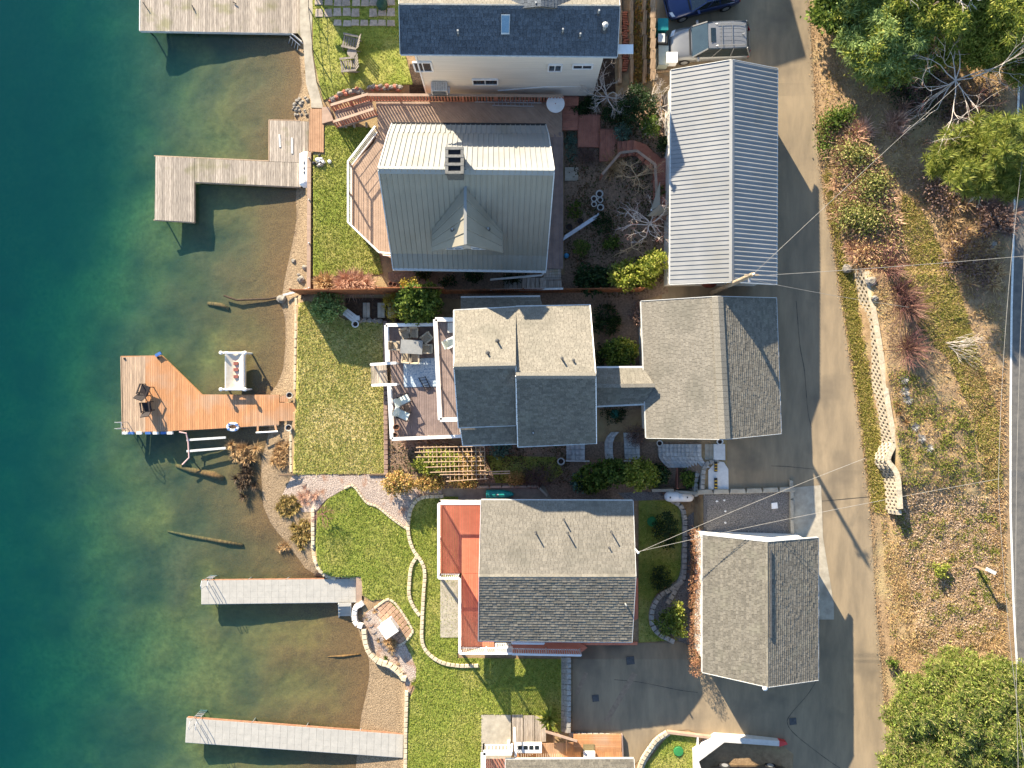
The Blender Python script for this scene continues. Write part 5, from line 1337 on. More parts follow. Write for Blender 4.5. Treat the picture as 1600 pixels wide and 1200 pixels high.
# fence between the two upper lots
M_fence = mat('fence_redbrown', lin(150, 96, 62), lin(112, 70, 46), 5, .85, var=.15, vsrc='object')
def fence(label, pts, h, bw=.14, m=None, dz=0):
    T = thing('board_fence', label, 'fence', G(*pts[0])); W = [G(x, y, dz) for x, y in pts]
    b = MB(); b.box((0, 0, h/2), (bw-.012, .025, h)); me = mesh_of(b, 'board', m or M_fence)
    for p, d in resample(W, bw): inst(me, 'board', T, p, (0, 0, math.atan2(d.y, d.x)))
    for a, b_ in zip(W, W[1:]):
        for z in (h*.25, h*.98): MB().bar(a+Vector((0, .035, z)), b_+Vector((0, .035, z)), .04, .09).build('rail', m or M_fence, T)
    for p, d in resample(W, 2.4): MB().bar(p+Vector((0, .05, 0)), p+Vector((0, .05, h+.05)), .09, .09, up=d).build('post', m or M_fence, T)
fence('low red brown board fence below the metal roofed house', [(472, 461), (600, 460)], 2.5)
fence('taller red brown board fence behind the rhododendron', [(600, 459.5), (700, 459)], 2.9)
fence('red brown board fence running behind the side stair', [(700, 459), (880, 457), (1000, 456)], 1.6)
# firewood, pots, fountain
# ---------------------------------------------------------------- deck of the middle house
zd = 1.75; zu = 3.6
T = thing('timber_deck', 'brown deck with wide white rails before the middle house', 'deck', U(650, 600, .8))
planks(T, [(603, 508), (700, 507), (722, 683), (612, 686)], zd, 90, .145, M_pl_brown, hr=.9)
planks(T, [(579, 569), (603.5, 568), (606, 600), (580, 601.5)], zd-.2, 90, .145, M_pl_old)
for a, b in (((602, 508), (604, 562)), ((607, 606), (611, 686)), ((611, 686), (722, 683))): qa, qb = pr([a, b], zd); MB().bar(qa-Vector((0, 0, .15)), qb-Vector((0, 0, .15)), .05, .28).build('rim_board', M_pl_brown, T)
railing(T, pr([(700, 507), (603, 508), (604.5, 565)], zd), 1.0, M_white, post=1.9, bal=0, top=.2)
railing(T, pr([(607.5, 602), (612, 686), (722, 681.5)], zd), 1.0, M_white, post=1.9, bal=0, top=.2)
railing(T, pr([(579, 569.5), (619, 567)], zd-.1), 1.0, M_white, post=1.0, bal=.2, top=.16, balw=.05)
railing(T, pr([(581, 602), (620, 600.5)], zd-.1), 1.0, M_white, post=1.0, bal=.2, top=.16, balw=.05)
for z in (.35, .65):
    MB().tube([q_+Vector((0, 0, z)) for q_ in pr([(603, 508), (604.5, 565)], zd)], .012, 4).build('rail_cable', M_rail, T)
T = thing('upper_deck', 'narrow upper balcony with wide white rail against the middle house', 'balcony', U(697, 580, zd))
planks(T, [(680, 499.5), (714, 500), (722, 654), (688, 656)], zu, 90, .145, M_pl_brown, hr=.9)
MB().prism([p_-Vector((0, 0, .06)) for p_ in pr([(679, 498.5), (716, 499), (724, 655), (687, 657)], zu, .9)], .16).build('joist_frame', M_white, T)
railing(T, pr([(716, 499.5), (680, 499), (687.5, 656), (722, 655)], zu), 1.0, M_white, post=2.0, bal=0, top=.24)
for x, y in ((682, 502), (684, 580), (688, 652)): MB().bar(U(x, y, zd), U(x, y, zu-.2), .12, .12, up=Vector((1, 0, 0))).build('post', M_white, T)
M_rug = mat('rug', lin(150, 168, 184), lin(198, 204, 206), 16, .95, c3=lin(120, 142, 166), s3=9, t3=(.5, .62))
MB().prism(pp([(630, 561), (681, 559), (684, 604), (631, 605)], zd+.03), .02).build('outdoor_rug', M_rug, label='pale blue patterned rug on the brown deck', cat='rug')
M_wick = mat('wicker_tan', lin(186, 172, 150), lin(150, 136, 116), 14, .85)
M_tblt = mat('table_slate', lin(150, 150, 148), lin(128, 130, 130), 3, .35)
c = U(643, 542, zd+.74)
T = thing('dining_table', 'square grey patio table on the brown deck', 'table', c-Vector((0, 0, .74)))
MB().box(c, (1.36, .86, .05), rz=-.06).build('table_top', M_tblt, T)
for sx in (-.55, .55):
    for sy in (-.32, .32): MB().bar(c+Vector((sx, sy, -.74)), c+Vector((sx, sy, -.03)), .06, .06, up=Vector((1, 0, 0))).build('leg', M_dkch, T)
for x, y, r_, lb in ((648, 522, 0, 'at its shaded far side'), (667, 530, -.9, 'at its shaded far corner'), (668, 546, -1.57, 'on the house side'), (650, 559, 3.14, 'on the rug side, in shade'), (637, 558, 3.0, 'on the rug side, in sun'), (620, 541, 1.57, 'on the lake side'), (635, 524, .3, 'at its far lake corner')):
    garden_chair(U(x, y, zd), r_, 'patio_chair', 'tan wicker chair of the square patio table, ' + lb, 'chair', M_wick, M_wick, group='patio chairs round the square table', w=.5, lean=.14, back=.42)
M_mint = mat('mint_cushion', lin(222, 230, 222), lin(204, 214, 206), 5, .8)
garden_chair(U(634, 624, zd), .25+math.pi/2+.2, 'cushioned_chair', 'cushioned chair on the brown deck, nearer the rug', 'chair', M_mint, M_dkch, w=.58, lean=.3)
garden_chair(U(633, 648, zd), 1.5-.35, 'cushioned_chair', 'cushioned chair on the brown deck, nearer the flower pots', 'chair', M_mint, M_dkch, w=.58, lean=.3)
c = U(635, 637, zd+.4); T = thing('side_table', 'tiny dark table between the two cushioned chairs', 'table', c-Vector((0, 0, .4)))
MB().box(c, (.32, .32, .03)).build('table_top', M_dkch, T)
for sx in (-.13, .13):
    for sy in (-.13, .13): MB().bar(c+Vector((sx, sy, -.4)), c+Vector((sx, sy, -.02)), .03, .03, up=Vector((1, 0, 0))).build('leg', M_dkch, T)
garden_chair(U(706, 536, zu), 2.0, 'balcony_chair', 'white chair half under the eave on the upper balcony', 'chair', M_mint, M_white, w=.5, lean=.2)
c = U(706, 512, zu+.45); T = thing('balcony_table', 'small white table at the far end of the upper balcony', 'table', c-Vector((0, 0, .45)))
MB().box(c, (.5, .6, .04)).build('table_top', M_trim, T); MB().lathe(c-Vector((0, 0, .45)), [(.2, 0), (.04, .04), (.04, .44)], 8).build('pedestal', M_trim, T)
a = U(663, 596, zd+.06); T = thing('folding_stand', 'dark folding lattice stand lying across the rug edge', 'stand', a)
for k in range(5): MB().bar(U(655+k*2.4, 591+k*4, zd+.1), U(664+k*2.2, 589+k*4.2, zd+.1), .03, .02).build('lath', M_dkch, T)
MB().bar(U(654, 590, zd+.1), U(664.5, 609, zd+.1), .05, .04).build('side', M_dkch, T); MB().bar(U(664, 588, zd+.1), U(673, 607, zd+.1), .05, .04).build('side', M_dkch, T); MB().bar(U(664.5, 609, zd+.1), U(673, 608, zd+.1), .06, .05).build('side', M_dkch, T)
# trellis pergola
zt = 2.9
T = thing('trellis_pergola', 'pale lattice pergola over the climbing shrubs beside the middle house', 'pergola', G(700, 720))
M_latt = mat('lattice_wood', lin(206, 176, 146), lin(172, 142, 114), 5, .85)
rws = [((650, 699), (757, 697)), ((648, 706.5), (757, 705)), ((650, 714), (757, 713)), ((662, 722), (757, 720)), ((665, 730), (758, 727)), ((672, 738), (760, 735)), ((687, 741.5), (759, 741)), ((697, 752), (763, 747.5))]
for i, (a, b) in enumerate(rws): MB().bar(U(*a, zt+.045), U(*b, zt+.045), .04, .05).build('slat', M_latt, T)
for i in range(16):
    x = 655+i*6.8; lo = 697; hi = min(751, 708+i*6) if i < 8 else 749
    MB().bar(U(x, lo, zt), U(x+1.0, hi, zt), .035, .04).build('slat', M_latt, T)
for x, y in ((652, 700), (756, 698), (758, 745), (700, 745)): MB().bar(G(x, y), U(x, y, zt), .1, .1, up=Vector((1, 0, 0))).build('post', M_latt, T)
for y in (737.5, 741): MB().bar(U(752, y, zt-.2), U(797, y-1.5, zt-.2), .06, .06).build('beam', M_latt, T)
# pots
M_terra = mat('terracotta', lin(150, 112, 92), lin(124, 90, 74), 5, .85); M_potg = mat('grey_pot', lin(200, 192, 180), lin(166, 158, 148), 5, .8); M_soil = mat('soil', lin(62, 48, 40), lin(40, 32, 28), 10, .95)
def pot(px, py, z, r, label, m=None, h=.4, soil=True):
    c = U(px, py, z); T = thing('plant_pot', label, 'pot', c)
    MB().lathe(c, [(r*.7, 0), (r*.95, h*.9), (r, h*.92), (r, h), (r*.86, h), (r*.84, h-.08)], 16).build('pot', m or M_potg, T)
    MB().lathe(c+Vector((0, 0, h-.09)), [(r*.84, 0), (r*.5, .02), (.02, .03)], 12).build('soil', M_soil, T)
    return T
for x, y, z, r, lb, m in ((455, 617.5, .6, .21, 'pale pot on the lawn edge above the cedar dock root', None), (453.5, 668, .6, .22, 'pale pot on the lawn edge below the cedar dock root', None), (557, 507, .8, .23, 'white rimmed pot at the end of the grey bench', M_white),
                          (621, 667, zd, .21, 'round pot at the lake corner of the brown deck', M_terra), (618.5, 679.5, zd, .18, 'darker pot right at the brown deck corner', M_terra), (617, 500, 1.1, .14, 'small red pot beside the rhododendron', M_terra),
                          (612, 445, .9, .16, 'left of two small pots by the log fence', M_terra), (618, 446, .9, .16, 'right of two small pots by the log fence', M_terra), (1029, 692, 1.9, .2, 'grey rimmed pot at the foot of the block stair', M_trim), (1122.5, 689.5, 3.1, .19, 'white rimmed black pot by the landing', M_white),
                          (876, 720, 1.0, .24, 'dark rimmed pot at the shaded lawn end', M_trim)):
    pot(x, y, z, r, lb, m)
for i, (x, y, r) in enumerate(((936, 304.5, .24), (927.5, 312, .2), (937, 314, .19), (927.5, 320.5, .18), (937.5, 325.5, .22), (889, 356, .2), (906, 347, .18))):
    pot(x, y, 1.5, r, ('white pot at the top of the garden pot cluster', 'white square pot at the left of the garden pot cluster', 'white pot in the middle of the garden pot cluster', 'grey pot low in the garden pot cluster', 'wire rimmed pot at the foot of the garden pot cluster', 'dark pot beside the garden slide, lower end', 'dark pot beside the garden slide, middle')[i], M_trim if i < 5 else M_black, .3)
# slide/bench leaning in garden
T = thing('garden_bench', 'long pale blue metal bench tilted across the garden', 'bench', G(908, 355))
a, b = G(881, 372, .45), G(934, 337, .45)
for k in (-.14, 0, .14): s = Vector((.5, .8, 0))*k; MB().bar(a+s, b+s, .12, .04).build('slat', M_rail, T)
for t in (.04, .5, .96): p = lerp(a, b, t); MB().bar(p-Vector((.12, .2, 0)), p+Vector((.12, .2, 0)), .05, .1).build('bracket', M_rail, T); MB().bar(p-Vector((0, 0, .45)), p, .06, .06, up=Vector((1, 0, 0))).build('leg', M_rail, T)
c = G(885, 399.5, .16); MB().lathe(c, [(.03, -.16), (.13, -.1), (.17, 0), (.13, .1), (.03, .16)], 12).build('garden_ball', mat('sky_blue', lin(90, 170, 210), lin(80, 156, 196), 5, .4), smooth=True, label='bright blue ball at the edge of the deck walk', cat='ball')
# grey bench and slab steps by the round shrub
T = thing('grey_bench', 'grey painted corner bench between round shrub and lawn', 'bench', G(548, 497))
for k in range(3): MB().bar(G(536+k*2.6, 489-k*3, .45), G(553+k*2, 503-k*4, .45), .15, .05).build('slat', M_trim, T)
MB().bar(G(551, 497, .45), G(562, 497, .45), .3, .05).build('slat', M_trim, T)
for x, y in ((538, 489), (553, 500)): MB().box(G(x, y, .22), (.1, .3, .4)).build('leg', M_trim, T)
T = thing('slab_steps', 'grey slab steps in the shaded nook beside the rhododendron', 'steps', G(580, 485))
for x0_, x1_, z in ((567, 578, .15), (590, 600, .35), (606, 618, .5)):
    for i in range(2): MB().prism([G(x0_+i*5.6, 473, z), G(x0_+5.2+i*5.6, 473, z), G(x0_+5.2+i*5.6, 496, z), G(x0_+i*5.6, 496, z)], .2).build('slab', M_conc, T)
sheet('nook_paving', [(540, 466), (640, 466), (640, 503), (560, 503), (556, 496), (540, 490)], .06, M_dark, 5)
T = thing('stone_row', 'row of rough stones between nook and lawn', 'stones', G(580, 502))
for x in (563, 570, 578, 586, 594): rock(x, 501+rnd.uniform(-2, 2), .2, '', 'stone', parent=T, dz=.05)
# ---------------------------------------------------------------- red deck of the lower house
zd = 2.3
T = thing('timber_deck', 'coral red deck with white picket rails round the lower house', 'deck', U(715, 900, .8))
planks(T, [(686, 789), (760, 788), (760, 902), (686, 902)], zd, 90, .145, M_pl_coral, hr=.9)
planks(T, [(719, 902.5), (760, 902.5), (760, 1019), (719, 1019)], zd, 90, .145, M_pl_coral, hr=.9)
planks(T, [(760.5, 996), (772, 996), (772, 1019), (760.5, 1019)], zd, 90, .145, M_pl_coral)
for a, b in (((684, 787), (684, 904)), ((684, 904), (717, 904)), ((717, 904), (717, 1022)), ((717, 1022), (800, 1022)), ((684, 787), (752, 787))): qa, qb = pr([a, b], zd); MB().bar(qa-Vector((0, 0, .15)), qb-Vector((0, 0, .15)), .05, .3).build('rim_board', M_white, T)
for x, y in ((687, 790), (687, 900), (720, 1018), (760, 1018)): MB().bar(U(x, y, .7), U(x, y, zd-.1), .14, .14, up=Vector((1, 0, 0))).build('post', M_white, T)
railing(T, pr([(752, 787), (685, 787), (685, 903.5), (718, 903.5), (718, 1021), (800, 1021)], zd), 1.0, M_white, post=2.0, bal=.12, top=.13)
T = thing('entry_walk', 'shaded red walkway and stair with white pickets behind the lower house', 'walkway', U(860, 1012, 1.6))
planks(T, [(800, 1003), (905, 1003), (918, 1012), (905, 1022), (800, 1022)], 1.9, 0, .145, M_pl_coral)
planks(T, [(905, 1003), (996, 1003), (996, 1008), (905, 1008)], 1.8, 0, .145, M_pl_coral); planks(T, [(990, 903), (997, 903), (997, 1003), (990, 1003)], 1.5, 90, .145, M_pl_coral)
railing(T, pr([(800, 1022), (908, 1024)], 1.95), 1.0, M_white, post=2.0, bal=.14, top=.13, balw=.05)
railing(T, pr([(800, 1005), (850, 1005.5)], 1.95), 1.0, M_white, post=2.0, bal=.14, top=.13, balw=.05)
for i in range(7): MB().prism([U(773+i*3.6, 1005, zd-.05-i*.06), U(777+i*3.6, 1005, zd-.05-i*.06), U(777+i*3.6, 1021, zd-.05-i*.06), U(773+i*3.6, 1021, zd-.05-i*.06)], .05).build('tread', M_trim, T)
sheet('patio', [(688, 905), (722, 905), (722, 996), (688, 996)], .08, M_conc, 5)
sheet('kayak_slab', [(690, 763), (850, 759), (862, 780), (690, 790)], .03, mat('old_concrete', lin(150, 140, 124), lin(126, 116, 102), 3, .9), 5)
T = thing('kerb_wall', 'low concrete kerb round the kayak slab', 'kerb', G(850, 770)); block_row(T, [(755, 760), (840, 759), (862, 781)], .8, .14, .3, M_conc)
# teal rowing boat
c = G(781, 772, .1); T = thing('rowing_boat', 'teal upturned rowing boat beside the lower house roof', 'boat', c); b = MB(); L, Wd = 1.75, .56
M_teal = mat('teal_hull', lin(44, 158, 150), lin(36, 140, 136), 4, .45)
for i in range(13):
    t = i/12; x = (t-.5)*L; wv = Wd/2*(1-max(0, 2*t-1)**2.4*.72)*(1 if t > 0 else .85); hgt = .34
    for k in range(9): a = math.pi*k/8; b.v.append((c.x+x, c.y+math.copysign(abs(math.cos(a))**.7, math.cos(a))*wv, c.z+math.sin(a)**.7*hgt))
for i in range(12):
    for k in range(8): j = i*9+k; b.f.append((j, j+1, j+10, j+9))
b.f += [tuple(range(9))[::-1], tuple(108+k for k in range(9))]
b.build('hull', M_teal, T, smooth=True); MB().bar(c+Vector((-L/2, 0, .345)), c+Vector((L/2-.1, 0, .345)), .04, .03).build('keel', M_teal, T); MB().box(c+Vector((-.15, .02, .36)), (.12, .05, .03)).build('mark', M_white, T)
# fire pit terrace
c = G(618, 972)
T = thing('fire_terrace', 'paved terrace with tan border below the plastic dock', 'terrace', c)
pv = block_mesh('paver', mat('rose_paver', lin(176, 144, 120), lin(150, 120, 100), 5, .9, .005, 25, var=.1, vsrc='object'), .29, .29, .05)
ter = [(588, 948), (603, 937), (612, 938), (624, 950), (643, 980), (643, 990), (632, 1003), (622, 1008), (606, 988)]
W0 = G(600, 945); u1 = (G(640, 985)-W0); u1 = Vector((u1.x, u1.y, 0)).normalized(); u2 = Vector((-u1.y, u1.x, 0))
for i in range(-4, 14):
    for j in range(-9, 5):
        q = W0+u1*(i*.3)+u2*(j*.3); k = S*(1-.8/H); x, y = q.x/k+CX, CY-q.y/k
        if inpoly(np.array([[x, y]]), ter)[0]: inst(pv, 'paver', T, G(x, y, .03), (0, 0, math.atan2(u1.y, u1.x)))
block_row(T, smooth_px(ter[:8]), .3, .14, .1, M_blk, .02)
c = G(610, 976)
T = thing('fire_table', 'white square covered fire table on the paved terrace', 'table', c); R = math.radians(35)
MB().box(c+Vector((0, 0, .42)), (.85, .85, .75), rz=R).build('cover', M_white, T)
b = MB(); k = .48
top = [c+Matrix.Rotation(R, 3, 'Z') @ Vector((x*k, y*k, .86)) for x, y in ((-1, -1), (1, -1), (1, .55), (.55, 1), (-1, 1))]
b.prism(top, .09); b.build('lid', M_white, T)
# bottom house patio, deck, small fence
sheet('lower_patio', [(752, 1117), (798, 1117), (800, 1260), (752, 1260)], .07, M_conc, 5)
T = thing('timber_deck', 'grey and orange deck pieces of the house at the bottom edge', 'deck', G(860, 1160))
zd = 1.9
for i, x in enumerate((800, 818, 836)): planks(T, [(x, 1117+i), (x+17, 1117+i), (x+17, 1159), (x, 1159)], 1.1+i*.1, 90, .14, M_pl_old)
planks(T, [(806, 1163), (908, 1160), (908, 1188), (806, 1188)], zd, 90, .14, M_pl_red)
planks(T, [(896, 1147), (971, 1147), (971, 1175), (896, 1175)], 2.2, 0, .14, M_pl_red); planks(T, [(929, 1175), (972, 1175), (973, 1188), (929, 1188)], 2.2, 90, .14, M_pl_red)
planks(T, [(755, 1186), (800, 1186), (800, 1230), (755, 1230)], 2.6, 90, .14, M_pl_brick)
railing(T, pr([(755, 1230), (755, 1176), (800, 1176)], 2.4), 1.0, M_white, post=2, bal=.2, top=.3, balw=.06)
railing(T, pr([(804, 1150), (806, 1182)], zd), 1.0, M_white, post=2, bal=.2, top=.14)
MB().bar(U(971.5, 1147, 2.05), U(973, 1186, 2.05), .08, .3).build('rim_board', M_pl_brown, T)
T = thing('window_box', 'white rack of four small panes lying on the orange deck', 'rack', U(826, 1168, zd)); MB().box(U(826, 1168, zd+.3), (1.62, .42, .55)).build('frame', M_white, T)
for k in range(4): MB().box(U(812.5+k*8.8, 1168, zd+.58), (.26, .24, .02)).build('pane', M_glass, T)
T = thing('stair_rail', 'leaning red picket stair rail of the bottom house', 'railing', U(878, 1150, 1.8))
a, b = U(853, 1143, 2.6), U(902, 1158, 3.1)
MB().bar(a, b, .14, .06).build('top_rail', M_pl_rose, T)
for i in range(20): p = lerp(a, b, i/19); MB().bar(p-Vector((0, 0, .03)), p+Vector((.12, .3 if i < 0 else -.55, -.9)), .05, .04, up=Vector((1, 0, 0))).build('picket', M_pl_red, T)
for x, y in ((866, 1167), (885, 1176)): MB().bar(U(x, y, zd), lerp(a, b, (x-853)/49), .07, .07, up=Vector((1, 0, 0))).build('brace', M_pl_red, T)
MB().prism(pp([(911, 1163), (929, 1163), (929, 1176), (911, 1176)], 2.24), .02).build('door_mat', mat('mat_olive', lin(130, 116, 84), lin(112, 100, 72), 12), label='olive door mat on the orange deck', cat='mat')
MB().prism(pp([(912, 1177), (930, 1177), (930, 1186), (912, 1186)], 2.6), .3).build('storage_box', M_white, label='white box beside the olive door mat', cat='box')
MB().prism(pp([(793, 1160), (797, 1159), (798, 1172), (793, 1172)], 1.2), .4).build('utility_box', M_white, label='small white box against the bottom deck rail', cat='box')
# lids, drains
def disc(px, py, r, dz, name, label, m, cat, seg=20):
    c = G(px, py, dz); T = thing(name, label, cat, c); MB().lathe(c, [(r, -.1), (r, .03), (r*.92, .05), (.02, .06)], seg).build('lid', m, T); MB().lathe(c, [(r*1.08, -.12), (r*1.08, .0)], seg).build('rim', m, T)
M_lid = mat('green_lid', lin(52, 128, 72), lin(44, 112, 64), 5, .6)
disc(1060.5, 1174, .3, .08, 'septic_lid', 'round green lid in the lower grass patch', M_lid, 'lid')
disc(961, 647, .27, .1, 'septic_lid', 'round teal lid in the shaded court between house and garage', mat('teal_lid', lin(44, 118, 104), lin(38, 104, 92), 5, .6), 'lid')
disc(1019, 815, .3, .06, 'septic_lid', 'round green lid in the shaded lawn behind the lower house', M_lid, 'lid')
for x, y, lb in ((985, 1032, 'round manhole in the lower parking court'), (930.5, 1091, 'small drain grate in the lower parking court'), (1239, 1127, 'square drain grate in the driveway')):
    MB().box(G(x, y, .03), (.42, .42, .03) if x != 985 else (.5, .5, .03), rz=.1).build('drain_grate', M_flash, label=lb, cat='drain')
# propane tank
c = G(1061, 776, .62)
T = thing('propane_tank', 'white horizontal gas tank beside the shaded bed', 'tank', c-Vector((0, 0, .6)))
pr = [(-.93, .02), (-.9, .16), (-.8, .27), (-.65, .32), (.65, .32), (.8, .27), (.9, .16), (.93, .02)]
b = MB(); b.tube([c+Vector((x, 0, 0)) for x, r in pr], [r for x, r in pr], 16); b.build('tank', M_white, T, smooth=True)
MB().lathe(c+Vector((.1, -.02, .28)), [(.15, 0), (.15, .1), (.1, .14), (.02, .15)], 12).build('dome', M_white, T)
for sx in (-.55, .55): MB().box(c+Vector((sx, 0, -.45)), (.12, .5, .35)).build('saddle', M_conc, T)
for dx in (-.62, .45): MB().box(c+Vector((dx, 0, .32)), (.08, .1, .04)).build('valve', M_flash, T)
MB().box(G(1195+15, 790, .06), (.36, .36, .1), rz=.1).build('well_cover', M_white, label='pale square cover in the gravel pad', cat='cover')
for i, (x, y) in enumerate(((1120, 783), (1131.5, 781.5), (1133, 798.5), (1133, 816.5))): rock(x, y, .08, ('white stone left in the upper gravel pad', 'white stone right in the upper gravel pad', 'white stone in the middle of the gravel pad', 'white stone low in the gravel pad')[i], 'stone', M_white, cat='stone')
T = thing('planter_box', 'timber sided planter with bush beside the block stair', 'planter', G(1072, 748)); MB().box(G(1058, 747, .25), (.1, 1.3, .5)).build('side', M_pl_brick, T); MB().box(G(1073, 747, .2), (1.1, 1.25, .4)).build('soil', M_dark, T)
T = thing('retaining_wall', 'concrete wall below the hedge between middle and lower lots', 'wall', G(1030, 764)); 
for a, b in (((1018, 765), (1052, 765)), ((1060, 767), (1095, 770))): MB().bar(G(*a, .35), G(*b, .35), .18, .7).build('wall_panel', M_conc, T)
sheet('hedge_gravel', [(965, 770), (1030, 768), (1045, 780), (980, 783)], .05, M_grav, 5)
# thin concrete white wall and stair at the bottom right
T = thing('retaining_wall', 'bright white angled wall beside the black car', 'wall', G(1140, 1165))
for pl in ([(1086, 1178), (1120, 1152), (1132, 1160), (1092, 1190)], [(1120, 1152), (1172, 1154), (1176, 1163), (1132, 1160)], [(1172, 1154), (1218, 1158), (1218, 1166), (1176, 1163)], [(1086, 1178), (1092, 1190), (1106, 1230), (1088, 1230)]): MB().prism([U(x, y, 3.0) for x, y in pl], 1.4).build('wall_panel', mat('limewash', lin(206, 201, 194), lin(190, 186, 180), 4, .8), T)
MB().prism(pp([(1218, 1158), (1229, 1160), (1231, 1163), (1218, 1167)], 3.02), .5).build('red_end', mat('red_paint', lin(206, 70, 66), lin(190, 60, 58), 5, .5), T)
MB().bar(G(1042, 1143, .15), G(1117, 1152, .15), .14, .3).build('kerb_beam', M_pl_rose, label='pale beam along the top of the lower grass patch', cat='beam'); MB().bar(G(1089.5, 1150, .15), G(1090, 1190, .15), .1, .3).build('kerb_beam', M_trim, label='pale beam down the side of the lower grass patch', cat='beam')
# ---------------------------------------------------------------- plants
def leaf_arrays(C, A, N_, ln, wd):
    """diamond leaves: C base points, A long axes, N_ normals"""
    n = len(C); s = np.cross(A, N_); s /= np.linalg.norm(s, axis=1, keepdims=True)+1e-9
    ln = np.asarray(ln).reshape(-1, 1)*np.ones((n, 1)); wd = np.asarray(wd).reshape(-1, 1)*np.ones((n, 1))
    up = np.cross(s, A)
    V = np.empty((n, 4, 3)); V[:, 0] = C; V[:, 1] = C+A*ln*.55+s*wd+up*ln*.06; V[:, 2] = C+A*ln; V[:, 3] = C+A*ln*.55-s*wd+up*ln*.06
    return V.reshape(-1, 3), np.arange(4*n).reshape(-1, 4)
def unit(a): return a/(np.linalg.norm(a, axis=-1, keepdims=True)+1e-9)
def crown_pts(blobs, ncl, per, sig, up=.35, shell=(.72, 1.04), low=-.35):
    """leaf positions grouped in clumps over ellipsoid blobs -> positions, outward directions"""
    P = []; O = []
    area = np.array([b[1]*b[2]+b[1]*b[3] for b in blobs]); area = area/area.sum()
    for (c, rx, ry, rz), w in zip(blobs, area):
        k = max(3, int(ncl*w)); d = unit(rng.normal(size=(k*3, 3))); d = d[d[:, 2] > low][:k]
        r = rng.uniform(*shell, (len(d), 1)); R = np.array([rx, ry, rz])
        cc = np.array(c)+d*r*R
        o = unit(d/R); o[:, 2] += up; o = unit(o)
        q = np.repeat(cc, per, 0)+rng.normal(size=(len(cc)*per, 3))*sig
        P.append(q); O.append(np.repeat(o, per, 0))
    return np.vstack(P), np.vstack(O)
def clumpy(blobs, k=6, f=.42):
    """break each ellipsoid into a core and smaller lobes round its upper surface"""
    out = []
    for c, rx, ry, rz in blobs:
        out.append((c, rx*.72, ry*.72, rz*.7))
        for i in range(k):
            a = 6.283*i/k+rnd.random(); e = rnd.uniform(-.1, .9); q = rnd.uniform(.62, .95)
            out.append((c+Vector((math.cos(a)*math.cos(e)*rx*q, math.sin(a)*math.cos(e)*ry*q, math.sin(e)*rz*q)), rx*f*rnd.uniform(.7, 1.15), ry*f*rnd.uniform(.7, 1.15), rz*f*rnd.uniform(.7, 1.2)))
    return out
def foliage(T, blobs, ncl, per, sig, ln, wd, m, name='foliage', spread=.8, up=.35, droop=0, low=-.35, shell=(.72, 1.04), parent=None):
    P, O = crown_pts(blobs, ncl, per, sig, up, shell, low)
    A = unit(O*.5+rng.normal(size=P.shape)*spread); A[:, 2] -= droop; A = unit(A)
    Nn = unit(O+rng.normal(size=P.shape)*.5)
    V, F = leaf_arrays(P, A, Nn, ln*(.6+.8*rng.random(len(P))), wd*(.7+.6*rng.random(len(P))))
    return fast(name, V, F, m, parent or T)
M_bark = mat('bark', lin(120, 104, 90), lin(84, 72, 62), 6, .95, .02, 12)
M_barkw = mat('pale_bark', lin(212, 202, 192), lin(172, 160, 150), 6, .9, .01, 14)
M_barkr = mat('red_twig', lin(144, 98, 94), lin(118, 78, 76), 6, .8)
M_barky = mat('lit_bark', lin(214, 184, 144), lin(170, 138, 104), 6, .9)
def limbs(T, base, targets, r, m, name='limb', wig=.12):
    for t in targets:
        p = [Vector(base)]; t = Vector(t); n = 5
        for i in range(1, n+1):
            q = lerp(Vector(base), t, i/n)+Vector((rnd.gauss(0, wig), rnd.gauss(0, wig), rnd.gauss(0, wig)*.6))*(1 if i < n else .4); p.append(q)
        MB().tube(p, [r*(1-.75*i/n) for i in range(n+1)], 6).build(name, m, T)
def twig_tree(T, base, dirs, length, depth, r, m, name='branch', spread=.6, kids=3, shrink=.68, up=.15, tips=None, tipm=None):
    """recursive bare branches in one mesh (and their fine tips in another)"""
    b = MB(); tb = MB()
    def grow(p, d, L, r_, lev):
        pts = [p]; q = p; dd = d.copy(); n = 3
        for i in range(n):
            dd = (dd+Vector((rnd.gauss(0, .2), rnd.gauss(0, .2), rnd.gauss(0, .13)+up*.15))).normalized(); q = q+dd*(L/n); pts.append(q)
        (tb if (tipm and lev == 0) else b).tube(pts, [r_*(1-.5*i/n) for i in range(n+1)], 4 if lev < 2 else 6, cap=False)
        if lev > 0:
            for k in range(kids):
                s = pts[rnd.choice((1, 2, 3)) if k else 3]
                nd = (dd+Vector((rnd.gauss(0, spread), rnd.gauss(0, spread), rnd.gauss(0, spread*.6)+up))).normalized()
                grow(s, nd, L*shrink*rnd.uniform(.75, 1.15), r_*.58, lev-1)
    for d in dirs: grow(Vector(base), Vector(d).normalized(), length*rnd.uniform(.8, 1.15), r, depth)
    o = b.build(name, m, T)
    if tb.v: tb.build('twigs', tipm, o, kind='stuff')
    return o
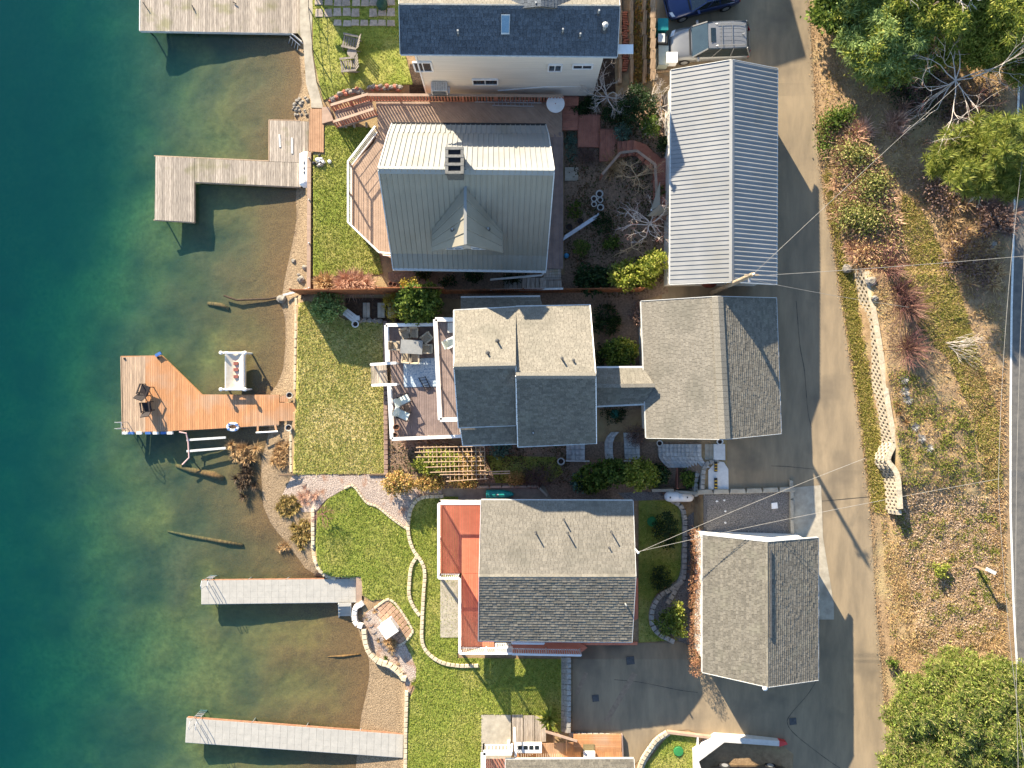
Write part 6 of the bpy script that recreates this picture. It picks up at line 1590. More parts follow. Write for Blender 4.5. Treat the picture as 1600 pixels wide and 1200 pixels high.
def sprays(T, C, n, ln, wd, m, name='stems', el=(.2, 1.4), parent=None, bend=.25, jitter=.0, **kw):
    """tufts of narrow blades or stems radiating from the points C (k,3)"""
    k = len(C); B = np.repeat(np.asarray(C), n, 0)+rng.normal(size=(k*n, 3))*jitter; N = k*n
    a = rng.random(N)*6.283; e = rng.uniform(el[0], el[1], N)
    A = np.stack([np.cos(a)*np.cos(e), np.sin(a)*np.cos(e), np.sin(e)], 1)
    L = ln*(.5+.7*rng.random(N)); s = np.stack([-np.sin(a), np.cos(a), np.zeros(N)], 1)*wd
    mid = B+A*L[:, None]*.55; tip = B+A*L[:, None]; tip[:, 2] -= L*bend
    V = np.empty((N, 4, 3)); V[:, 0] = B; V[:, 1] = mid+s; V[:, 2] = tip; V[:, 3] = mid-s
    return fast(name, V.reshape(-1, 3), np.arange(4*N).reshape(-1, 4), m, parent or T, **kw)
L_mid = leafmat('leaf_mid', [lin(46, 66, 26), lin(76, 100, 36), lin(104, 124, 48), lin(134, 148, 66)], .4)
L_yel = leafmat('leaf_yellowgreen', [lin(88, 104, 34), lin(124, 138, 48), lin(154, 160, 66), lin(186, 182, 94)], .42)
L_cedar = leafmat('cedar_spray', [lin(76, 94, 34), lin(116, 132, 50), lin(148, 158, 66), lin(182, 182, 92)], .45)
L_dark = leafmat('leaf_dark', [lin(24, 44, 22), lin(40, 64, 30), lin(62, 84, 40)])
L_pale = leafmat('leaf_pale', [lin(92, 116, 60), lin(128, 150, 84), lin(164, 180, 112)])
L_gold = leafmat('leaf_gold', [lin(110, 104, 30), lin(158, 140, 40), lin(186, 164, 60)])
L_orange = leafmat('leaf_orange', [lin(112, 116, 54), lin(160, 144, 76), lin(186, 138, 90), lin(206, 180, 112)])
L_blue = leafmat('leaf_bluegreen', [lin(60, 92, 84), lin(90, 124, 110), lin(120, 148, 130)])
L_pine = leafmat('needles', [lin(70, 88, 32), lin(112, 126, 48), lin(152, 158, 72), lin(184, 182, 98)], .3)
L_dry = leafmat('dry_stems', [lin(150, 116, 78), lin(186, 152, 108), lin(206, 176, 130), lin(120, 90, 66)], .2)
L_pink = leafmat('pink_twigs', [lin(150, 112, 96), lin(186, 146, 124), lin(206, 170, 144)], .1)
L_red = leafmat('red_stems', [lin(92, 64, 58), lin(118, 84, 74), lin(150, 118, 102)], .1)
L_brownhedge = leafmat('hedge_brown', [lin(100, 66, 48), lin(146, 100, 74), lin(176, 134, 104), lin(96, 88, 46)], .15)
L_purple = leafmat('purple_twigs', [lin(104, 82, 74), lin(136, 112, 102), lin(96, 72, 64)], .1)
L_feath = leafmat('feather_leaf', [lin(62, 76, 30), lin(100, 118, 46), lin(134, 148, 62), lin(166, 170, 92), lin(160, 142, 100)], .35)
def blobs_px(lst):
    """(px, py, z centre, rx px, ry px, rz m) -> world ellipsoids"""
    return [(U(x, y, z), rx*S*(1-z/H), ry*S*(1-z/H), rz) for x, y, z, rx, ry, rz in lst]
def shrub(px, py, rpx, h, label, m, n=1400, ln=.16, wd=.05, ry=None, name='shrub', stems=True, extra=(), sig=.09, per=12, cat='shrub'):
    g = G(px, py); T = thing(name, label, cat, g)
    bl = blobs_px([(px, py, g.z+h*.5, rpx*.82, (ry or rpx)*.82, h*.52)])
    for i in range(5):
        a = i*1.256+rnd.random(); bl += blobs_px([(px+math.cos(a)*rpx*.5, py+math.sin(a)*(ry or rpx)*.5, g.z+h*rnd.uniform(.45, .72), rpx*.46, (ry or rpx)*.46, h*.34)])
    bl += list(extra)
    foliage(T, bl, n//per, per, sig, ln, wd, m)
    if stems:
        b = MB()
        for i in range(6):
            a = rnd.random()*6.28; b.tube([g, g+Vector((math.cos(a)*rpx*S*.3, math.sin(a)*rpx*S*.3, h*.7))], .025, 4)
        b.build('stems', M_bark, T)
    return T
shrub(512, 480, 26, 1.5, 'round pale green shrub at the corner of the straw lawn', L_pale, 2200, .15, .055)
T = shrub(655, 474, 37, 3.2, 'tall leafy rhododendron above the white railed deck', L_mid, 4800, .2, .06, ry=32)
foliage(T, blobs_px([(668, 462, 3.0, 20, 16, .7), (640, 488, 2.6, 18, 16, .8)]), 60, 12, .1, .2, .06, L_yel)
shrub(614, 478, 17, 1.7, 'golden clipped conifer beside the rhododendron', L_gold, 2400, .08, .02, ry=24, sig=.06)
shrub(640, 447, 14, 1.6, 'small golden shrub behind the rhododendron', L_gold, 900, .1, .03)
shrub(740, 428, 14, .9, 'dark green shrub in shade under the metal roof eave', L_dark, 700, .14, .05)
shrub(662, 424, 12, .6, 'low green shrub near the deck corner post', L_dark, 400, .14, .05)
shrub(998, 168, 32, 2.2, 'large dark evergreen shrub below the parked minivan', L_dark, 3400, .13, .04, ry=36)
shrub(1016, 198, 14, 2.0, 'evergreen shrub in front of the long garage wall', L_mid, 1300, .13, .04, ry=14)
shrub(1036, 226, 8, .8, 'dark fern bank beside the winding stair', L_dark, 600, .16, .04, ry=12)
shrub(960, 178, 22, .7, 'low ivy mound beside the winding platforms', L_dark, 1200, .11, .05, ry=18)
shrub(893, 228, 11, .4, 'blue green creeper beside the deck walk', L_blue, 900, .08, .03, ry=26)
shrub(908, 387, 15, 1.1, 'clipped green box ball in the garden', L_mid, 1400, .08, .03, sig=.05)
shrub(942, 348, 14, .6, 'low shaded green cushion in the garden', L_dark, 700, .1, .04, ry=20)
T = shrub(925, 436, 30, 1.9, 'dark rhododendron by the deck walk stair', L_dark, 2300, .19, .06, ry=24)
T = shrub(990, 430, 42, 2.0, 'sunlit yellow green rhododendron below the bare tree', L_yel, 3000, .19, .06, ry=25)
shrub(1020, 412, 22, 2.6, 'upright olive shrub beside the long garage corner', L_yel, 1300, .16, .05, ry=20)
shrub(948, 500, 22, .8, 'dark fern clump behind the middle house', L_dark, 900, .25, .04, ry=26)
T = shrub(968, 551, 26, 2.1, 'bright leafy bush in the court by the link roof', L_mid, 2500, .2, .07, ry=24)
foliage(T, blobs_px([(976, 546, 3.0, 17, 14, .5)]), 50, 12, .1, .2, .07, L_yel)
for x, y, rx, ry_, h, lb, m, n in ((925, 748, 28, 22, 1.6, 'left bush of the laurel hedge below the middle house', L_mid, 2000), (958, 738, 28, 24, 1.9, 'middle bush of the laurel hedge', L_mid, 2200), (1000, 742, 30, 25, 2.0, 'right bush of the laurel hedge', L_yel, 2400), (1030, 742, 15, 16, 1.1, 'dark bush at the hedge end by the planter', L_dark, 700), (905, 755, 12, 12, .9, 'blue green conifer at the left hedge end', L_blue, 900)):
    shrub(x, y, rx, h, lb, m, n, .19, .065, ry=ry_)
shrub(1076, 747, 13, .8, 'green bush in the timber planter', L_mid, 900, .14, .05)
shrub(995, 680, 16, .8, 'round dark leafless shrub beside the four block steps', L_purple, 1100, .2, .015)
shrub(960, 640, 24, .25, 'shaded moss and clover between house and garage', L_dark, 1200, .08, .04, stems=False)
shrub(683, 722, 38, 1.3, 'olive climber under the lattice pergola', L_yel, 2600, .14, .05, ry=22)
shrub(735, 726, 24, 1.2, 'tangled climber under the garage end of the pergola', L_orange, 1500, .12, .04, ry=20)
shrub(622, 755, 26, 1.3, 'orange tinted shrub at the corner of the gravel path', L_orange, 2600, .13, .045, ry=18)
shrub(672, 755, 26, 1.0, 'orange and green shrub along the pergola foot', L_orange, 2000, .13, .045, ry=12)
shrub(725, 752, 26, .8, 'rust coloured shrub near the teal boat', L_orange, 1600, .13, .045, ry=9)
shrub(805, 747, 15, .9, 'round yellow orange shrub beside the shaded lawn', L_orange, 1500, .1, .03, ry=11)
shrub(782, 700, 16, .6, 'blue grey shrub at the pergola end', L_blue, 700, .14, .05)
shrub(840, 745, 30, .5, 'shaded twiggy bed beside the kayak slab', L_purple, 1400, .25, .012, ry=16)
shrub(1040, 828, 22, 1.2, 'broad dark shrub in the shaded bed', L_dark, 2200, .1, .04, ry=32)
shrub(1033, 903, 18, .9, 'dark rounded shrub in the middle of the shaded bed', L_dark, 1400, .1, .035, ry=20)
T = shrub(1048, 970, 26, 1.6, 'shrub with sunlit tips at the foot of the shaded bed', L_mid, 2200, .13, .045, ry=22)
foliage(T, blobs_px([(1062, 985, 2.9, 9, 9, .35), (1058, 950, 2.9, 7, 12, .35)]), 40, 12, .08, .13, .045, L_yel)  # yellower leaves stand in for sunlight on the tips
g = G(1085, 940); T = thing('clipped_hedge', 'narrow russet hedge along the lower garage wall', 'hedge', g)
foliage(T, blobs_px([(1086+math.sin(i)*1.2, 838+i*17, 3.0, 8.5, 12, 1.1) for i in range(13)]), 760, 12, .07, .08, .02, L_brownhedge)
MB().box(G(1085, 940, .4), (.3, 8.0, .8)).build('stems', M_bark, T)
g = G(857, 1112); T = thing('fan_palm', 'yellow green fan palm at the wall of the lower lawn', 'palm', g)
MB().lathe(g, [(.09, 0), (.07, .8), (.1, .9)], 8).build('trunk', M_bark, T)
sprays(T, np.array([list(g+Vector((0, 0, .9)))]), 90, .85, .07, L_yel, 'fronds', (.0, 1.3), bend=.3)
for x, y, lb, m, r in ((647, 1066, 'yellow green grass tuft at the corner of the lower lawn', L_yel, .4), (603, 1027, 'small green tuft in the gravel bed by the water', L_mid, .25), (612, 1012, 'straw tuft on the terrace edge', L_dry, .3), (592, 1000, 'upper straw tuft in the gravel bed', L_dry, .28), (586, 955, 'straw tuft beside the white block ring', L_dry, .25)):
    g = G(x, y); T = thing('grass_tuft', lb, 'grass tuft', g); sprays(T, np.array([list(g)]), 90, r, .012, m, 'leaf_blades', (.1, 1.4))
for x, y, rx, ry_, h, lb, m, n in ((905, 170, 16, 12, .5, 'low green ground cover behind the round white table', L_dark, 700), (925, 160, 14, 10, .6, 'dark fern by the red platforms', L_dark, 600), (975, 205, 14, 14, .6, 'grey green cushion left of the winding stair', L_blue, 600), (900, 330, 12, 16, .35, 'thin seedlings beside the deck walk', L_mid, 350),
    (955, 380, 14, 10, .5, 'dull green cushion near the garden bench', L_mid, 500), (1030, 300, 8, 14, .6, 'small fern below the winding stair', L_mid, 400), (1028, 340, 10, 12, .8, 'pink budded shrub against the garage wall', L_pink, 400), (965, 420, 14, 8, .7, 'pale variegated bush above the rhododendrons', L_pale, 500),
    (1000, 490, 16, 20, .6, 'brown fern bed beside the shingled garage', L_purple, 700), (940, 600-40, 8, 26, .5, 'dark planting against the middle house gable', L_dark, 500), (700, 440, 14, 8, .6, 'small dark plant by the red fence', L_dark, 350), (800, 435, 20, 7, .5, 'shaded plants along the house wall', L_dark, 500)):
    shrub(x, y, rx, h, lb, m, n, .12, .045, ry=ry_)
# dry and bare shrubs
def dry_shrub(px, py, rx, ry_, label, m, n=160, k=14, ln=.9, wd=.02, el=(.1, 1.3), name='dry_shrub', dz=0.0, cat='shrub'):
    g = G(px, py, dz); T = thing(name, label, cat, g)
    q = np.stack([px+rng.normal(0, rx*.4, k), py+rng.normal(0, ry_*.4, k)], 1)
    sprays(T, GA(q, dz), n, ln, wd, m, 'stems', el, bend=.15); return T
dry_shrub(548, 441, 32, 16, 'pinkish leafless shrub on the low red fence', L_pink, 90, 16, 1.0)
dry_shrub(505, 440, 16, 10, 'dry grassy plants at the seawall end of the red fence', L_dry, 90, 8, .6)
dry_shrub(667, 690, 40, 5, 'tangle of leafless stems along the deck foot', L_pink, 60, 14, .8)
dry_shrub(918, 240, 22, 16, 'purple leafless shrub spilling over the platforms', L_purple, 80, 9, .7, .008)
dry_shrub(955, 262, 24, 14, 'dry stems inside the winding stair bed', L_dry, 60, 8, .9, .01)
dry_shrub(383, 705, 18, 16, 'tan reed clump standing in the shallows by the cedar dock', L_dry, 110, 16, .55, .018, dz=.1)
dry_shrub(386, 745, 15, 24, 'dark drowned reed bed below the tan reeds', leafmat('wet_reed', [lin(40, 34, 30), lin(66, 54, 44), lin(120, 98, 76)], .1), 90, 16, .5, .018, dz=.15)
dry_shrub(438, 712, 14, 22, 'tan grass on the beach below the pots', L_dry, 120, 18, .45, .016)
dry_shrub(450, 790, 18, 22, 'weedy bank above the middle shallows, upper part', leafmat('weedy', [lin(96, 92, 40), lin(150, 132, 72), lin(186, 160, 104), lin(120, 90, 60)], .2), 60, 26, .4, .022)
dry_shrub(470, 835, 14, 26, 'weedy bank above the middle shallows, lower part', MATS['weedy'], 60, 26, .4, .022)
dry_shrub(480, 775, 24, 14, 'reddish leafless ground shrub at the path end', L_pink, 50, 14, .45, .01)
dry_shrub(445, 852, 9, 6, 'small tan reed tuft at the waterline', L_dry, 60, 6, .4, .016)
dry_shrub(612, 1005, 14, 12, 'straw grass mound between terrace and gravel bed', L_dry, 110, 10, .4, .014)
def bare_tree(px, py, h, length, label, m, n=6, depth=3, r=.06, spread=.55, tipm=None, lean=(0, 0), name='bare_tree', up=.12, el=.5, kids=3):
    g = G(px, py); T = thing(name, label, 'tree', g)
    top = g+Vector((lean[0], lean[1], h)); MB().tube([g, lerp(g, top, .5)+Vector((.05, -.03, 0)), top], [r*1.5, r*1.2, r], 7).build('trunk', m, T)
    ds = [(math.cos(i*6.283/n+rnd.random()), math.sin(i*6.283/n+rnd.random()), el*rnd.uniform(.4, 1.4)) for i in range(n)]
    twig_tree(T, top, ds, length, depth, r, m, 'branch', spread, tipm=tipm, up=up, kids=kids); return T
bare_tree(945, 163, 1.2, .95, 'pale leafless tree above the red platforms', M_barkw, 7, 4, .04)
bare_tree(1026, 178, 1.0, .85, 'pale leafless shrub tree beside the long garage', M_barkw, 6, 4, .035, name='bare_tree')
bare_tree(990, 283, 1.0, .75, 'sunlit leafless maple inside the winding stair', M_barky, 7, 4, .036)
bare_tree(1008, 358, 1.6, .95, 'spreading leafless maple with pink tips by the garage wall', M_barkw, 8, 4, .04, tipm=M_barkr)
bare_tree(982, 392, 1.2, .6, 'small pale leafless tree over the rhododendron', M_barky, 4, 3, .035)
bare_tree(507, 800, .5, .5, 'small reddish leafless shrub at the tip of the lower lawn', M_barkr, 7, 3, .02, spread=.5)
bare_tree(855, 738, .5, .45, 'grey leafless shrub in the shaded bed by the kayak slab', M_bark, 6, 3, .018)
# ---------------------------------------------------------------- bank between driveway and road
Tw = thing('retaining_wall', 'long winding pale textured block wall on the bank above the driveway', 'wall', G(1365, 600))
M_wblk = mat('wall_block', lin(190, 178, 158), lin(166, 155, 137), 8, .95, .012, 30, var=.08, vsrc='object')
path = smooth_px([(1335, 424), (1341, 455), (1349, 500), (1357, 548), (1364, 600), (1372, 650), (1380, 692)], 5)
path2 = smooth_px([(1380, 692), (1370, 712), (1370, 722), (1378, 732), (1384, 745), (1386, 765), (1388, 795)], 5)
wb = MB(); wb.v = [(-.15, -.02, 0), (.15, -.02, 0), (.13, .2, 0), (-.13, .2, 0), (-.13, -.05, .17), (.13, -.05, .17), (.12, .2, .17), (-.12, .2, .17), (0, -.075, .02), (0, -.1, .15)]
wb.f = [(3, 2, 1, 8, 0), (4, 9, 5, 6, 7), (0, 8, 9, 4), (8, 1, 5, 9), (1, 2, 6, 5), (2, 3, 7, 6), (3, 0, 4, 7)]
wme = mesh_of(wb, 'wall_block', M_wblk); cnt = 0; over = []
for k in range(6):
    off = 3.0*k
    for pth, l_ in ((path, .42), (path2, .42)):
        W = [U(x+off+1, y, 3.22+.185*k) for x, y in pth]
        for i, (p, d) in enumerate(resample(W, l_)):
            q = p+d*(l_*.5 if k % 2 else 0)
            if cnt < 300: inst(wme, 'wall_block', Tw, q, (0, 0, math.atan2(d.y, d.x)+math.pi), (1, 1, 1)); cnt += 1
for pth in (path, path2):
    W = [U(x+18.5, y, 4.40) for x, y in pth]
    for p, d in resample(W, .5): pass
    b = MB()
    for (a, c) in zip(W, W[1:]): MB().bar(a, c, .3, .1).build('cap', M_blk, Tw)
    for a, c in zip(pth, pth[1:]):
        MB().quad(U(a[0]+4, a[1], 3.1), U(c[0]+4, c[1], 3.1), U(c[0]+23, c[1], 4.3), U(a[0]+23, a[1], 4.3)).build('backing', M_dark, Tw)
rock(1322, 420, .34, 'large squarish boulder at the head of the bank wall', m=M_rock, sq=.9)
rock(1360, 440, .34, 'long dark rock leaning on the bank wall', sq=.5); rock(1366, 466, .2, 'small blue grey rock beside the bank wall')
rock(1548, 383, .3, 'dark rock in the shaded brush near the road'); rock(1334, 48, .28, 'pale rock glimpsed under the top trees')
for i, (x, y) in enumerate(((1411, 593), (1413, 612), (1417, 625), (1405, 645), (1428, 667), (1438, 684), (1450, 699), (1402, 632), (1416, 660))):
    g = G(x, y); T = thing('lavender_tuft', ('topmost silver tuft under the red stemmed shrubs', 'second silver tuft of the bank row', 'third silver tuft of the bank row', 'dull tuft left of the silver row', 'silver tuft halfway down the bank row', 'silver tuft above the lowest one', 'lowest silver tuft casting a shadow on the bank', 'dull tuft beside the third silver tuft', 'dull tuft above the halfway silver tuft')[i], 'tuft', g, 'silver tufts on the bank')
    sprays(T, np.array([list(g)]), 130, .34, .012, leafmat('silver', [lin(150, 150, 150), lin(186, 184, 182), lin(206, 200, 190)], .1) if i in (0, 1, 2, 4, 5, 6) else L_dry, 'stems', (.05, 1.5), bend=.05)
# scattered ground cover
def litter(name, pts, m, label, ln=.14, wd=.05, dz=.02, lift=.05, tilt=.5):
    n = len(pts); P = GA(pts, dz); P[:, 2] += rng.random(n)*lift
    a = rng.random(n)*6.283; A = np.stack([np.cos(a), np.sin(a), rng.normal(0, tilt, n)], 1); A = unit(A)
    Nn = unit(np.stack([rng.normal(0, tilt, n), rng.normal(0, tilt, n), np.ones(n)], 1))
    V, F = leaf_arrays(P, A, Nn, ln*(.5+rng.random(n)), wd*(.6+.8*rng.random(n)))
    return fast(name, V, F, m, label=label, cat='ground cover', kind='stuff')
M_lit = leafmat('leaf_litter', [lin(146, 120, 94), lin(170, 144, 116), lin(186, 158, 134), lin(194, 172, 148), lin(150, 130, 96)], .1, .9)
M_litb = leafmat('brown_litter', [lin(122, 98, 72), lin(150, 124, 94), lin(172, 146, 112)], .1, .9)
M_weed = leafmat('weeds', [lin(76, 88, 30), lin(116, 122, 46), lin(150, 146, 70)], .3, .8)
def clumped(poly, n, k, s):
    c = scatter(poly, k); q = c[rng.integers(0, k, n*2)]+rng.normal(0, s, (n*2, 2)); q = q[inpoly(q, poly)]; return q[:n]
PINK = [(1385, 790), (1440, 770), (1560, 775), (1560, 990), (1520, 1010), (1440, 1030), (1425, 960), (1410, 860)]
BANKALL = [(1270, 0), (1572, 0), (1572, 1040), (1400, 1060), (1388, 1000), (1375, 900), (1400, 800), (1408, 700), (1390, 600), (1362, 440), (1310, 400), (1285, 250)]
SOUTH = [(1375, 800), (1572, 800), (1578, 1030), (1395, 1060)]
litter('leaf_litter', np.vstack([clumped(PINK, 11000, 200, 8), scatter(PINK, 5000)]), M_lit, 'pinkish leaf litter over the lower bank', .085, .03, tilt=.35)
litter('leaf_litter', clumped(BANKALL, 18000, 900, 9), M_litb, 'brown leaf litter over the whole bank', .075, .028, tilt=.35)
litter('weeds', np.vstack([clumped(PINK, 2500, 60, 4), clumped([(1385, 560), (1520, 640), (1530, 760), (1410, 760)], 4500, 120, 5), clumped(SOUTH, 1200, 60, 4)]), M_weed, 'green weeds dotted over the bank', .1, .03, lift=.12)
STRIP = [(1292, 250), (1302, 300), (1318, 400), (1332, 430), (1346, 520), (1360, 600), (1374, 690), (1370, 730), (1384, 770), (1384, 800), (1364, 800), (1350, 690), (1335, 580), (1318, 470), (1302, 370), (1288, 280)]
blades('grass', np.vstack([clumped(STRIP, 9000, 120, 5), clumped(STRIP, 9000, 200, 3)])+rng.normal(0, 2.5, (18000, 2)), leafmat('verge_blades', [lin(112, 118, 46), lin(152, 150, 70), lin(182, 168, 98), lin(196, 172, 118)], .35, .8), 'grassy verge between driveway and bank wall', (.06, .16), .03, .09, dz=.0)
MEAD = [(1410, 300), (1440, 330), (1475, 400), (1500, 460), (1530, 560), (1560, 650), (1566, 760), (1540, 770), (1520, 650), (1480, 560), (1440, 520), (1405, 430)]
blades('grass', np.vstack([scatter(MEAD, 9000), clumped(MEAD, 14000, 200, 6)]), MATS['verge_blades'], 'yellow green rough grass on the open bank', (.05, .15), .03, .09, dz=.0)
SPOT = [(1500, 880), (1560, 880), (1560, 960), (1520, 960)]
blades('grass', clumped([(1522, 885), (1545, 900), (1556, 945), (1540, 948)], 1500, 30, 4), MATS['grass_blades'], 'green grass patch beside the roadside post', (.05, .12), .03, .08, dz=.0)
ROADV = [(1500, 560), (1572, 560), (1572, 1020), (1540, 1020), (1545, 760)]
blades('grass', clumped(ROADV, 6000, 200, 6), L_dry, 'dry straw along the road shoulder', (.05, .14), .03, .09, dz=.0)
def boundary(path, jit, n):
    p = np.array(path, float); t = rng.random(n)*(len(p)-1); i = t.astype(int); f = (t-i)[:, None]
    return p[i]*(1-f)+p[i+1]*f+rng.normal(0, jit, (n, 2))
litter('leaf_litter', boundary([(1266, 0), (1272, 100), (1277, 200), (1288, 300), (1303, 380), (1318, 480), (1347, 680), (1362, 800), (1371, 950), (1379, 1030), (1386, 1130)], 3.0, 5000), M_litb, 'dead leaves gathered along the driveway edge', .06, .022, dz=.03)
# shrubs of the bank
blades('dry_grass', np.vstack([clumped(BANKALL, 26000, 700, 8), clumped(SOUTH, 8000, 260, 7)]), leafmat('tan_grass', [lin(150, 120, 80), lin(186, 154, 108), lin(206, 178, 130), lin(150, 140, 78)], .3, .9), 'dry tan grass over the whole bank', (.04, .14), .03, .1, dz=.0)
TANG = [(1292, 190), (1330, 195), (1372, 250), (1395, 320), (1412, 400), (1385, 425), (1340, 415), (1312, 360), (1300, 280)]
g = G(1350, 310); T = thing('bramble_tangle', 'continuous tangle of dry pinkish brambles between lane and path', 'brush', g)
sprays(T, GA(scatter(TANG, 260)), 22, .75, .02, leafmat('bramble', [lin(150, 112, 86), lin(190, 150, 118), lin(210, 178, 144), lin(120, 88, 66)], .15), 'stems', (.0, 1.1), bend=.3)
P_ = GA(scatter(TANG, 2600)); P_[:, 2] += rng.random(len(P_))*.55
V_, F_ = leaf_arrays(P_, unit(rng.normal(size=P_.shape)), unit(rng.normal(size=P_.shape)*.6+np.array([0, 0, 1])), .12, .045); fast('leaves', V_, F_, leafmat('bramble_leaf', [lin(76, 88, 36), lin(124, 130, 62), lin(160, 154, 92), lin(150, 116, 80)], .3), T)
def mixed(px, py, rx, ry_, h, label, ml, n=1500, k=16, dryn=50, ln=.12, dry=None):
    g = G(px, py); T = thing('brush', label, 'brush', g)
    bl = blobs_px([(px+rnd.uniform(-.6, .6)*rx, py+rnd.uniform(-.6, .6)*ry_, g.z+h*.15, rx*.55, ry_*.5, h*.3) for i in range(5)])
    foliage(T, clumpy(bl, 5, .45), n//8, 8, .24, ln, ln*.4, ml)
    q = np.stack([px+rng.normal(0, rx*.45, k), py+rng.normal(0, ry_*.45, k)], 1); sprays(T, GA(q), dryn, .8, .02, dry or L_pink, 'stems', (.1, 1.3), bend=.2)
L_ivy = leafmat('ivy', [lin(80, 94, 40), lin(124, 132, 64), lin(160, 158, 92), lin(190, 172, 122)], .35)
mixed(1335, 250, 28, 24, 1.3, 'upper brush heap of dry twigs and ivy beside the driveway', L_ivy, 1600)
mixed(1355, 295, 32, 26, 1.5, 'middle brush heap of ivy beside the driveway', L_ivy, 2200)
mixed(1362, 345, 34, 26, 1.5, 'lower brush heap of pale ivy above the bank wall', L_ivy, 2200)
mixed(1330, 330, 18, 34, .7, 'low ivy edging the driveway', L_ivy, 1200, 12, 30)
mixed(1350, 395, 34, 20, 1.0, 'dry tangle just above the bank wall head', L_dry, 700, 20, 60)
mixed(1310, 186, 18, 14, 1.2, 'green bush at the driveway edge below the top trees', L_mid, 1600, 3, 10)
mixed(1290, 215, 8, 32, .7, 'narrow strip of ivy at the driveway edge', L_mid, 900, 2, 10)
mixed(1510, 170, 50, 34, .8, 'brown thicket between the large bare tree and the pine', L_purple, 2200, 30, 60, dry=L_dry)
mixed(1555, 335, 26, 30, .8, 'mauve brown brush at the road edge below the pine', L_purple, 1500, 22, 60, dry=L_purple)
mixed(1505, 395, 34, 34, .6, 'mauve brown brush on the open slope below the pine', L_purple, 1300, 22, 50, dry=L_dry)
mixed(1480, 300, 40, 46, .7, 'shaded brown brush under the pine', L_purple, 1600, 26, 50, dry=L_dry)
mixed(1535, 400, 30, 60, .6, 'shaded brush along the road verge', L_purple, 1600, 26, 40, dry=L_dry)
mixed(1440, 150, 60, 40, .8, 'shaded thicket under the large bare tree', L_dark, 2000, 26, 50, dry=L_purple)
for i, (x, y, r, lb) in enumerate(((1385, 420, 30, 'uppermost red stemmed dogwood, near the bank wall head'), (1412, 480, 34, 'middle red stemmed dogwood on the bank'), (1415, 545, 36, 'lowest and darkest red stemmed dogwood on the bank'), (1405, 455, 26, 'smaller red stemmed dogwood between the upper two'))):
    g = G(x, y); T = thing('dogwood_shrub', lb, 'shrub', g)
    C = GA(np.stack([x+rng.normal(0, 3, 7), y+rng.normal(0, 3, 7)], 1)); sprays(T, C, 34, r*S*1.25, .014, L_red, 'stems', (.25, 1.35), bend=.05)
    twig_tree(T, g, [(math.cos(a), math.sin(a), 1.1) for a in np.arange(0, 6.2, .7)], r*S*.6, 2, .018, M_barkr, 'branch', .35, kids=3)
g = G(1475, 535); T = thing('dry_shrub', 'pale fan of leafless stems leaning across the grassy bank', 'shrub', g)
twig_tree(T, g, [(1, -.2+k*.13, .35) for k in range(-4, 6)], 1.1, 2, .016, M_barkw, 'branch', .25)
for x, y, r, lb in ((1400, 185, 20, 'twiggy pink shrub below the top trees'), (1342, 205, 16, 'pale leafless shrub among the upper brush')):
    dry_shrub(x, y, r, r, lb, L_pink, 50, 10, .9)
# large bare tree with red tips
bare_tree(1450, 155, 2.6, 2.2, 'large leafless tree with red tipped branches at the top right', M_barkw, 9, 4, .032, .4, M_barkr, name='bare_tree', up=.05, el=.35)
bare_tree(1405, 30, 4.0, 1.5, 'pale leafless tree between the top evergreens', M_barkw, 6, 3, .06, .5, None)
bare_tree(1520, 290, 2.2, 1.4, 'pale leafless tree leaning below the pine', M_barkw, 5, 3, .07, .5, M_barkr, lean=(-.4, -.2))
# evergreen trees at the top right
def big_tree(px, py, zt, lst, label, m, n=9000, ln=.24, wd=.075, per=22, sig=.2, name='evergreen_tree', m2=None, droop=.15, spread=.8, top=None):
    g = G(px, py); T = thing(name, label, 'tree', g)
    tp = Vector((g.x, g.y, g.z+zt*.85))
    MB().tube([g, lerp(g, tp, .5)+Vector((.1, .05, 0)), tp], [.2, .14, .05], 8).build('trunk', M_bark, T)
    bl = clumpy([(c_, a_*1.14, b_*1.14, r_*1.1) for c_, a_, b_, r_ in blobs_px(lst)], 7, .45); limbs(T, lerp(g, tp, .45), [b[0] for b in bl[::3]], .07, M_bark)
    foliage(T, bl, n//per, per, sig, ln, wd, m, 'crown', spread, .3, droop, low=-.5, shell=(.5, 1.08))
    Pf, Of = crown_pts(bl, 620, 1, .1, shell=(.75, 1.1), low=-.15); sprays(T, Pf, 20, .5 if m2 else .36, .02, m2 or m, 'crown', (-.35, .75), bend=.2)
    if m2: foliage(T, [(b[0]+Vector((-.15, .25, b[3]*.3)), b[1]*.8, b[2]*.8, b[3]*.8) for b in bl], n//per//2, per, sig*.8, ln, wd, m2, 'crown', spread, .4, droop, low=.1, shell=(.8, 1.1))  # lighter leaves shifted sunward and up, sunlight put into the crown colour
    return T
big_tree(1300, 18, 3.0, [(1296, 18, 5.0, 22, 26, 1.2), (1318, 35, 5.1, 20, 18, 1.0), (1300, -8, 5.2, 22, 16, 1.2)], 'small evergreen at the top of the driveway edge', L_mid, 7000)
big_tree(1385, 75, 6, [(1372, 88, 6.2, 34, 30, 1.3), (1400, 60, 6.9, 36, 30, 1.4), (1350, 98, 5.9, 24, 18, 1.0), (1375, 120, 5.7, 22, 14, .9), (1340, 60, 5.7, 24, 22, 1.0), (1410, 105, 6.0, 30, 18, .9), (1330, 20, 5.6, 26, 26, 1.0), (1365, 30, 6.2, 30, 26, 1.2)], 'yellow green cedar with drooping sprays near the driveway', L_yel, 28000, .2, .034, m2=L_pale, sig=.16, per=30)
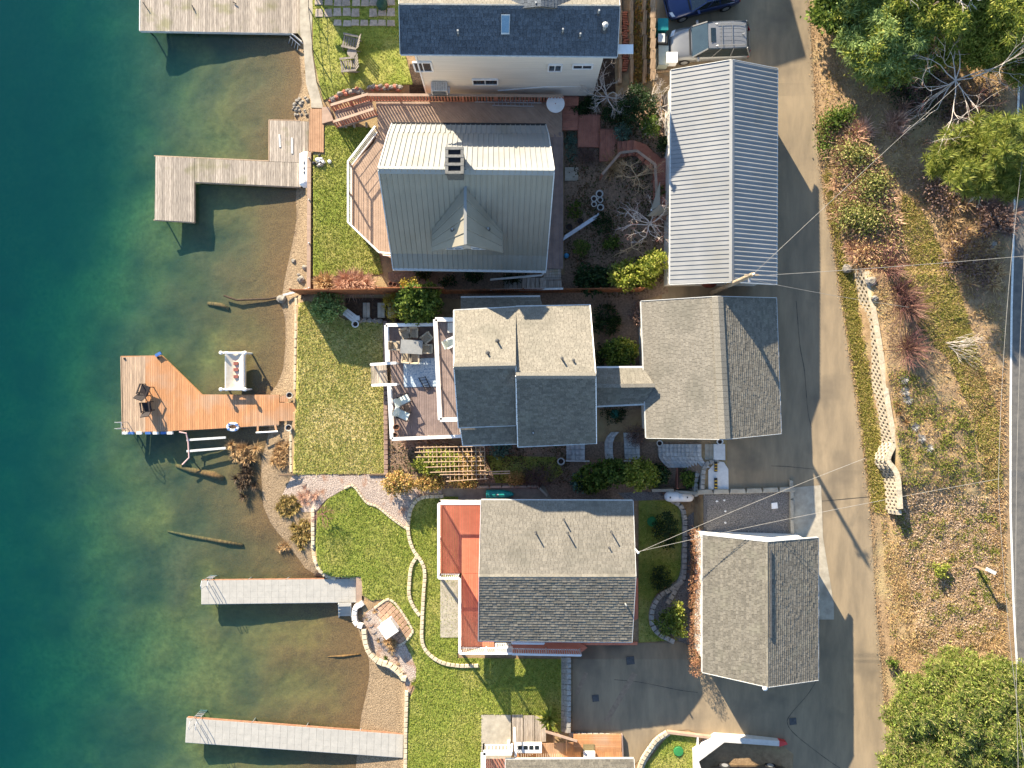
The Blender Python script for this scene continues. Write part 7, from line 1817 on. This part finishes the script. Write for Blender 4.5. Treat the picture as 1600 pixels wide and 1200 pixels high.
big_tree(1455, 30, 8, [(1450, 22, 7.8, 44, 36, 1.6), (1480, 55, 7.2, 34, 28, 1.4), (1420, 15, 6.9, 32, 34, 1.4), (1470, -20, 8.1, 44, 34, 1.6), (1500, 85, 6.5, 34, 18, 1.0), (1445, 85, 6.2, 30, 18, .9), (1510, 25, 7.5, 34, 30, 1.4)], 'tall dark cedar in the middle of the top tree group', L_cedar, 30000, .2, .034, m2=L_yel, sig=.16, per=30)
big_tree(1545, 55, 8, [(1545, 62, 7.5, 40, 26, 1.3), (1575, 40, 7.8, 42, 34, 1.5), (1530, 15, 7.2, 36, 32, 1.4), (1590, -10, 7.8, 44, 36, 1.5), (1585, 75, 6.9, 30, 22, 1.0), (1560, 95, 6.2, 34, 16, .9), (1600, 110, 6.5, 26, 20, .9)], 'tall cedar hanging over the road at the top corner', L_cedar, 28000, .2, .034, m2=L_yel, sig=.16, per=30)
big_tree(1350, -70, 8, [(1350, -70, 6.9, 60, 50, 2.0), (1420, -80, 8.1, 60, 50, 2.4)], 'cedar pair mostly beyond the top edge', L_cedar, 9000, .24, .07)
# pine
g = G(1545, 245); T = thing('pine_tree', 'long needled pine leaning over the road at the right edge', 'tree', g)
tp = g+Vector((.3, 0, 6.5)); MB().tube([g, lerp(g, tp, .5)+Vector((.1, .1, 0)), tp], [.2, .14, .06], 8).build('trunk', M_bark, T)
bl = blobs_px([(1525, 258, 8.0, 56, 42, 1.0), (1575, 235, 9.0, 44, 40, 1.2), (1490, 240, 7.2, 42, 30, .8), (1560, 285, 7.6, 40, 26, .8), (1590, 265, 8.4, 30, 34, .9), (1520, 215, 7.8, 34, 22, .8)])
limbs(T, lerp(g, tp, .6), [b[0] for b in bl], .07, M_bark)
bl = [(c_, a_*1.18, b_*1.18, r_) for c_, a_, b_, r_ in bl]
P, O = crown_pts(clumpy(bl), 720, 1, .1, shell=(.6, 1.08), low=-.1); sprays(T, P, 64, .5, .016, L_pine, 'crown', (-.2, 1.4), bend=.08)
# feathery thicket at the bottom right
for i, (x, y, h, lst, lb) in enumerate((
    (1450, 1110, 4.5, [(1440, 1085, 6.6, 44, 30, 1.1), (1420, 1110, 6.0, 34, 30, 1.0), (1480, 1060, 6.6, 34, 26, 1.0), (1460, 1120, 7.0, 44, 34, 1.2)], 'feathery bushy tree nearest the driveway at the bottom'),
    (1520, 1090, 5, [(1520, 1075, 7.2, 46, 36, 1.2), (1550, 1048, 6.6, 36, 24, 1.0), (1500, 1110, 7.4, 40, 34, 1.2), (1490, 1035, 6.0, 26, 16, .8)], 'feathery bushy tree in the middle of the bottom thicket'),
    (1585, 1110, 5, [(1585, 1080, 7.0, 44, 36, 1.1), (1570, 1125, 7.4, 44, 36, 1.2), (1610, 1120, 7.0, 40, 40, 1.2)], 'feathery bushy tree beside the road at the bottom'),
    (1460, 1180, 4.5, [(1430, 1170, 6.4, 40, 34, 1.1), (1480, 1175, 7.0, 44, 34, 1.2), (1400, 1195, 5.8, 24, 28, .9), (1450, 1215, 6.6, 50, 30, 1.1)], 'feathery bushy tree in the bottom right, left half'),
    (1550, 1190, 5, [(1545, 1175, 7.0, 44, 34, 1.2), (1590, 1180, 7.0, 40, 36, 1.2), (1520, 1215, 6.8, 44, 34, 1.2), (1580, 1225, 6.8, 46, 34, 1.2)], 'feathery bushy tree in the bottom right corner'))):
    big_tree(x, y, h, lst, lb, L_feath, 22000, .17, .027, per=26, sig=.12, name='bushy_tree', droop=-.15, spread=1.0)
shrub(1393, 1035, 8, .5, 'small green weed clump at the driveway edge above the thicket', L_mid, 300, .12, .04)
shrub(1470, 890, 12, .6, 'olive weed clump on the lower bank', L_yel, 400, .12, .04)
# roadside post with board
g = G(1524, 885); T = thing('roadside_marker', 'short roadside post with slanted pale board on the lower bank', 'sign', g)
MB().bar(g, g+Vector((0, 0, 1.25)), .09, .09, up=Vector((1, 0, 0))).build('post', M_dirtwood, T); MB().box(g+Vector((.05, .06, 1.3)), (.55, .2, .16), rz=-.45).build('board', M_trim, T)
# ---------------------------------------------------------------- cars
def car(T, c, rz, L, Wd, Hh, paint, kind='van', rails=False, sunroof=False):
    """front points along local -x"""
    R = Matrix.Rotation(rz, 3, 'Z'); c = Vector(c); P = lambda x, y, z: c+R @ Vector((x, y, z))
    hw = Wd/2
    # lower body: stations front to rear (x/L, half width, top height)
    st = [(-.5, .62, .52), (-.485, .78, .62), (-.45, .9, .70), (-.38, .97, .80), (-.26, 1.0, .90), (-.1, 1.0, .93), (.2, 1.0, .95), (.38, .99, .96), (.47, .93, .95), (.497, .86, .88), (.5, .8, .7)]
    b = MB(); ny = 9
    for fx, fw, zt in st:
        for k in range(ny):
            t = (k/(ny-1)-.5)*2
            z = zt - .07*abs(t)**4 if abs(t) < 1 else zt-.12
            b.v.append(tuple(P(fx*L, t*hw*fw, z)))
        for k in (1, 0):
            pass
    n0 = len(b.v)
    for fx, fw, zt in st:
        for s_, z in ((-1, .55), (-1, .22), (1, .22), (1, .55)): b.v.append(tuple(P(fx*L, s_*hw*fw*(1.015 if z > .3 else .96), z)))
    ns = len(st)
    for i in range(ns-1):
        for k in range(ny-1): a = i*ny+k; b.f.append((a, a+1, a+ny+1, a+ny))
        q = n0+i*4; r = q+4
        b.f += [(q, i*ny, (i+1)*ny, r), (q+1, q, r, r+1), (i*ny+ny-1, q+3, r+3, (i+1)*ny+ny-1), (q+3, q+2, r+2, r+3), (q+2, q+1, r+1, r+2)]
    for i in (0, ns-1):
        q = n0+i*4; b.f.append((q+1, q, *[i*ny+k for k in range(ny)], q+3, q+2))
    b.build('body', paint, T, smooth=True)
    # glasshouse
    xa, xb, xc, xd = (-.24, -.08, .40, .485) if kind == 'van' else (-.2, -.02, .24, .40)
    bw, rw = .95, .82
    def ring(x0, x1, w, z): return [P(x0*L, -hw*w, z), P(x0*L, hw*w, z), P(x1*L, hw*w, z), P(x1*L, -hw*w, z)]
    base = ring(xa, xd, bw, .88); roof = ring(xb, xc, rw, Hh-.03)
    wsh = MB().slab([base[0], base[1], roof[1], roof[0]], .03).build('windscreen', M_cglass, T)
    MB().slab([base[2], base[3], roof[3], roof[2]], .03).build('rear_window', M_cglass, T)
    for k, (i, j) in enumerate(((0, 3), (1, 2))):
        sd = MB().slab([base[i], base[j], roof[j], roof[i]], .03).build('side_window', M_cglass, T)
        for t in (.34, .66):
            p, q = lerp(base[i], base[j], t), lerp(roof[i], roof[j], t*.98+.01); MB().bar(p, q, .06, .04, up=R @ Vector((0, 1, 0))).build('pillar', paint, sd)
    for i in range(4): MB().bar(base[i], roof[i], .07, .06).build('pillar', paint, T)
    rb = MB(); m_, k_ = 7, 5
    for i in range(m_):
        for k in range(k_):
            u, v = i/(m_-1), (k/(k_-1)-.5)*2
            rb.v.append(tuple(P((xb+(xc-xb)*u)*L, v*hw*(rw+.02), Hh-.035*v*v-.05*(2*u-1)**4)))
    for i in range(m_-1):
        for k in range(k_-1): a = i*k_+k; rb.f.append((a, a+1, a+k_+1, a+k_))
    rf_ = rb.build('roof', paint, T, smooth=True)
    if sunroof: MB().slab([P((xb+.035)*L, -hw*.42, Hh+.012), P((xb+.035)*L, hw*.42, Hh+.012), P((xb+.095)*L, hw*.42, Hh+.012), P((xb+.095)*L, -hw*.42, Hh+.012)], .01).build('sunroof', M_cglass, rf_)
    if rails:
        for s_ in (-1, 1): MB().tube([P((xb+.1)*L, s_*hw*.66, Hh-.01), P((xb+.12)*L, s_*hw*.66, Hh+.05), P((xc-.04)*L, s_*hw*.66, Hh+.05), P((xc-.02)*L, s_*hw*.66, Hh-.02)], .016, 6).build('roof_rail', paint, rf_)
        for t in (.36, .62): MB().bar(P((xb+(xc-xb)*t)*L, -hw*.66, Hh+.05), P((xb+(xc-xb)*t)*L, hw*.66, Hh+.05), .04, .02).build('cross_bar', paint, rf_)
        for t in (-.36, -.12, .12, .36): MB().bar(P((xb+.14)*L, hw*t, Hh+.004), P((xc-.03)*L, hw*t, Hh-.002), .012, .006).build('roof_rib', paint, rf_)
    MB().bar(P((xc-.06)*L, 0, Hh), P((xc-.03)*L, 0, Hh+.09), .05, .03).build('aerial', paint, rf_)
    for s_ in (-1, 1):
        MB().slab([P(-.492*L, s_*hw*.5, .63), P(-.47*L, s_*hw*.84, .66), P(-.43*L, s_*hw*.9, .725), P(-.455*L, s_*hw*.55, .715)], .03).build('headlight', M_lamp, T)
        MB().slab([P(.498*L, s_*hw*.66, .72), P(.475*L, s_*hw*.97, .74), P(.475*L, s_*hw*.9, .97), P(.497*L, s_*hw*.6, .95)], .03).build('tail_light', M_tail, T)
        MB().box(P((xa+.07)*L, s_*(hw+.13), 1.0), (.13, .24, .15), rz=rz).build('mirror', paint, T)
        for fx in (-.31, .30):
            w_ = MB(); q = [P(fx*L, s_*(hw-.2+t), .33) for t in (0, .22)]; w_.tube(q, .33, 18); o = w_.build('wheel', M_black, T)
            MB().tube([P(fx*L, s_*(hw+.02), .33), P(fx*L, s_*(hw+.03), .33)], .2, 12).build('rim', M_rail, o)
    MB().slab([P(-.498*L, -hw*.4, .5), P(-.498*L, hw*.4, .5), P(-.495*L, hw*.4, .6), P(-.495*L, -hw*.4, .6)], .02).build('grille', M_black, T)
    MB().bar(P((xa-.02)*L, -hw*.8, .915), P((xa-.02)*L, hw*.8, .915), .1, .02).build('wiper_cowl', M_black, T)
M_cglass = mat('car_glass', lin(24, 34, 40), lin(34, 46, 52), 2, .05, spec=.8)
M_lamp = mat('lamp_glass', lin(220, 224, 226), lin(200, 206, 210), 4, .15); M_tail = mat('tail_lamp', lin(170, 26, 28), lin(150, 22, 24), 4, .2)
M_silver = mat('silver_paint', lin(128, 129, 130), lin(120, 121, 122), 1, .32, metal=.35, coat=.6)
M_navy = mat('navy_paint', lin(34, 52, 96), lin(30, 46, 88), 1, .3, metal=.3, coat=.8)
M_blackp = mat('black_paint', lin(24, 26, 32), lin(20, 22, 28), 1, .3, metal=.2, coat=.8)
c = G(1104, 76, .02); T = thing('minivan', 'silver minivan with roof rails parked nose to the fence', 'van', c); car(T, c, .03, 4.75, 1.92, 1.72, M_silver, 'van', True, True)
c = G(1093, 4, .02); T = thing('sedan', 'dark blue sedan cut off by the top edge', 'car', c); car(T, c, .24, 4.4, 1.78, 1.42, M_navy, 'sedan')
c = G(1166, 1215, .02); T = thing('black_car', 'black car cut off by the bottom edge behind the white wall', 'car', c); car(T, c, .0, 4.6, 1.85, 1.6, M_blackp, 'van')
# bins and boxes by the cars
T = thing('wheelie_bin', 'teal wheeled bin beside the parked minivan', 'bin', G(1030, 51)); c = G(1030, 51); MB().prism([c+Vector((x, y, .95)) for x, y in ((-.26, -.32), (.26, -.32), (.26, .32), (-.26, .32))], .93).build('body', mat('teal_bin', lin(30, 130, 130), lin(26, 112, 114), 4, .5), T); MB().box(c+Vector((.02, 0, .99)), (.62, .7, .08)).build('lid', MATS['teal_bin'], T)
for s_ in (-.25, .25): MB().tube([c+Vector((-.28, s_, .1)), c+Vector((-.28, s_+.05, .1))], .1, 10).build('wheel', M_black, T)
T = thing('wheelie_bin', 'grey wheeled bin below the teal bin', 'bin', G(1031, 71)); c = G(1031, 71); MB().prism([c+Vector((x, y, .9)) for x, y in ((-.25, -.28), (.25, -.28), (.25, .28), (-.25, .28))], .88).build('body', M_flash, T); MB().box(c+Vector((-.1, 0, .94)), (.4, .5, .08)).build('lid', M_trim, T)
for s_ in (-.22, .22): MB().tube([c+Vector((-.27, s_, .1)), c+Vector((-.27, s_+.05, .1))], .1, 10).build('wheel', M_black, T)
T = thing('storage_chest', 'pale green slanted storage chest against the timber fence', 'chest', G(1031, 95)); a = [G(1025, 80), G(1040, 80), G(1040, 110), G(1025, 110)]
MB().prism([p+Vector((0, 0, .7)) for p in a], .7).build('body', mat('sage_plastic', lin(176, 182, 170), lin(160, 166, 154), 4, .6), T); MB().slab([a[0]+Vector((0, 0, .78)), a[1]+Vector((.02, 0, .72)), a[2]+Vector((.02, 0, .72)), a[3]+Vector((0, 0, .78))], .05).build('lid', MATS['sage_plastic'], T)
T = thing('white_cooler', 'white boxy cooler on legs at the corner of the long garage', 'cooler', G(1048, 93)); c = G(1048.5, 93, .62)
MB().box(c, (.62, .58, .5)).build('body', M_white, T); MB().box(c+Vector((0, 0, .28)), (.66, .62, .06)).build('lid', M_white, T)
for sx in (-.25, .25):
    for sy in (-.22, .22): MB().bar(c+Vector((sx, sy, -.62)), c+Vector((sx, sy, -.25)), .05, .05, up=Vector((1, 0, 0))).build('leg', M_dirtwood, T)
# timber terraces between the top house and the cars
for i, (x0_, x1_, w_, lb) in enumerate(((969, 968, .2, 'timber beam nearest the cream house'), (987, 986, .2, 'second timber beam of the narrow garden terraces'), (1008, 1006, .2, 'third timber beam of the narrow garden terraces'))):
    T = thing('terrace_beam', lb, 'beam', G(x0_, 60))
    for k in range(4):
        ya, yb = -20+k*38, -20+k*38+37.5; MB().bar(G(x0_, ya, .15), G(x1_, yb, .15), w_, .35).build('timber', M_dirtwood, T)
T = thing('brick_steps', 'run of red brick steps in the narrow garden terrace', 'steps', G(978, 60))
M_rb = mat('red_brick', lin(176, 108, 80), lin(146, 84, 62), 7, .9, var=.2, vsrc='object'); bm_ = MB(); bm_.box((0, 0, 0), (.36, .1, .16)); bme = mesh_of(bm_, 'brick', M_rb)
for i in range(26): inst(bme, 'brick', T, G(977+rnd.uniform(-2, 2), 20+i*3.6, .08), (0, 0, rnd.uniform(-.12, .12)))
T = thing('timber_fence', 'weathered plank fence in front of the parked cars', 'fence', G(1020, 60))
for k in range(9): ya = -20+k*16; MB().bar(G(1021, ya, 1.0), G(1019.5, ya+15.6, 1.0), .05, .9, up=Vector((0, 0, 1))).build('board', M_dirtwood, T); MB().bar(G(1021, ya, 1.47), G(1019.5, ya+15.6, 1.47), .3, .05).build('cap', M_dirtwood, T)
for k in range(5): MB().bar(G(1020.5, -16+k*32), G(1020.5, -16+k*32, 1.5), .1, .1, up=Vector((1, 0, 0))).build('post', M_dirtwood, T)
T = thing('timber_steps', 'dark timber landing between the fence and the long garage', 'steps', G(1034, 122)); planks(T, [(1021, 113), (1047, 110), (1047, 122), (1020, 125)], 3.2, 0, .15, M_pl_old); MB().bar(U(1022, 113, 3.4), U(1047, 110.5, 3.4), .1, .12).build('beam', M_dirtwood, T)
litter('leaf_litter', np.vstack([clumped([(989, 0), (1005, 0), (1005, 130), (989, 130)], 1500, 40, 4), clumped([(1009, 0), (1018, 0), (1018, 130), (1009, 130)], 500, 20, 3)]), leafmat('terrace_leaves', [lin(150, 110, 50), lin(176, 140, 70), lin(120, 80, 50), lin(110, 116, 46)], .2, .9), 'yellow brown leaves over the narrow garden terraces', .13, .05, dz=.05, lift=.1)
litter('leaf_litter', clumped([(884, 150), (1042, 150), (1042, 455), (1000, 465), (940, 465), (884, 420)], 5000, 240, 7), leafmat('garden_leaves', [lin(70, 60, 40), lin(110, 80, 60), lin(64, 84, 44), lin(90, 66, 54)], .2, .9), 'fallen leaves and seedlings over the shaded garden soil', .12, .045, dz=.05, lift=.08)
litter('leaf_litter', clumped([(606, 690), (890, 692), (890, 760), (606, 745)], 2500, 120, 6), MATS['garden_leaves'], 'fallen leaves over the side yard by the pergola', .11, .04, dz=.05, lift=.06)
# ---------------------------------------------------------------- pole and wires
M_pole = mat('pole_wood', lin(176, 158, 134), lin(140, 122, 102), 4, .9, .006, 12, stretch=(4, 4, .5))
g = G(1112, 458); T = thing('utility_pole', 'tall pale utility pole leaning out between the two upper garages', 'pole', g); ptop = Vector((g.x, g.y, 10.6))
MB().tube([g-Vector((0, 0, .3)), ptop], [.15, .11], 10).build('pole', M_pole, T); MB().lathe(ptop, [(.05, 0), (.05, .12), (.02, .14)], 8).build('insulator', M_white, T); MB().box(ptop-Vector((0, .2, .6)), (.1, .25, .1)).build('bracket', M_rail, T)
MB().bar(ptop-Vector((.35, 0, .25)), ptop+Vector((.35, 0, -.25)), .08, .1).build('cross_arm', M_pole, T)
M_wire = mat('wire_grey', lin(150, 146, 140), lin(130, 126, 120), 3, .6)
def wire(label, a, b, sag, r=.011):
    a = Vector(a); b = Vector(b); T = thing('overhead_wire', label, 'wire', a)
    MB().tube([lerp(a, b, t/16)-Vector((0, 0, sag*4*(t/16)*(1-t/16))) for t in range(17)], r, 5).build('cable', M_wire, T)
rp = U(1660, 395, 10.5)
wire('service wire from the utility pole up across the road at top right', ptop, U(1500, 130, 9.5), .4)
wire('service wire from the utility pole straight across to the road', ptop+Vector((0, -.05, -.3)), rp, .5)
wire('thin phone wire below the one crossing to the road', ptop+Vector((0, -.1, -.9)), U(1420, 480, 6.0), .4, .009)
hb = onplane(993, 858, *cN)+Vector((0, 0, .8)); T = thing('service_mast', 'small white service mast on the lower house gable', 'mast', hb-Vector((0, 0, .9))); MB().tube([hb-Vector((0, 0, 1.0)), hb], .04, 8).build('mast', M_white, T); MB().lathe(hb, [(.07, -.02), (.08, .05), (.03, .1)], 8).build('weatherhead', M_white, T)
wire('upper service wire crossing the gravel pad to the bank', hb, U(1352, 716, 9.0), .3)
wire('lower service wire crossing the apron to the road', hb-Vector((0, 0, .15)), U(1562, 748, 9.5), .5)
rdp = [(1600, 300, 9.6), (1586, 560, 9.4), (1577, 760, 9.2), (1560, 1000-300+50, 9.0)]
wire('power line running along the road edge', U(1604, 200, 10), U(1560, 760, 9.6), .4, .011); wire('second power line running along the road edge', U(1612, 200, 10.3), U(1592, 1240, 9.8), .6, .011)
wire('lower power line from the road bend to the bottom edge', U(1560, 760, 9.6), U(1608, 1240, 9.8), .3, .011)
for x, y in ((1108, 449),):
    c = U(x, 450, 4.2); T = thing('hose_reel', 'coiled red brown hose on the long garage end wall', 'hose', c)
    wyl = U(1047, 444, 5.75).y+.3
    for k in range(4): MB().tube([Vector((c.x+(.42-.05*k)*math.cos(a), wyl-.12-.04*k, 4.2+(.32-.04*k)*math.sin(a))) for a in np.linspace(0, 6.283, 17)], .035, 6).build('hose_loop', mat('hose_red', lin(120, 62, 48), lin(100, 52, 42), 5, .6), T)
# cracks and patches in the asphalt are thin sealed seams
M_seal = mat('crack_seal', lin(66, 62, 58), lin(52, 50, 48), 6, .7)
for i, (pts, lb) in enumerate((([(1244, 470), (1250, 540), (1257, 580), (1262, 640), (1268, 668)], 'long dark crack in the driveway beside the shingled garage'), ([(1205, 728), (1230, 729), (1272, 733)], 'hairline crack across the driveway above the gravel pad'), ([(1278, 1060), (1262, 1085), (1234, 1118), (1231, 1132), (1245, 1150), (1290, 1185), (1320, 1205)], 'curving seam in the driveway below the lower garage'),
                             ([(960, 1062), (1000, 1066), (1060, 1078), (1090, 1082)], 'faint crack across the lower parking court'), ([(1262, 785), (1360, 776)], 'straight joint where the driveway surface changes'))):
    q = smooth_px(pts); b = MB()
    for a, c_ in zip(q, q[1:]):
        A, B = G(*a, .028), G(*c_, .028); d = (B-A).normalized(); s = Vector((-d.y, d.x, 0))*rnd.uniform(.008, .018); b.quad(A-s, B-s, B+s, A+s)
    b.build('asphalt_crack', M_seal, kind='structure')
sheet('asphalt_patch', [(943, 1126), (951, 1128), (996, 1054), (988, 1050)], .03, mat('patch_tan', lin(150, 130, 108), lin(130, 112, 94), 5, .9), 5); sheet('asphalt_patch', [(898, 1084), (904, 1086), (919, 1052), (913, 1050)], .03, MATS['patch_tan'], 5)
